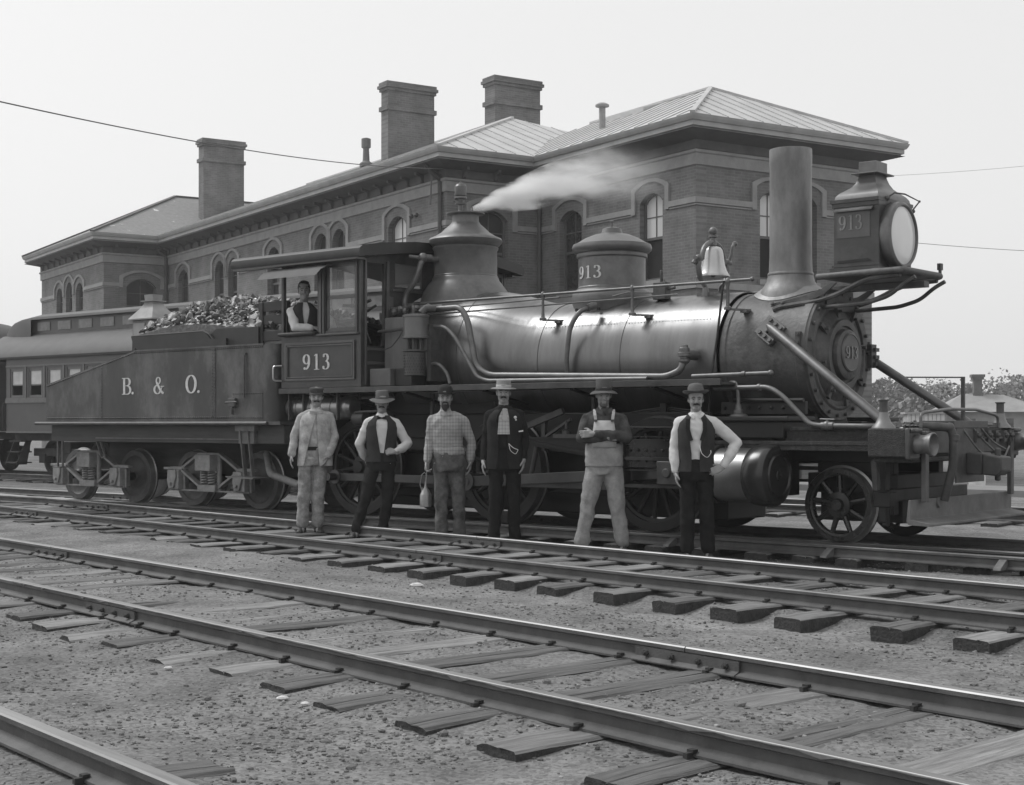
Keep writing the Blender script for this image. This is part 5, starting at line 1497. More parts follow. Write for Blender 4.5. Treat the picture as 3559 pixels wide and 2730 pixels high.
tag(g.obj('chain_heap', m_iron, None, smooth=0), 'small heap of loose chain lying on the front beam', 'chain').matrix_world = Matrix.Translation((ENG.o.x, ENG.o.y, 0)) @ Matrix.Rotation(ENG.a, 4, 'Z')
# smokebox braces running down to the beam
for s in (-1, 1):
    p0 = Vector((-.90, s*.672, 2.415)); p1 = Vector((.66, s*1.02, 1.335))
    g = G(); g.tube([p0, p0+(p1-p0)*.04, p1], [.02, .052, .048], 16); br = g.obj('smokebox_brace', mat('brace_pipe', .13, rough=.42, metal=.5, var=.25, scale=6), loco)
    d, u, v = basis(p1-p0)
    rad = Vector((0, s*math.cos(R(25)), math.sin(R(25)))); dp = (d-rad*d.dot(rad)).normalized(); cr_ = rad.cross(dp)
    M = Matrix((dp, rad, cr_)).transposed().to_4x4(); M.translation = Vector((-.95, 0, ZB))+rad*.712
    g = G(); g.box(.0, .24, -.035, .018, .045, .13, M); g.box(.0, .24, -.035, .018, -.13, -.045, M); g.box(-.05, .08, -.035, .014, -.12, .12, M); g.obj('brace_foot', mat('brace_foot_iron', .10, rough=.5, metal=.4, var=.2), br, bevel=.008)
    for z in (.085, -.085):
        for x in (.03, .12, .21):
            g = G(); g.cyl(M @ Vector((x, -.02, z)), M @ Vector((x, .045, z)), .022, n=6); g.obj('bolt', m_iron, br, smooth=0)
g = G(); g.tube([(-.09, .90, 1.885), (.62, .87, 1.868)], .008, 8); g.box(.585, .62, .85, .885, 1.33, 1.875); g.obj('grab_post', m_iron, loco, smooth=0)

# ------------------------------------------------------------------ tender
tend = thing('tender', 'riveted black tender lettered B. & O. heaped with coal behind the cab', 'tender', (ENG.o.x, ENG.o.y, 0), ENG.a)
m_tank = mk('tender_plate', .058, rough=.44, metal=.15, var=.38, scale=1.6, bump=.25, bscale=5, dirt=.8, dirtv=.17, dscale=1.6, stretch=(1, 1, .55))
YT = 1.45
g = G()
side = [(-13.30, 1.40), (-7.93, 1.40), (-7.93, 2.44), (-11.0, 2.44), (-13.30, 1.98)]
r_ = .12
rc = [(-13.30, 1.40), (-7.93-r_, 1.40), (-7.93-r_, 2.44), (-11.0, 2.44), (-13.30, 1.98)]
g.prism(side, -YT+r_, YT-r_)
for s in (-1, 1):      # rounded front corner
    pass
g2 = G()
sec = []
for s in (-1,):
    pass
plan = [(-13.30, -YT), (-8.10, -YT)]+[(-8.10+.17*math.sin(R(a)), -YT+.17-.17*math.cos(R(a))) for a in range(10, 91, 10)]
plan += [(x, -y) for x, y in reversed(plan[1:])]+[(-13.30, YT)]
g = G(); n = len(plan)
def topz(x): return 2.44 if x > -11.0 else 1.98+(x+13.30)/2.3*.46
pl2 = [(-13.30, -YT), (-11.0, -YT)]+plan[1:-1]+[(-11.0, YT), (-13.30, YT)]
n = len(pl2)
g.v = [(x, y, 1.40) for x, y in pl2]+[(x, y, topz(x)) for x, y in pl2]
g.f = [(i, (i+1) % n, n+(i+1) % n, n+i) for i in range(n)]
g.f += [tuple(range(n-1, -1, -1))]
g.f += [tuple(n+i for i in range(1, n-1)), (n, n+1, 2*n-2, 2*n-1)]
g.m = [0]*len(g.f)
tank = g.obj('tank', m_tank, tend, smooth=30)
rv = []
def rivets(p, q, sp):
    p, q = Vector(p), Vector(q); L = (q-p).length; k = int(L/sp)
    for i in range(k+1): rv.append(p+(q-p)*(i/k))
yr = -YT-.001
rivets((-11.0, yr, 2.405), (-8.15, yr, 2.405), .045); rivets((-13.27, yr, 1.955), (-11.0, yr, 2.41), .05); rivets((-13.25, yr, 1.455), (-8.15, yr, 1.455), .045)
for x in (-9.20,): rivets((x, yr, 1.48), (x, yr, 2.39), .045); rivets((x+.045, yr, 1.50), (x+.045, yr, 2.39), .045)
for x in (-11.82,): rivets((x, yr, 1.48), (x, yr, 2.2), .045)
rivets((-8.75, yr, 1.78), (-8.15, yr, 1.78), .045); rivets((-8.75, yr, 1.50), (-8.75, yr, 1.78), .045)
g = G()
for p in rv: g.cyl(p, p+Vector((0, -.013, 0)), .0155, .008, 6)
g.obj('rivets', m_tank, tank, smooth=0, kind='stuff')
g = G(); g.box(-9.225, -9.13, -YT-.006, -YT-.001, 1.46, 2.42); g.box(-8.78, -8.14, -YT-.005, -YT-.001, 1.44, 1.80); g.box(-11.0, -8.12, -YT-.012, -YT-.001, 2.425, 2.447)
g.obj('lap_plate', m_tank, tank, smooth=0)
for ch, px_, h_ in (('B.', -11.30, .245), ('&', -10.54, .245), ('O.', -9.80, .255)):
    letter('tender_lettering', ch, h_, (lambda px_: lambda u, v, d: (px_+u, -YT-.002-d, 1.80+v))(px_), m_white, tank, xs=1.22, track=-.02)
g = G(); g.tube([(-8.49, -YT-.03, 2.30), (-8.49, -YT-.035, 1.72)], .014, 8); g.box(-8.51, -8.47, -YT-.03, -YT, 2.30, 2.33); g.obj('hand_hold', m_iron, tend)
g = G(); g.box(-8.80, -8.66, -YT-.06, -YT-.006, 1.60, 1.72); g.tube([(-8.86, -YT-.05, 1.66), (-8.62, -YT-.05, 1.665)], .016, 8); g.cyl((-8.72, -YT-.05, 1.60), (-8.72, -YT-.05, 1.50), .02, n=8); g.obj('tank_cock', m_iron, tend, bevel=.006)
# deck edge and sill
g = G(); g.box(-13.44, -7.70, -1.53, 1.53, 1.355, 1.40); g.tube([(-13.45, -1.54, 1.375), (-7.95, -1.54, 1.375)], .026, 10); g.obj('tender_deck', m_iron, tend, smooth=35)
g = G(); g.box(-13.2, -7.75, -1.42, -1.20, 1.10, 1.354); g.box(-13.2, -7.75, 1.20, 1.42, 1.10, 1.354); g.box(-13.2, -13.0, -1.2, 1.2, 1.10, 1.354); g.box(-7.9, -7.75, -1.2, 1.2, 1.10, 1.354); g.box(-13.0, -7.9, -.5, .5, .62, 1.35)  # last box: dark fill added to hide the bright ground beyond
g.obj('tender_sill_dark_fill', mat('sill_timber', .055, rough=.75, var=.3, scale=3, stretch=(.5, 4, 4), dirt=.4, dirtv=.09, dscale=2), tend, bevel=.01, smooth=0)
g = G(); g.box(-12.0, -8.6, -1.435, -1.42, 1.15, 1.165); g.box(-8.62, -8.30, -1.47, -1.40, 1.10, 1.30); g.box(-8.66, -8.26, -1.50, -1.42, 1.27, 1.36)
for x in (-8.56, -8.40):
    g.bar((x, -1.48, 1.30), (x, -1.40, .66), .055, .02, up=(1,0,0))
g.prism([(-8.85, .655), (-8.25, .645), (-8.27, .625), (-8.80, .632)], -1.52, -1.22, 'xz')
g.bar((-12.03, -1.40, 1.13), (-12.03, -1.30, .86), .03, .02, up=(1,0,0)); g.bar((-11.93, -1.40, 1.13), (-11.93, -1.30, .86), .03, .02, up=(1,0,0)); g.bar((-12.03, -1.3, .86), (-11.93, -1.3, .86), .03, .02)
for x in (-13.05, -12.92): g.bar((x, -1.40, 1.1), (x, -1.4, .7), .03, .02, up=(1,0,0))
g.bar((-13.08, -1.4, .7), (-12.88, -1.4, .7), .16, .02)
g.obj('tender_step', mat('step_iron', .12, rough=.6, var=.3, scale=8), tend, smooth=0)
# coal boards
m_board = mat('coal_board', .030, rough=.6, var=.3, scale=3)
for s in (-1, 1):
    g = G(); y = s*1.25
    poly = [(-11.35, 2.66), (-11.28, 2.52), (-11.18, 2.455), (-9.35, 2.452), (-9.30, 2.47), (-9.42, 2.50), (-9.55, 2.62), (-9.66, 2.675), (-11.33, 2.675)]
    g.prism(poly, y-.012, y+.012); g.tube([(-11.34, y, 2.668), (-9.66, y, 2.678), (-9.52, y, 2.63), (-9.38, y, 2.49)], .016, 8); g.obj('coal_board', m_board, tend, smooth=0)
    g = G()
    for x in (-8.52, -8.02): g.box(x, x+.07, y*.93-.03, y*.93+.03, 2.44, 3.02)
    g.prism([(-9.62, 2.45), (-8.50, 2.45), (-8.50, 2.70), (-9.40, 2.71), (-9.52, 2.64)], y*.97-.012, y*.97+.012)
    for z in (2.50, 2.72, 2.90): g.box(-8.55, -7.95, y*.93-.018, y*.93+.018, z, z+.13)
    g.obj('coal_gate', m_board, tend, smooth=0, bevel=.004)
g = G(); g.box(-11.35, -11.28, -1.24, 1.24, 2.44, 2.66); g.box(-9.8, -9.1, -1.30, -1.26, 2.445, 2.56); g.obj('coal_bulkhead', m_board, tend, smooth=0)
# water-hatch housing with a hip top
hb = link('water_hatch', None, tend)
m_hatch = mat('hatch_paint', .17, rough=.6, var=.2, scale=3, dirt=.5, dirtv=.14, dscale=2)
g = G(); g.box(-12.79, -12.25, -.21, .21, 2.05, 3.03); g.obj('hatch_body', m_hatch, hb, bevel=.01, smooth=0)
g = G()
pr = [((-12.84, -12.20), (-.26, .26), 3.03), ((-12.84, -12.20), (-.26, .26), 3.05), ((-12.68, -12.36), (-.13, .13), 3.23), ((-12.63, -12.41), (-.10, .10), 3.30), ((-12.63, -12.41), (-.10, .10), 3.32), ((-12.67, -12.37), (-.14, .14), 3.33), ((-12.67, -12.37), (-.14, .14), 3.345), ((-12.62, -12.42), (-.09, .09), 3.35), ((-12.63, -12.41), (-.10, .10), 3.44)]
for (a, b), (c, d), z in pr: g.v += [(a, c, z), (b, c, z), (b, d, z), (a, d, z)]
for i in range(len(pr)-1):
    for j in range(4): g.f.append((i*4+j, i*4+(j+1) % 4, (i+1)*4+(j+1) % 4, (i+1)*4+j)); g.m.append(0)
g.f += [(3,2,1,0), tuple(len(g.v)-4+i for i in range(4))]; g.m += [0, 0]
g.obj('hatch_top', mat('hatch_top_paint', .28, rough=.55, var=.2, scale=4, dirt=.4, dirtv=.18, dscale=3), hb, smooth=0)
g = G(); g.box(-12.74, -12.45, -.225, -.212, 2.78, 2.98); g.obj('hatch_plate', mat('hatch_plate', .30, rough=.6), hb, smooth=0)
# tender trucks: arch bars, bolster, coil springs, journal boxes
m_tr = mat('truck_iron', .21, rough=.6, var=.3, scale=8, dirt=.5, dirtv=.28, dscale=4)
m_tr2 = mat('truck_box', .26, rough=.65, var=.25, scale=6, dirt=.5, dirtv=.10, dscale=5)
m_tw = mat('tender_wheel', .085, rough=.5, metal=.2, var=.3, scale=5, dirt=.6, dirtv=.05, dscale=3)
def truck(xc, hb_):
    t = link('tender_truck', None, tend, (xc, 0, 0))
    for dx in (-hb_, hb_):
        for s in (-1, 1):
            w_ = spoke_wheel('wheel', .40, .13, 0, t, m=m_tw, sides=s, tread=m_tt); w_.location = (dx, s*.80, .565)
        g = G(); g.cyl((dx, -1.05, .565), (dx, 1.05, .565), .065, n=14); g.obj('axle', m_black, t)
    for s in (-1, 1):
        y = s*1.06
        g = G()
        P = lambda x, z: (x, y, z)
        g.bar(P(-hb_-.30, .72), P(-hb_+.10, .72), .09, .035); g.bar(P(-hb_+.10, .72), P(-.22, .94), .09, .035); g.bar(P(-.22, .94), P(.22, .94), .09, .035); g.bar(P(.22, .94), P(hb_-.10, .72), .09, .035); g.bar(P(hb_-.10, .72), P(hb_+.26, .72), .09, .035)
        g.bar(P(-hb_+.10, .70), P(-.20, .46), .09, .035); g.bar(P(-.20, .46), P(.20, .46), .09, .035); g.bar(P(.20, .46), P(hb_-.10, .70), .09, .035)
        g.bar(P(-hb_-.15, .41), P(hb_+.15, .41), .09, .022)
        g.cyl(P(.20, .42), P(.20, .94), .035, n=10); g.cyl(P(-.20, .42), P(-.20, .94), .028, n=10); g.ball(P(.14, .46), .05, 8)
        g.obj('truck_frame', m_tr, t, smooth=30, bevel=.003)
        g = G(); g.box(-.17, .17, min(y-.07*s, y+.16*s), max(y-.07*s, y+.16*s), .70, .93); g.obj('bolster_end', m_tr2, t, bevel=.012)
        for dx in (-.08, .08):
            g = G()
            hp = [(dx+.055*math.cos(a*PI/5), y+s*.04+.055*math.sin(a*PI/5), .50+.19*a/50) for a in range(51)]
            g.tube(hp, .014, 6); g.obj('coil_spring', m_tr, t)
        g = G(); g.box(-.20, .20, y-.09, y+.09, .40, .50); g.obj('spring_plank', m_tr, t, bevel=.01)
        for dx in (-hb_, hb_):
            g = G(); g.box(dx-.12, dx+.12, min(y-.09*s, y+.10*s), max(y-.09*s, y+.10*s), .42, .70)
            lid = [(dx-.10, .70), (dx+.08, .70), (dx+.09, .60), (dx+.03, .44), (dx-.08, .43), (dx-.11, .55)]
            g.prism(lid, min(y+.10*s, y+.13*s), max(y+.10*s, y+.13*s)); g.cyl((dx-.02, y+.13*s, .50), (dx-.02, y+.16*s, .50), .025, n=10)
            g.cyl((dx+.14, y, .40), (dx+.14, y, .74), .022, n=8); g.box(dx-.16, dx+.18, y-.04, y+.04, .715, .745)
            g.obj('journal_box', m_tr2, t, bevel=.012)
    return t
truck(-9.73, .74); truck(-12.66, .76)
g = G(); g.tube([(-7.75, -1.15, .55), (-8.05, -1.15, .62), (-8.4, -1.1, .68), (-8.7, -.9, .95)], .05, 10, bend=.1); g.obj('water_hose', m_tr, tend)

# the coal: separate lumps, the largest as objects
MW = Matrix.Translation((ENG.o.x, ENG.o.y, 0)) @ Matrix.Rotation(ENG.a, 4, 'Z')
coal = thing('coal_heap', 'heap of broken coal piled high on the tender', 'coal', (ENG.o.x, ENG.o.y, 0), ENG.a)
m_coal = [mat('coal', .075, rough=.38, var=.5, scale=14, bump=.5, bscale=22, spec=.7), mat('coal_face', .24, rough=.30, var=.4, scale=14, bump=.4, bscale=22, spec=.9)]
lump = []
for k in range(14):
    rnd = random.Random(80+k); bm = bmesh.new(); bmesh.ops.create_icosphere(bm, subdivisions=1, radius=1)
    for v in bm.verts: v.co *= 1+rnd.uniform(-.35, .25)
    for _ in range(5):
        no = Vector((rnd.uniform(-1, 1), rnd.uniform(-1, 1), rnd.uniform(-1, 1))).normalized()
        for v in bm.verts:
            d = v.co.dot(no)
            if d > .52: v.co -= no*(d-.52)
    me = bpy.data.meshes.new('coal_lump'); bm.to_mesh(me); bm.free(); me.materials.append(m_coal[0 if k % 3 else 1]); lump.append(me)
def heap_z(x, y):
    px_ = [-12.25, -11.9, -11.6, -11.2, -10.8, -10.5, -10.1, -9.7, -9.3, -8.7, -8.0]
    pz_ = [2.60, 2.80, 2.92, 3.06, 3.16, 3.23, 3.24, 3.20, 3.14, 3.04, 2.88]
    x = min(max(x, px_[0]), px_[-1]-1e-3)
    for i in range(len(px_)-1):
        if px_[i] <= x <= px_[i+1]:
            h = pz_[i]+(pz_[i+1]-pz_[i])*(x-px_[i])/(px_[i+1]-px_[i])
    return 2.40+(h-2.40)*(1-.50*min(1, abs(y)/1.2)**2.4)
g = G(); nx_, ny_ = 44, 22
for i in range(nx_+1):
    for j in range(ny_+1):
        x = -12.25+4.25*i/nx_; y = (-1.16+2.32*j/ny_)*(.52 if x < -11.35 else 1)
        g.v.append((x, y, heap_z(x, y)-.05+.03*noise.noise(Vector((x*6, y*6, 0)))))
for i in range(nx_):
    for j in range(ny_): g.f.append((i*(ny_+1)+j, (i+1)*(ny_+1)+j, (i+1)*(ny_+1)+j+1, i*(ny_+1)+j+1)); g.m.append(0)
for i in range(nx_):      # closed down to the tank top on both sides
    for j in (0, ny_):
        a, b_ = i*(ny_+1)+j, (i+1)*(ny_+1)+j; o = len(g.v)
        g.v += [(g.v[a][0], g.v[a][1], 2.40), (g.v[b_][0], g.v[b_][1], 2.40)]
        g.f.append((a, b_, o+1, o)); g.m.append(0)
g.obj('coal_bed', m_coal[0], coal, smooth=0)
rnd = random.Random(99); spots = []
for k in range(2600):
    x, y = rnd.uniform(-12.2, -8.05), rnd.uniform(-1.17, 1.15)
    if x < -11.3: y *= .5
    spots.append((x, y, rnd.uniform(.018, .04)+.055*rnd.random()**3.5))
spots.sort(key=lambda s: -s[2]*(1.4 if s[1] < .2 else .6))
big, small = spots[:290], spots[290:]
for x, y, r_ in big:
    link('coal_lump', lump[rnd.randrange(14)], coal, (x, y, heap_z(x, y)+r_*.1), (rnd.uniform(0, 6), rnd.uniform(0, 6), rnd.uniform(0, 6)), (r_*1.25, r_*.95, r_*.85))
g = G()
for x, y, r_ in small:
    me = lump[rnd.randrange(14)]
    Mx = Matrix.Translation((x, y, heap_z(x, y)-.005)) @ Matrix.Rotation(rnd.uniform(0, 6), 4, 'Z') @ Matrix.Rotation(rnd.uniform(0, 6), 4, 'X') @ Matrix.Diagonal((r_*1.2, r_*.9, r_*.7, 1))
    g.add([Mx @ v.co for v in me.vertices], [tuple(p.vertices) for p in me.polygons], 0 if rnd.random() < .65 else 1)
g.obj('small_coal', m_coal, coal, smooth=0, kind='stuff')
# ------------------------------------------------------------------ people
m_skin = mat('skin', .28, rough=.55, var=.12, scale=9, spec=.3)
m_hair = mat('hair', .022, rough=.7, var=.3, scale=60, bump=.5, bscale=120)
m_eye = mat('eye_dark', .012, rough=.3)
def cloth(name, v, var=.18, bump=.5, **kw): return mat(name, v, rough=.92, var=var, scale=11, bump=bump*.32, bscale=60, spec=.15, **kw)
V = Vector
class Blob(G):
    def cap(s, p0, p1, r0, r1=None, sc=1.0, n=14):
        """tapered capsule; sc flattens it along y"""
        if r1 is None: r1 = r0
        p0, p1 = V(p0), V(p1); d, u, v = basis(p1-p0)
        L = (p1-p0).length; vs = []; k = 4
        rings = []
        for i in range(k+1):
            a = PI/2*i/k; rings.append((p0-d*r0*math.cos(a), r0*math.sin(a)))
        for i in range(k+1):
            a = PI/2*i/k; rings.append((p1+d*r1*math.sin(a), r1*math.cos(a)))
        o = len(s.v)
        for c, r in rings:
            for j in range(n):
                a = 2*PI*j/n; q = (u*math.cos(a)+v*math.sin(a))*max(r, 1e-4)
                q.y *= sc
                s.v.append(tuple(c+q))
        for i in range(len(rings)-1):
            for j in range(n): s.f.append((o+i*n+j, o+i*n+(j+1) % n, o+(i+1)*n+(j+1) % n, o+(i+1)*n+j)); s.m.append(0)
        s.f += [tuple(o+j for j in range(n-1, -1, -1)), tuple(o+(len(rings)-1)*n+j for j in range(n))]; s.m += [0, 0]
        return s
    def limb(s, pts, rs, sc=1.0):
        for (a, b), (r0, r1) in zip(zip(pts[:-1], pts[1:]), zip(rs[:-1], rs[1:])): s.cap(a, b, r0, r1, sc)
        return s
    def ell(s, c, r, n=16, M=None):
        c = V(c); k = n//2+1; o = len(s.v)
        for i in range(k):
            t = PI*i/(k-1)
            for j in range(n):
                a = 2*PI*j/n; q = V((math.sin(t)*math.cos(a)*r[0]+1e-5*math.cos(a), math.sin(t)*math.sin(a)*r[1]+1e-5*math.sin(a), math.cos(t)*r[2]))
                q = c+q
                s.v.append(tuple(q))
        for i in range(k-1):
            for j in range(n): s.f.append((o+i*n+j, o+i*n+(j+1) % n, o+(i+1)*n+(j+1) % n, o+(i+1)*n+j)); s.m.append(0)
        s.f += [tuple(o+j for j in range(n)), tuple(o+(k-1)*n+j for j in range(n-1, -1, -1))]; s.m += [0, 0]
        return s
    def loft(s, rings, n=28):      # rings: (z, rx, ry, cx, cy)
        o = len(s.v)
        for z, rx, ry, cx, cy in rings:
            for j in range(n):
                a = 2*PI*j/n; c_, s_ = math.cos(a), math.sin(a)
                e = .85
                s.v.append((cx+rx*math.copysign(abs(c_)**e, c_), cy+ry*math.copysign(abs(s_)**e, s_), z))
        for i in range(len(rings)-1):
            for j in range(n): s.f.append((o+i*n+j, o+i*n+(j+1) % n, o+(i+1)*n+(j+1) % n, o+(i+1)*n+j)); s.m.append(0)
        k = len(rings)-1
        s.f += [tuple(o+j for j in range(n-1, -1, -1)), tuple(o+k*n+j for j in range(n))]; s.m += [0, 0]
        return s
    def fuse(s, name, m, parent, voxel=.008, smooth=2, wr=None, seed=0, T=None):
        me = bpy.data.meshes.new(name)
        vs = [tuple(T @ V(q)) for q in s.v] if T is not None else s.v
        me.from_pydata(vs, [], s.f)
        o = link('tmp', me)
        r_ = o.modifiers.new('r', 'REMESH'); r_.mode = 'VOXEL'; r_.voxel_size = voxel
        if smooth:
            sm = o.modifiers.new('s', 'SMOOTH'); sm.iterations = smooth; sm.factor = .5
        dg = bpy.context.evaluated_depsgraph_get()
        new = bpy.data.meshes.new_from_object(o.evaluated_get(dg))
        bpy.data.objects.remove(o); bpy.data.meshes.remove(me)
        new.name = name
        if wr:
            amp, fx, fz = wr
            ns = [v.normal.copy() for v in new.vertices]
            for v, nn in zip(new.vertices, ns):
                p = v.co
                a = noise.noise(V((p.x*fx+seed, p.y*fx, p.z*fz+seed*2)))
                b = noise.noise(V((p.x*fx*2.3+seed, p.y*fx*2.3, p.z*fz*2.1+5)))
                c = noise.noise(V((p.x*fx*.5, p.y*fx*.5+seed, (p.z+p.x*.6)*fz*1.5)))
                h = (1-abs(a)*2.2)*.5+b*.35+(1-abs(c)*2.4)*.5-.45
                v.co = p+nn*amp*h
        new.materials.clear(); new.materials.append(m)
        new.polygons.foreach_set('use_smooth', [True]*len(new.polygons))
        new.update()
        return link(name, new, parent)

def hand(B, w, d, palm, side, curl=.5, sp=.12, k=1.0):
    """w wrist, d pointing direction, palm normal; side +1/-1 puts the thumb on that side of the palm"""
    w, d, pn = V(w), V(d).normalized(), V(palm)
    pn = (pn-d*pn.dot(d)).normalized(); a = d.cross(pn).normalized()*side      # a points to the thumb side
    B.cap(w-d*.02, w+d*.02, .026*k, .026*k)
    for q in (-1.0, -.33, .33, 1.0): B.cap(w+d*.018+a*q*.018*k, w+d*.085*k+a*q*.028*k, .0165*k, .0145*k)
    for i, (q, l) in enumerate(((1.0, .072), (.36, .082), (-.30, .077), (-.95, .060))):
        r0 = w+d*.088*k+a*q*.029*k
        dd = (d+a*q*sp).normalized()
        c = curl*(1+.12*i)
        d1 = (dd*math.cos(c*.7)+pn*math.sin(c*.7)).normalized(); d2 = (dd*math.cos(c*1.7)+pn*math.sin(c*1.7)).normalized()
        p1 = r0+d1*l*.52*k; p2 = p1+d2*l*.48*k
        B.cap(r0, p1, .0098*k, .0090*k); B.cap(p1, p2, .0090*k, .0075*k)
    t0 = w+d*.028*k+a*.030*k; t1 = t0+(d*.7+a*.6+pn*.35).normalized()*.042*k; t2 = t1+(d*.9+a*.15+pn*.4).normalized()*.034*k
    B.cap(t0, t1, .0135*k, .0110*k); B.cap(t1, t2, .0110*k, .0088*k)

def head_parts(B, C_, yaw=0, tilt=0, nod=0):
    M = Matrix.Translation(C_) @ Matrix.Rotation(yaw, 4, 'Z') @ Matrix.Rotation(tilt, 4, 'Y') @ Matrix.Rotation(nod, 4, 'X')
    H = Blob()
    H.ell((0, .018, .035), (.075, .096, .094)); H.ell((0, -.008, -.022), (.064, .076, .080)); H.ell((0, -.050, -.088), (.030, .030, .024))
    H.ell((0, -.045, -.005), (.062, .048, .050))
    for s in (-1, 1):
        H.ell((s*.034, -.062, -.028), (.024, .022, .022)); H.ell((s*.074, .020, -.004), (.008, .017, .029))
        H.cap((s*.012, -.088, .020), (s*.046, -.078, .020), .0115, .0100)
        H.cap((s*.044, -.018, -.062), (s*.012, -.056, -.098), .016, .014)
    H.cap((0, -.092, .012), (0, -.112, -.026), .0085, .0125); H.cap((-.012, -.100, -.032), (.012, -.100, -.032), .0085, .0085)
    H.cap((-.018, -.086, -.058), (.018, -.086, -.058), .0075, .0075); H.cap((-.015, -.084, -.070), (.015, -.084, -.070), .0075, .0075)
    H.ell((0, -.03, .075), (.060, .055, .040))
    o = len(B.v)
    B.v += [tuple(M @ V(q)) for q in H.v]; B.f += [tuple(i+o for i in f) for f in H.f]; B.m += H.m
    return M
def xf(parent, name, g, m, M, smooth=40, **kw):
    g.v = [tuple(M @ V(q)) for q in g.v]
    return g.obj(name, m, parent, smooth=smooth, **kw)
def shell(name, rings, t0, t1, m, parent, th=.010, n=40, T=None, wr=.004, seed=0):
    """garment open in front: rings as in loft; t0(z), t1(z) are the half-opening angles (from -y) on the viewer's left and right"""
    g = G(); rows = []
    for z, rx, ry, cx, cy in rings:
        row = []
        for j in range(n+1):
            a = -PI/2-t0(z)-(2*PI-t0(z)-t1(z))*j/n
            c_, s_ = math.cos(a), math.sin(a)
            w_ = 1+wr*8*noise.noise(V((a*1.4+seed, z*5, seed)))
            row.append(V((cx+rx*w_*math.copysign(abs(c_)**.85, c_), cy+ry*w_*math.copysign(abs(s_)**.85, s_), z)))
        rows.append(row)
    vs = [p for r in rows for p in r]; k = n+1; N_ = len(vs)
    c0 = [V((r[3], r[4], r[0])) for r in rings]
    inn = []
    for i, r in enumerate(rows):
        for p in r:
            q = p-(p-c0[i]).normalized()*th; inn.append(q)
    g.v = [tuple((T @ p) if T is not None else p) for p in vs+inn]
    for i in range(len(rows)-1):
        for j in range(n):
            g.f += [(i*k+j, i*k+j+1, (i+1)*k+j+1, (i+1)*k+j), (N_+i*k+j, N_+(i+1)*k+j, N_+(i+1)*k+j+1, N_+i*k+j+1)]
        for j in (0, n): g.f.append((i*k+j, (i+1)*k+j, N_+(i+1)*k+j, N_+i*k+j))
    for i in (0, len(rows)-1):
        for j in range(n): g.f.append((i*k+j, i*k+j+1, N_+i*k+j+1, N_+i*k+j))
    g.m = [0]*len(g.f)
    return g.obj(name, m, parent, smooth=60)

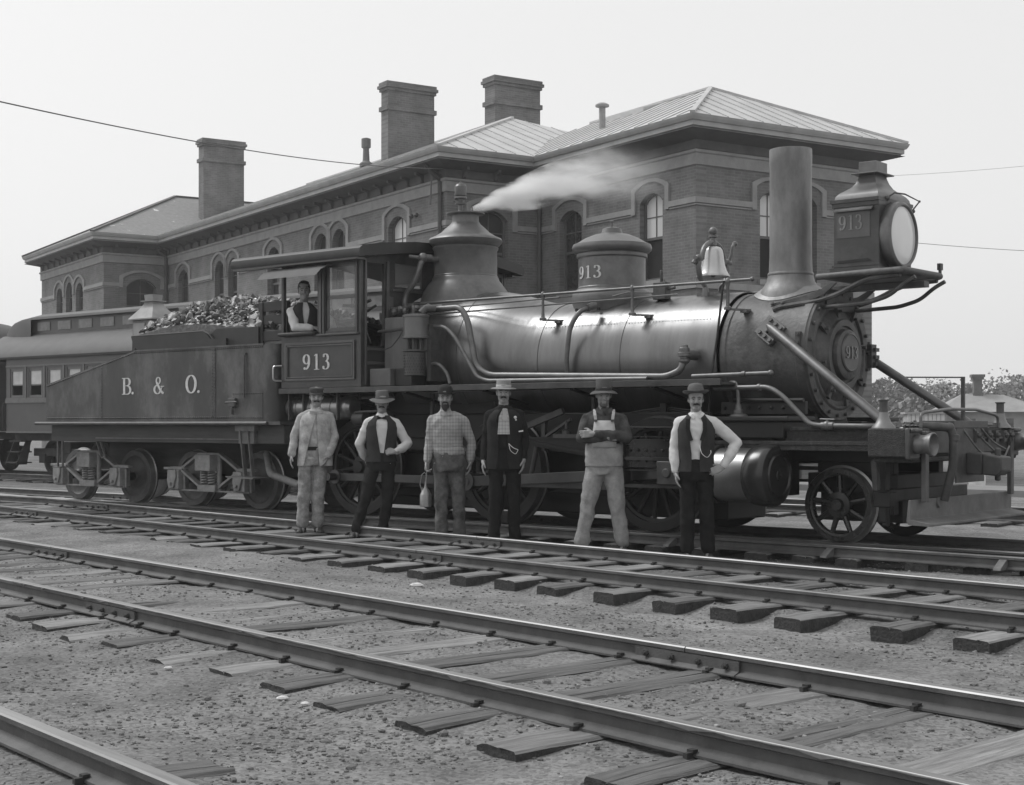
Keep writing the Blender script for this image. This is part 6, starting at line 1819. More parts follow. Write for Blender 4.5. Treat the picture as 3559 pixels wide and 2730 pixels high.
TORSO = [(.90, .160, .118), (1.00, .152, .112), (1.10, .152, .113), (1.22, .160, .122), (1.33, .166, .124), (1.40, .148, .108), (1.45, .098, .082), (1.485, .066, .062)]
def rings(f=1.0, add=.0, z0=.8, z1=2, lean=(0, 0), tor=TORSO):
    q = []
    for z, rx, ry in tor:
        if z0 <= z <= z1:
            u = (z-.9)/.6
            q.append((z, rx*f+add, ry*f+add, lean[0]*u, lean[1]*u))
    return q
def person(label, px, t, s, legs, arms, headpos=(0, 0), yaw=0, tilt=0, nod=0, shirt=None, trousers=None, shoes=None, f=1.0,
           hands=((.35, None), (.35, None)), z=0., sleeve=(.060, .052, .044), cuff=0., leg_r=(.092, .078, .070, .066), wide=1.0, turn=0., root=None, tr_wr=.015, sl_wr=.011):
    """all joints are given facing the camera: x to the viewer's right, y away, z up, for a body 1.75 m tall, then scaled by s"""
    X = (px-1780)/5100*t
    if root is None:
        zg = ground_h(X, t)
        root = thing('person', label, 'person', (X, t, max(zg, 0)+z), -math.atan2(X, t)+turn)
    else: tag(root, label, 'person')
    S = Matrix.Diagonal((s*wide, s, s, 1))
    hx, hy = headpos
    f *= 1.06; arms = tuple(((sh[0]*.88+hx*.5, sh[1], sh[2]-.022), (el[0]*.95 if abs(el[0]) < .3 else el[0], el[1], el[2]), wr) for sh, el, wr in arms)
    sleeve = tuple(q*.98 for q in sleeve); leg_r = tuple(q*.95 for q in leg_r)
    B = Blob()
    B.loft(rings(.86*f, lean=headpos)); B.cap((hx*.9, .01, 1.45), (hx, -.002+hy, 1.56), .058, .052)
    M = head_parts(B, V((hx, hy-.005, 1.632)), yaw, tilt, nod)
    for (hip, kn, an), sd in zip(legs, (-1, 1)):
        B.limb([hip, kn, an], [.075, .050, .038]); B.cap(V(an)+V((0, .0, -.03)), V(an)+V((sd*.015, -.13, -.05)), .035, .030)
    for (sh, el, wr), sd, (cu, pd) in zip(arms, (-1, 1), hands):
        B.limb([sh, el, wr], [.044, .036, .027])
        wr_, el_ = V(wr), V(el)
        d = (wr_-el_).normalized() if pd is None or pd[0] is None else V(pd[0]).normalized()
        pal = V((-sd, 0, 0)) if pd is None else V(pd[1])
        hand(B, wr_, d, pal, (-1 if sd > 0 else 1)*(1 if pd is None else pd[2]), cu)
    body = B.fuse('body', m_skin, root, .0062*s, 1, T=S)
    # eyes, brows
    for sd in (-1, 1):
        g = G(); g.ball((sd*.029, -.0895, .003), .0085, 8, sc=(1.15, .55, .50)); xf(root, 'eye', g, m_eye, S @ M)
        g = G(); g.tube([(sd*.012, -.1015, .021), (sd*.030, -.1005, .026), (sd*.048, -.086, .018)], [.0028, .0036, .0015], 6); xf(root, 'eyebrow', g, m_hair, S @ M)
    # trousers
    if trousers:
        T_ = Blob(); T_.loft([(.82, .150*f, .112*f, 0, .0), (.90, .168*f, .127*f, 0, 0), (1.00, .165*f, .124*f, headpos[0]*.2, 0), (1.035, .161*f, .121*f, headpos[0]*.25, 0)])
        for hip, kn, an in legs:
            hip, kn, an = V(hip), V(kn), V(an)
            T_.limb([hip+V((0, 0, -.02)), hip.lerp(kn, .5)+V((0, -.005, 0)), kn, kn.lerp(an, .6), an+V((0, -.005, .045))], [leg_r[0], leg_r[0]*.90, leg_r[1]*.92, leg_r[2]*.94, leg_r[3]*.97], 1.0)
        T_.fuse('trousers', trousers, root, .011*s, 1, wr=(tr_wr*1.05, 9, 5.5), seed=px % 17, T=S)
    if shoes:
        for (hip, kn, an), sd in zip(legs, (-1, 1)):
            an = V(an); to = V((sd*.035, -.165, 0)) if len(legs[0]) == 3 else V((0, -.16, 0))
            g = Blob(); g.cap((an.x, an.y+.02, .045), (an.x+to.x, an.y+to.y, .034), .047, .040, 1); g.ell((an.x+to.x, an.y+to.y, .036), (.044, .055, .034)); g.cap((an.x, an.y, .05), (an.x, an.y, .11), .044, .046)
            for i, q in enumerate(g.v): g.v[i] = (q[0], q[1], max(q[2], .004))
            g.fuse('shoe', shoes, root, .009*s, 1, T=S)
    if shirt:
        T_ = Blob(); T_.loft(rings(f, .002, lean=headpos))
        for (sh, el, wr), sd in zip(arms, (-1, 1)):
            sh, el, wr = V(sh), V(el), V(wr)
            T_.cap((sh.x*.30, sh.y*.5, 1.442), sh, .048, sleeve[0]); 
            T_.limb([sh, sh.lerp(el, .55), el, el.lerp(wr, .55), el.lerp(wr, .90+cuff)], [sleeve[0], sleeve[0]*.93, sleeve[1]*.90, sleeve[1]*.92, sleeve[2]*.88])
        T_.cap((hx*.9, .012, 1.462), (hx*.95, .008+hy*.5, 1.492), .068, .062)
        T_.fuse('shirt', shirt, root, .0105*s, 1, wr=(sl_wr, 9, 7), seed=px % 13+3, T=S)
    return root, S, M, body
def moustache(root, S, M, v=1., w=.036):
    g = G(); g.tube([(-w, -.086, -.056), (-w*.6, -.100, -.047), (0, -.106, -.043), (w*.6, -.100, -.047), (w, -.086, -.056)], [.004, .0105, .009, .0105, .004], 8); xf(root, 'moustache', g, m_hair, S @ M)
def hairdo(root, S, M, top=False):
    g = Blob()
    if top: g.ell((0, .024, .050), (.080, .098, .088)); g.ell((.012, -.035, .098), (.055, .050, .032))
    else: g.ell((0, .040, .010), (.074, .086, .066))
    for s in (-1, 1): g.ell((s*.066, .014, .020), (.010, .026, .030))
    g.fuse('hair', m_hair, root, .0065, 1, wr=(.006, 40, 20), T=S @ M)
def hat(root, S, M, prof, m, name='hat', brim=None, band=None, tip=(0, 0), sx=.92, z0=.075, n=44):
    """prof: (radius, height) lathe; brim: (r_in, r_out, z, curl(a)) ring; oval head sx"""
    T = S @ M @ Matrix.Translation((0, .015, z0)) @ Matrix.Rotation(tip[0], 4, 'X') @ Matrix.Rotation(tip[1], 4, 'Y') @ Matrix.Diagonal((sx, 1.08, 1, 1))
    g = G(); g.lathe(prof, n=n)
    if brim:
        ri, ro, zf = brim; rows = 5; o = len(g.v)
        for side in (0, 1):
            for i in range(rows):
                for j in range(n):
                    a = 2*PI*j/n; u = i/(rows-1); r_ = ri+(ro-ri)*u
                    g.v.append((r_*math.cos(a), r_*math.sin(a), zf(a, u)+(.005 if side else 0)))
        for side in (0, 1):
            b_ = o+side*rows*n
            for i in range(rows-1):
                for j in range(n): g.f.append((b_+i*n+j, b_+i*n+(j+1) % n, b_+(i+1)*n+(j+1) % n, b_+(i+1)*n+j)); g.m.append(0)
        e0, e1 = o+(rows-1)*n, o+rows*n+(rows-1)*n
        for j in range(n): g.f.append((e0+j, e0+(j+1) % n, e1+(j+1) % n, e1+j)); g.m.append(0)
    h = xf(root, name, g, m, T, smooth=50)
    if band:
        r0, r1, za, zb, mb = band
        g = G(); g.lathe([(r0+.002, za), (r0+.004, za+.003), (r1+.004, zb-.003), (r1+.002, zb)], n=n, caps=False); xf(h, 'hat_band', g, mb, T, smooth=50)
    return h
def strip(root, name, pts, w, m, S, up=(0, -1, 0), th=.004):      # a flat ribbon lying on the body
    g = G(); pts = [V(p) for p in pts]
    for a, b in zip(pts[:-1], pts[1:]): g.bar(a, b, w, th, up=up)
    g.v = [tuple(S @ V(q)) for q in g.v]
    return g.obj(name, m, root, smooth=0)

c_white = cloth('white_shirt', .60, .08, .3); c_dirty = cloth('soiled_jacket', .38, .35, .8, dirt=.5, dirtv=.20, dscale=12)
c_dirtyt = cloth('soiled_trousers', .27, .40, .9, dirt=.6, dirtv=.13, dscale=9)
c_dark = cloth('dark_wool', .022, .25, .6); c_dark2 = cloth('dark_suit', .016, .25, .6); c_vest = cloth('dark_vest', .038, .2, .5)
c_denim = cloth('pale_denim', .30, .22, .9, dirt=.5, dirtv=.17, dscale=5); c_bib = cloth('bib_cotton', .44, .15, .4); c_work = cloth('work_shirt', .065, .5, .5)
c_grey = cloth('grey_trousers', .12, .45, .9, dirt=.7, dirtv=.05, dscale=7)
c_shoe = mat('boot_leather', .022, rough=.6, var=.4, scale=12, dirt=.4, dirtv=.05, dscale=8)
c_felt = cloth('felt_hat', .10, .15, .3); c_felt2 = cloth('pale_felt_hat', .12, .12, .3); c_felt3 = cloth('dark_felt_hat', .032, .2, .3); c_straw = cloth('straw_hat', .24, .12, .8); c_bandm = cloth('hat_ribbon', .05, .1, .2)
c_pale = cloth('pale_ribbon', .45, .1, .2); c_cap = cloth('cap_cloth', .075, .2, .4)
def checked(name, v):      # a printed check
    m = mk(name, v, rough=.92, var=.1, scale=14, bump=.4, bscale=38, spec=.15)
    N, L = m.node_tree.nodes, m.node_tree.links; b = N['Principled BSDF']
    tc = N.new('ShaderNodeTexCoord'); src = b.inputs['Base Color'].links[0].from_socket
    prev = src
    for ax, sc in ((0, 95), (2, 80)):
        sp = N.new('ShaderNodeSeparateXYZ'); L.new(tc.outputs['Object'], sp.inputs[0])
        q = N.new('ShaderNodeMath'); q.operation = 'MULTIPLY'; q.inputs[1].default_value = sc*2; L.new(sp.outputs[ax], q.inputs[0])
        s_ = N.new('ShaderNodeMath'); s_.operation = 'SINE'; L.new(q.outputs[0], s_.inputs[0])
        r_ = N.new('ShaderNodeMapRange'); r_.inputs['From Min'].default_value = .2; r_.inputs['From Max'].default_value = .8; r_.inputs['To Min'].default_value = 1; r_.inputs['To Max'].default_value = .80; L.new(s_.outputs[0], r_.inputs[0])
        mm = N.new('ShaderNodeVectorMath'); mm.operation = 'SCALE'; L.new(prev, mm.inputs[0]); L.new(r_.outputs[0], mm.inputs['Scale']); prev = mm.outputs[0]
    L.new(prev, b.inputs['Base Color'])
    return m
c_check = checked('checked_shirt', .36)
ST = lambda fl=-.12, fr=.12, kl=None, kr=None, fy=0.: (((-.088, 0, .90), (kl if kl is not None else -.09+(fl+.09)*.5, -.015, .49), (fl, .015, .09)), ((.088, 0, .90), (kr if kr is not None else .09+(fr-.09)*.5, -.015, .49), (fr, .015, .09)))
no_shell = lambda z: .02
P_ = {}
# 1 -- cap, open light jacket
r1, S, M, _ = person('man in a flat cap and open pale work jacket, leftmost of the standing row', 1090, 17.94, 1.025,
    ST(-.13, .05, -.11, .06), (((-.170, .02, 1.42), (-.235, .03, 1.17), (-.255, -.02, .95)), ((.190, .02, 1.42), (.265, .0, 1.16), (.165, -.11, .93))),
    (.035, 0), .0, shirt=c_dirty, trousers=c_dirtyt, shoes=c_shoe, f=1.0, sleeve=(.064, .060, .056), cuff=.04, leg_r=(.098, .088, .082, .080))
shell('jacket', [(.82, .212, .156, .02, 0), (.90, .206, .152, .02, 0), (1.02, .196, .148, .02, 0), (1.14, .190, .146, .022, 0), (1.26, .193, .148, .026, 0), (1.35, .194, .145, .03, 0), (1.41, .170, .126, .032, 0), (1.46, .10, .09, .034, 0)],
      lambda z: .02+max(0, 1.38-z)*1.15, lambda z: .02+max(0, 1.38-z)*.35, c_dirty, r1, T=S, th=.012, seed=3, wr=.006)
g = G(); g.lathe([(.150, 1.00), (.174, 1.005), (.174, 1.045), (.150, 1.05)], n=36, caps=False); g.v = [(x*1.0, y*.76, z) for x, y, z in g.v]; g.v = [tuple(S @ V(q)) for q in g.v]; g.obj('belt', c_dark, r1)
strip(r1, 'collar', [(-.045, -.105, 1.455), (.035, -.118, 1.445), (.11, -.095, 1.46)], .035, c_dirty, S)
hat(r1, S, M, [(.084, 0), (.088, .012), (.086, .040), (.090, .046), (.092, .066), (.086, .080), (.05, .086), (0, .088)], c_cap, 'cap', tip=(R(6), 0), z0=.036)
g = G(); g.v = []; 
for i in range(13):
    a = R(-160+140*i/12)
    g.v += [(.080*math.cos(a), .086*math.sin(a)+.012, .050), (.098*math.cos(a), .130*math.sin(a)+.012, .034)]
for i in range(12): g.f.append((2*i, 2*i+2, 2*i+3, 2*i+1)); g.m.append(0)
xf(r1, 'cap_visor', g, c_cap, S @ M); moustache(r1, S, M); hairdo(r1, S, M)
# 2 -- brimmed hat, vest, bow tie
r2, S, M, _ = person('man with wide pale hat, dark vest and bow tie, one hand at his waist', 1325, 17.4, .985,
    (((-.088, 0, .90), (-.185, -.05, .50), (-.30, -.03, .09)), ((.088, 0, .90), (.075, -.02, .49), (.02, .015, .09))),
    (((-.180, .01, 1.41), (-.275, .06, 1.14), (-.195, .17, .97)), ((.185, .01, 1.41), (.325, .02, 1.14), (.175, -.175, 1.05))),
    (.01, 0), R(0), R(3), shirt=c_white, trousers=c_dark, shoes=c_shoe, hands=((.5, None), (1.1, ((-1, -.12, .02), (.1, .6, -.4), 1))), sleeve=(.066, .062, .052))
def vest_rings(add=.016, z0=.93, lean=(0, 0), top=1.50):
    return [(z, a*1.06+add, b*1.06+add, c, d) for z, a, b, c, d in [(z0, .172, .127, 0, 0)]+rings(1, 0, z0+.03, top, lean)]
vest_r = vest_rings(lean=(.01, 0))
shell('vest', vest_r, lambda z: .02+max(0, z-1.0)*.85, lambda z: .12+max(0, z-1.0)*.62, c_vest, r2, T=S, seed=5)
g = G()
for s in (-1, 1): g.prism([(0, .008), (s*.05, .024), (s*.055, -.020), (0, -.008)], -.122, -.112)
g.v = [(x+.008, y, z+1.452) for x, y, z in g.v]; g.v = [tuple(S @ V(q)) for q in g.v]; g.obj('bow_tie', c_dark2, r2, smooth=0)
hat(r2, S, M, [(.086, 0), (.087, .03), (.084, .095), (.070, .108), (.03, .104), (0, .102)], c_felt2, brim=(.084, .168, lambda a, u: .004-.030*u*u+.020*u*math.cos(2*a)), tip=(R(4), R(-4)), band=(.087, .086, .0, .03, c_felt), z0=.048)
moustache(r2, S, M); hairdo(r2, S, M)
# 3 -- derby, checked shirt, oil can
r3, S, M, _ = person('bearded man in checked shirt and dark derby holding the long-spouted oil can', 1562, 16.6, 1.015,
    ST(-.085, .115), (((-.185, .01, 1.41), (-.235, .02, 1.14), (-.245, -.05, .92)), ((.195, .01, 1.41), (.265, .02, 1.14), (.235, .0, .93))),
    (-.045, 0), R(0), shirt=c_check, trousers=c_grey, shoes=c_shoe, hands=((1.25, ((-.05, -.25, -1), (.75, -.35, .1), 1)), (.4, None)), sleeve=(.064, .056, .048), leg_r=(.096, .084, .078, .078))
g = Blob(); g.loft([(1.00, .172, .132, 0, 0), (1.05, .174, .134, 0, 0), (1.09, .165, .126, 0, 0)]); g.fuse('shirt_tail', c_check, r3, .011, 1, wr=(.012, 8, 8), T=S)
strip(r3, 'collar', [(-.10, -.085, 1.475), (-.045, -.118, 1.445)], .04, c_check, S); strip(r3, 'collar', [(.03, -.098, 1.475), (-.045, -.118, 1.445)], .04, c_check, S)
g = Blob(); g.ell((0, -.052, -.085), (.048, .045, .040)); g.ell((0, -.065, -.112), (.030, .030, .030)); g.fuse('beard', m_hair, r3, .006, 1, wr=(.004, 40, 40), T=S @ M)
moustache(r3, S, M); hairdo(r3, S, M)
hat(r3, S, M, [(.088, 0), (.090, .03), (.087, .065), (.070, .095), (.040, .108), (0, .112)], c_felt3, brim=(.086, .128, lambda a, u: .002+.016*u*u*abs(math.cos(a))-.006*u), tip=(R(2), R(2)), z0=.048)
h3 = r3.matrix_basis if False else None
hw3 = Matrix.Translation(r3.location) @ Matrix.Rotation(r3.rotation_euler.z, 4, 'Z') @ S
hp = hw3 @ V((-.262, -.080, .82))
oc = thing('oil_can', 'long-spouted metal oil can hanging from the bearded man\'s hand', 'oil can', (hp.x, hp.y, hp.z), 0)
m_tinc = mat('oil_can_tin', .24, rough=.35, metal=.75, var=.25, scale=10)
g = G(); g.lathe([(.070, -.44), (.078, -.438), (.078, -.29), (.074, -.285), (.050, -.235), (.022, -.20), (.014, -.17), (.010, -.12), (0, -.12)], n=28); g.obj('can_body', m_tinc, oc); oc.scale = (.84, .84, .90)
g = G(); g.tube([(0, 0, -.20), (.012, 0, -.05), (.02, 0, .15), (.028, 0, .38)], [.013, .009, .006, .004], 8); g.obj('spout', m_tinc, oc)
g = G(); g.tube([(-.045, 0, -.27), (-.075, 0, -.16), (-.05, 0, -.04), (-.015, 0, -.01), (.008, 0, -.04)], .006, 8); g.cyl((-.045, 0, -.28), (-.045, 0, -.20), .014, n=10); g.obj('handle', m_tinc, oc)
# 4 -- boater, dark suit
r4, S, M, _ = person('man in dark suit, loose pale tie and straw boater, fourth in the row', 1754, 15.95, 1.04,
    ST(-.11, .11), (((-.175, .01, 1.42), (-.215, .03, 1.15), (-.225, -.01, .93)), ((.185, .01, 1.42), (.235, .03, 1.15), (.205, -.03, .94))),
    (-.01, 0), shirt=c_dark2, trousers=c_dark2, shoes=c_shoe, sleeve=(.060, .052, .047), cuff=-.02, leg_r=(.092, .080, .072, .070), wide=.97)
shell('jacket', [(.84, .208, .154, 0, 0), (.95, .198, .150, 0, 0), (1.10, .186, .144, 0, 0), (1.22, .189, .148, 0, 0), (1.33, .193, .149, 0, 0), (1.40, .170, .130, 0, 0), (1.455, .105, .095, 0, 0)],
      lambda z: .30+max(0, .95-z)*1.0+(.10 if z > 1.3 else 0), lambda z: .12+max(0, .95-z)*.8+(.10 if z > 1.3 else 0), c_dark, r4, T=S, th=.012, seed=8)
g = G(); g.prism([(-.020, 1.465), (.030, 1.465), (.048, 1.38), (.055, 1.20), (-.075, 1.20), (-.060, 1.38)], -.150, -.136); g.v = [tuple(S @ V(q)) for q in g.v]; g.obj('shirt_front', checked('pale_checked_front', .46), r4, smooth=0)
g = G(); g.prism([(-.018, 1.468), (.020, 1.468), (.016, 1.435), (.034, 1.36), (.004, 1.335), (-.026, 1.36), (-.014, 1.435)], -.160, -.151); g.v = [tuple(S @ V(q)) for q in g.v]; g.obj('tie', c_pale, r4, smooth=0)
g = G(); g.ball((.115, -.150, 1.375), .017, 8); g.ball((.122, -.150, 1.35), .011, 8); g.v = [tuple(S @ V(q)) for q in g.v]; g.obj('buttonhole_flower', c_white, r4)
g = G(); g.prism([(.150, 1.235), (.200, 1.245), (.200, 1.228), (.152, 1.222)], -.138, -.130); g.v = [tuple(S @ V(q)) for q in g.v]; g.obj('handkerchief', c_white, r4, smooth=0)
def chain(root, S, pts, name='watch_chain'):
    g = G(); g.tube(pts, .0035, 6, bend=.03); g.v = [tuple(S @ V(q)) for q in g.v]; return g.obj(name, mat('watch_chain_metal', .7, rough=.3, metal=.7), root)
chain(r4, S, [(.045, -.155, 1.105), (.06, -.165, 1.03), (.12, -.165, .99), (.145, -.158, 1.04)]); chain(r4, S, [(.045, -.155, 1.105), (.09, -.165, 1.06), (.145, -.158, 1.04)])
hat(r4, S, M, [(.086, 0), (.086, .003), (.084, .078), (.080, .084), (0, .086)], c_straw, brim=(.084, .150, lambda a, u: .002-.010*u*u), tip=(R(3), R(1)), band=(.0865, .085, .004, .036, c_pale), z0=.050)
moustache(r4, S, M, w=.030); hairdo(r4, S, M)
# 5 -- tall felt hat, bib overalls, folded arms
r5, S, M, _ = person('man with folded arms in pale bib overalls and tall felt hat', 2100, 15.4, 1.02,
    (((-.088, 0, .88), (-.17, -.02, .49), (-.225, .0, .09)), ((.088, 0, .88), (.135, -.02, .49), (.185, .0, .09))),
    (((-.190, .0, 1.41), (-.245, -.09, 1.20), (.03, -.200, 1.205)), ((.195, .0, 1.41), (.250, -.10, 1.205), (-.11, -.225, 1.240))),
    (-.005, 0), R(4), R(2), R(6), shirt=c_work, trousers=c_denim, shoes=c_shoe, f=1.03, hands=((.5, ((1, .25, .02), (0, 1, 0), 1)), (.55, ((-1, .12, -.05), (0, 1, -.1), 1))),
    sleeve=(.068, .064, .050), leg_r=(.108, .094, .086, .086), tr_wr=.015)
g = Blob()
g.loft([(.90, .196, .152, 0, 0), (1.00, .196, .152, 0, 0), (1.07, .194, .152, 0, 0), (1.14, .192, .152, 0, 0)]); g.fuse('overalls_waist', c_denim, r5, .011, 1, wr=(.006, 7, 10), T=S)
g = G(); k = 8
for i in range(k+1):
    x = -.125+.25*i/k; 
    for z, e in ((1.10, .004), (1.20, .008), (1.375, -.002)):
        xx = x*(1 if z < 1.3 else .80); g.v.append((xx, -.160-e+abs(xx)**2*1.6, z))
for i in range(k):
    for j in (0, 1): g.f.append((3*i+j, 3*i+3+j, 3*i+4+j, 3*i+1+j)); g.m.append(0)
g.v = [tuple(S @ V(q)) for q in g.v]; o = g.obj('bib', c_bib, r5); sm = o.modifiers.new('th', 'SOLIDIFY'); sm.thickness = .006
for s in (-1, 1):
    strip(r5, 'strap', [(s*.085, -.146, 1.37), (s*.092, -.137, 1.425), (s*.098, -.105, 1.468), (s*.095, -.04, 1.488)], .030, c_bib, S)
    g = G(); g.box(s*.085-.015, s*.085+.015, -.158, -.150, 1.362, 1.385); g.v = [tuple(S @ V(q)) for q in g.v]; g.obj('buckle', m_iron, r5)
strip(r5, 'collar', [(-.085, -.075, 1.49), (-.015, -.118, 1.445)], .045, c_work, S); strip(r5, 'collar', [(.085, -.075, 1.49), (.015, -.118, 1.445)], .045, c_work, S)
hat(r5, S, M, [(.090, 0), (.088, .05), (.084, .120), (.080, .128), (.03, .124), (0, .122)], c_felt, brim=(.088, .155, lambda a, u: .002-.034*u*u*(.6+.4*math.cos(a)**2)), tip=(R(-3), R(-3)), band=(.0905, .0885, .004, .040, c_bandm), z0=.044)
g = Blob(); g.ell((0, -.052, -.088), (.045, .040, .034)); g.fuse('beard', mat('stubble', .10, rough=.9), r5, .006, 1, T=S @ M); hairdo(r5, S, M)
# 6 -- soft hat with rolled brim, white shirt, vest, hand on hip
r6, S, M, _ = person('moustached man in white sleeves and dark vest, hand on hip, rightmost of the row', 2421, 14.6, .985,
    ST(-.095, .115), (((-.185, .01, 1.42), (-.235, .02, 1.14), (-.205, -.04, .90)), ((.190, .01, 1.42), (.405, .03, 1.20), (.265, -.07, .955))),
    (-.005, 0), R(3), shirt=c_white, trousers=c_dark2, shoes=c_shoe, hands=((.35, None), (.45, ((-.75, -.35, -.30), (-.1, .9, -.2), 1))), sleeve=(.068, .062, .050), leg_r=(.095, .084, .080, .078), tr_wr=.015)
v6 = vest_rings(.017, .91, (-.005, 0))
shell('vest', v6, lambda z: .22+max(0, z-1.05)*.5, lambda z: .14+max(0, z-1.05)*.60, c_vest, r6, T=S, seed=11)
for s in (-1, 1):
    strip(r6, 'lapel', [(s*.052, -.150, 1.22), (s*.085, -.140, 1.33), (s*.082, -.112, 1.44)], .040, c_dark, S)
    strip(r6, 'collar', [(s*.070, -.070, 1.500), (s*.050, -.105, 1.475), (s*.020, -.118, 1.450)], .034, c_white, S)
chain(r6, S, [(.030, -.155, 1.175), (.05, -.165, 1.09), (.11, -.168, 1.045), (.145, -.160, 1.10), (.142, -.156, 1.125)])
hat(r6, S, M, [(.088, 0), (.090, .035), (.086, .075), (.066, .104), (.035, .112), (0, .113)], c_felt2, brim=(.086, .145, lambda a, u: .0+.030*u*u*(.35+.65*abs(math.cos(a)))), tip=(R(-6), R(-2)), band=(.0905, .0895, .006, .036, c_felt), z0=.056)
moustache(r6, S, M, w=.034); hairdo(r6, S, M)
# 7 -- the driver at the cab window
hp = ENG.w(-7.62, -1.17)
root7 = thing('person', None, None, (hp.x, hp.y, 1.84-.42), -math.atan2(hp.x, hp.y)+R(4))
r7, S, M, _ = person('engine driver in white sleeves and dark vest leaning out of the cab window', 1000, 20, 1.04,
    (((-.088, 0, .90), (-.10, .38, .88), (-.10, .40, .47)), ((.088, 0, .90), (.12, .36, .88), (.12, .40, .47))),
    (((-.190, -.16, 1.39), (-.150, -.26, 1.165), (.08, -.30, 1.160)), ((.185, -.14, 1.40), (.31, -.10, 1.27), (.37, -.06, 1.16))),
    (-.02, -.17), R(-4), R(-3), R(0), shirt=c_white, trousers=c_dark, f=.98, hands=((.5, ((1, .05, 0), (0, .3, -1), -1)), (.4, None)), root=root7, sleeve=(.066, .060, .050))
v7 = vest_rings(.014, .95, (-.02, -.17))
shell('vest', v7, lambda z: .03+max(0, z-1.18)*.5, lambda z: .05+max(0, z-1.18)*1.1, c_vest, r7, T=S, seed=14)
g = G(); g.box(-.2, .2, -.15, .4, .80, .84); g.v = [tuple(S @ V(q)) for q in g.v]
hairdo(r7, S, M, True)
# ------------------------------------------------------------------ far right: hut, fence, trees
def P3(px, py, t): return Vector(((px-1780)/5100*t, t, CZ+(1475-py)/5100*t))
m_hut = mat('hut_boards', .30, rough=.85, var=.15, scale=2); m_hroof = mat('hut_roof', .26, rough=.8, var=.15, scale=1.5)
hut = thing('hut', 'low hip-roofed hut with a brick chimney beyond the front of the engine', 'hut', (28.6, 90, 0), R(-8))
g = G(); g.box(-2.2, 3.6, -2.0, 2.5, 0, 2.15); g.obj('hut_wall', m_hut, hut, smooth=0)
g = G(); g.v = [(-2.7, -2.5, 2.1), (4.1, -2.5, 2.1), (4.1, 3.0, 2.1), (-2.7, 3.0, 2.1), (-.9, .3, 3.25), (1.6, .3, 3.15)]; g.f = [(0,1,5,4), (1,2,5), (2,3,4,5), (3,0,4), (0,3,2,1)]; g.m = [0]*5; g.obj('hut_roof', m_hroof, hut, smooth=0)
g = G(); g.box(-.25, .25, .1, .6, 2.9, 4.1); g.box(-.34, .34, .01, .69, 4.1, 4.25); g.box(-.40, .40, -.05, .75, 4.25, 4.42); g.box(-.30, .30, .05, .65, 2.8, 3.3); g.obj('hut_chimney', mat('hut_chimney_brick', .13, rough=.9), hut, smooth=0)
g = G(); g.box(-1.4, -.5, -2.02, -2.0, .8, 1.7); g.box(.8, 1.7, -2.02, -2.0, .8, 1.7); g.obj('window', m_glass, hut, smooth=0)
shed = thing('shed', 'small white board shed behind the front beam of the engine', 'shed', (24.2, 86, 0), R(-8))
m_wh = mat('whitewash', .62, rough=.8, var=.12, scale=3)
for i in range(9):
    g = G(); g.box(-1.0+i*.24, -1.0+i*.24+.20, -.02-.01*(i % 2), .02, 0, 2.0); g.obj('board', m_wh, shed, smooth=0)
g = G(); g.box(-1.0, 1.2, .03, 2.0, 0, 1.95); g.box(-1.15, 1.35, -.2, 2.1, 1.96, 2.08); g.obj('shed_body', m_hut, shed, smooth=0)
keg = thing('whitewashed_post', 'stubby whitewashed marker stone standing under the front coupler', 'marker stone', P3(3396, 1690, 31.5)*Vector((1, 1, 0)) if False else (P3(3396, 1690, 31.5).x, 31.5, 0))
g = G(); g.lathe([(.17, 0), (.17, .22), (.16, .30), (.12, .37), (.05, .40), (0, .405)], (0, 0, 0), n=16)
for i, q in enumerate(g.v): g.v[i] = (q[0]*(1+.06*math.sin(i*3.1)), q[1], q[2])
g.obj('stone_body', m_wh, keg)
# a low timber platform edge beyond the rails on the right
g = G(); g.box(-7, 3, -1, 1, 0, .16)
tag(g.obj('plank_crossing', mat('crossing_planks', .20, rough=.85, var=.25, scale=2, stretch=(1, 8, 1)), None, loc=(11.5, 27, -.04), smooth=0), 'pale plank crossing beyond the front of the engine', 'crossing').rotation_euler = (0, 0, R(-40))

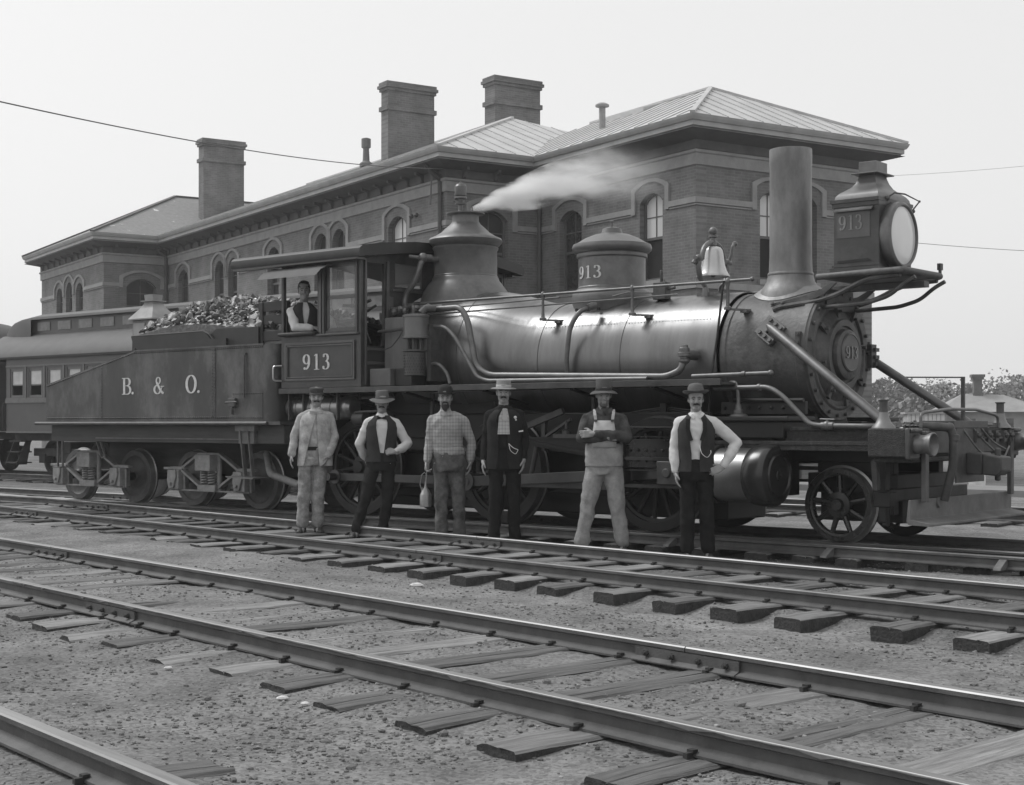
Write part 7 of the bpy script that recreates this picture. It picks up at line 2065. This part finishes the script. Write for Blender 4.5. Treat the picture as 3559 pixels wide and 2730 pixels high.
# trees: trunks with limbs, and crowns of many small leaf faces
m_leaf = mat('foliage', .15, rough=.8, var=.5, scale=.6)
m_bark = mat('bark', .06, rough=.9)
def tree(x, y, h, w, lb, seed, n=1500):
    rnd = random.Random(seed)
    t = thing('tree', lb, 'tree', (x, y, 0), rnd.uniform(0, 6), group='trees beyond the yard')
    g = G(); g.tube([(0,0,-.1), (.1,0,h*.3), (0,.1,h*.62)], [.22, .16, .09], 8)
    cl = []
    for k in range(7):
        a = rnd.uniform(0, 6.3); r_ = w*.5*rnd.uniform(.3, .95); z = h*rnd.uniform(.30, .88)
        p = Vector((math.cos(a)*r_, math.sin(a)*r_, z)); cl.append((p, w*rnd.uniform(.16, .30)))
        g.tube([(0, 0, z*.55), p*.55+Vector((0, 0, z*.38)), p], [.07, .05, .02], 5)
    g.obj('trunk', m_bark, t)
    cl += [(Vector((0, 0, h*.80)), w*.22), (Vector((rnd.uniform(-.2, .2)*w, 0, h*.93)), w*.12)]
    g = G()
    for k in range(n):
        c, r_ = cl[rnd.randrange(len(cl))]
        d = Vector((rnd.gauss(0, 1), rnd.gauss(0, 1), rnd.gauss(0, 1))).normalized()*r_*rnd.random()**.4*1.15
        p = c+Vector((d.x, d.y, d.z*.85)); s = rnd.uniform(.12, .26)*w*.09+.05
        u = Vector((rnd.gauss(0, 1), rnd.gauss(0, 1), rnd.gauss(0, 1))).normalized(); v = u.orthogonal()
        g.add([p-u*s, p+v*s*.7, p+u*s, p-v*s*.7], [(0,1,2,3)])
    me = bpy.data.meshes.new('crown'); me.from_pydata(g.v, [], g.f); me.materials.append(m_leaf)
    link('crown', me, t)
spec_ = [(3030, 1345, 150, 7, 'bushy tree just right of the smokebox front'), (3100, 1330, 160, 8, 'tall bushy tree between the smokebox and the far brace'),
         (3165, 1345, 150, 6, 'round tree crossed by the thin brace rod'), (3235, 1348, 165, 7, 'tree seen below the thin horizontal rod'), (3290, 1335, 150, 5, 'pointed tree left of the thin iron post'),
         (3360, 1340, 155, 6, 'dark tree touching the thin iron post'), (3400, 1368, 170, 6, 'low tree hidden behind the hut chimney'), (3462, 1340, 150, 6, 'tree with ragged top right of the hut chimney'),
         (3530, 1318, 140, 7, 'tallest loose tree at the right edge of the picture'), (3575, 1345, 150, 8, 'tree cut by the right edge of the picture'), (3060, 1395, 130, 7, 'low shrubby tree behind the white shed'), (3200, 1400, 125, 9, 'low spreading tree behind the hut roof')]
for i, (px, py, t_, w_, lb) in enumerate(spec_):
    p = P3(px, py, t_); tree(p.x, p.y, p.z, w_, lb, 300+i)
# overhead wires
def wire(name, lb, pts, r_, sag):
    q = []
    a, b_ = Vector(pts[0]), Vector(pts[1])
    for i in range(25):
        u = i/24; p = a.lerp(b_, u); p.z -= sag*4*u*(1-u); q.append(p)
    g = G(); g.tube(q, r_, 6); tag(g.obj(name, mat('wire', .12, rough=.6), None), lb, 'wire')
cw = BL.w(-6.72, -3.1)
a_ = P3(1541, 587, cw.y); e_ = P3(-300, 285, 17)
wire('overhead_wire', 'dark wire slanting across the sky from the upper left to the station', [a_, e_], .010, .25)
wire('overhead_wire', 'thin faint wire right of the headlight glass', [P3(3090, 836, 40), P3(3800, 882, 40)], .007, .05)
wire('overhead_wire', 'faint wire rising from the eaves to the right edge above the headlight', [P3(3090, 612, 40), P3(3800, 552, 40)], .004, .05)
# small station fittings on the frieze
g = G(); g.tube([(-6.9, -3.05, 8.0), (-6.95, -3.3, 8.1), (-6.95, -3.35, 7.2)], .03, 6); g.ball((-6.95, -3.35, 8.1), .06, 8); g.obj('wire_bracket', m_iron, st)
g = G(); 
for dx in (0, .28): g.ball((-8.5+dx, -3.08, 7.10), .07, 8)
g.obj('insulator', m_iron, st)

# ------------------------------------------------------------------ steam drifting from the safety valve
def steam():
    a = ENG.w(XD+.12, -.02, 4.16)
    g = G()
    # plume axis in world space: it blows to the right, away from the valve
    L = 3.0
    d = Vector((.93, .30, .20)).normalized()
    n = 20; secs = 14
    u = Vector((0, 0, 1)); u = (u-d*u.dot(d)).normalized(); v = d.cross(u)
    for i in range(secs+1):
        t = i/secs; r_ = .05+.62*t**.70*1.15*(1 if t < .75 else max(.02, math.cos((t-.75)/.25*PI/2)**.6))
        c = a+d*(L*t)+u*(.16*math.sin(t*PI*.9))
        for j in range(n):
            an = 2*PI*j/n; g.v.append(tuple(c+(u*math.cos(an)*.72+v*math.sin(an))*r_))
    for i in range(secs):
        for j in range(n): g.f.append((i*n+j, i*n+(j+1) % n, (i+1)*n+(j+1) % n, (i+1)*n+j)); g.m.append(0)
    g.f += [tuple(range(n-1, -1, -1)), tuple(range(secs*n, secs*n+n))]; g.m += [0, 0]
    m = bpy.data.materials.new('steam'); m.use_nodes = True
    N, L_ = m.node_tree.nodes, m.node_tree.links
    for x in list(N):
        if x.type != 'OUTPUT_MATERIAL': N.remove(x)
    o_ = [x for x in N if x.type == 'OUTPUT_MATERIAL'][0]
    pv = N.new('ShaderNodeVolumePrincipled'); pv.inputs['Color'].default_value = (.97, .97, .97, 1); pv.inputs['Anisotropy'].default_value = .2
    pv.inputs['Emission Strength'].default_value = 0
    geo = N.new('ShaderNodeNewGeometry')
    def vm(op, x, y=None):
        q = N.new('ShaderNodeVectorMath'); q.operation = op
        L_.new(x, q.inputs[0])
        if y is not None:
            if hasattr(y, 'is_linked') or isinstance(y, bpy.types.NodeSocket): L_.new(y, q.inputs[1])
            else: q.inputs[1].default_value = y
        return q
    def mt(op, x, y=None, clamp=False):
        q = N.new('ShaderNodeMath'); q.operation = op; q.use_clamp = clamp
        for k, s in enumerate((x, y)):
            if s is None: continue
            if isinstance(s, bpy.types.NodeSocket): L_.new(s, q.inputs[k])
            else: q.inputs[k].default_value = s
        return q.outputs[0]
    rel = vm('SUBTRACT', geo.outputs['Position'], tuple(a)).outputs['Vector']
    al = vm('DOT_PRODUCT', rel, tuple(d)).outputs['Value']
    t = mt('DIVIDE', al, L)
    uu = vm('DOT_PRODUCT', rel, tuple(u)).outputs['Value']; vv = vm('DOT_PRODUCT', rel, tuple(v)).outputs['Value']
    lift = mt('MULTIPLY', mt('SINE', mt('MULTIPLY', t, PI*.9)), .16)
    uu = mt('DIVIDE', mt('SUBTRACT', uu, lift), .72)
    nz = N.new('ShaderNodeTexNoise'); nz.inputs['Scale'].default_value = 2.1; nz.inputs['Detail'].default_value = 6; nz.inputs['Roughness'].default_value = .6
    mp = N.new('ShaderNodeMapping'); mp.inputs['Scale'].default_value = (.6, 1, 1.5); L_.new(geo.outputs['Position'], mp.inputs[0]); L_.new(mp.outputs[0], nz.inputs[0])
    rad = mt('SQRT', mt('ADD', mt('MULTIPLY', uu, uu), mt('MULTIPLY', vv, vv)))
    rr = mt('ADD', mt('MULTIPLY', mt('POWER', mt('MAXIMUM', t, .001), .70), .68), .05)
    q = mt('DIVIDE', rad, rr)
    q = mt('ADD', q, mt('MULTIPLY', mt('SUBTRACT', nz.outputs[0], .5), 2.6))
    f = mt('SUBTRACT', 1.0, q, True); f = mt('POWER', f, 1.6)
    fade = mt('MULTIPLY', mt('SUBTRACT', 1.0, t, True), 1.0)
    fade = mt('POWER', fade, 1.9)
    inv = mt('DIVIDE', .50, mt('ADD', t, .07))
    dens = mt('MULTIPLY', mt('MULTIPLY', mt('MULTIPLY', f, fade), inv), 27.0)
    L_.new(dens, pv.inputs['Density']); L_.new(pv.outputs[0], o_.inputs['Volume'])
    m.volume_intersection_method = 'ACCURATE' if hasattr(m, 'volume_intersection_method') else None if False else 'ACCURATE'
    o = g.obj('steam_plume', m, None, smooth=0)
    tag(o, 'white steam plume blowing right from the valve on the rear dome', 'steam', kind='stuff')
try: steam()
except AttributeError as ex: print('steam', ex)

# ------------------------------------------------------------------ haze
g = G(); g.box(-120, 120, -5, 200, -1.5, 14.5)
m = bpy.data.materials.new('haze'); m.use_nodes = True
N, L = m.node_tree.nodes, m.node_tree.links
for x in list(N):
    if x.type != 'OUTPUT_MATERIAL': N.remove(x)
pv = N.new('ShaderNodeVolumePrincipled'); pv.inputs['Color'].default_value = (.98, .98, .98, 1); pv.inputs['Density'].default_value = .0008; pv.inputs['Anisotropy'].default_value = .3
L.new(pv.outputs[0], [x for x in N if x.type == 'OUTPUT_MATERIAL'][0].inputs['Volume'])
HAZE = g.obj('haze', m, None, smooth=0, kind='stuff'); HAZE['label'] = 'thin pale haze that fades the far buildings and trees'
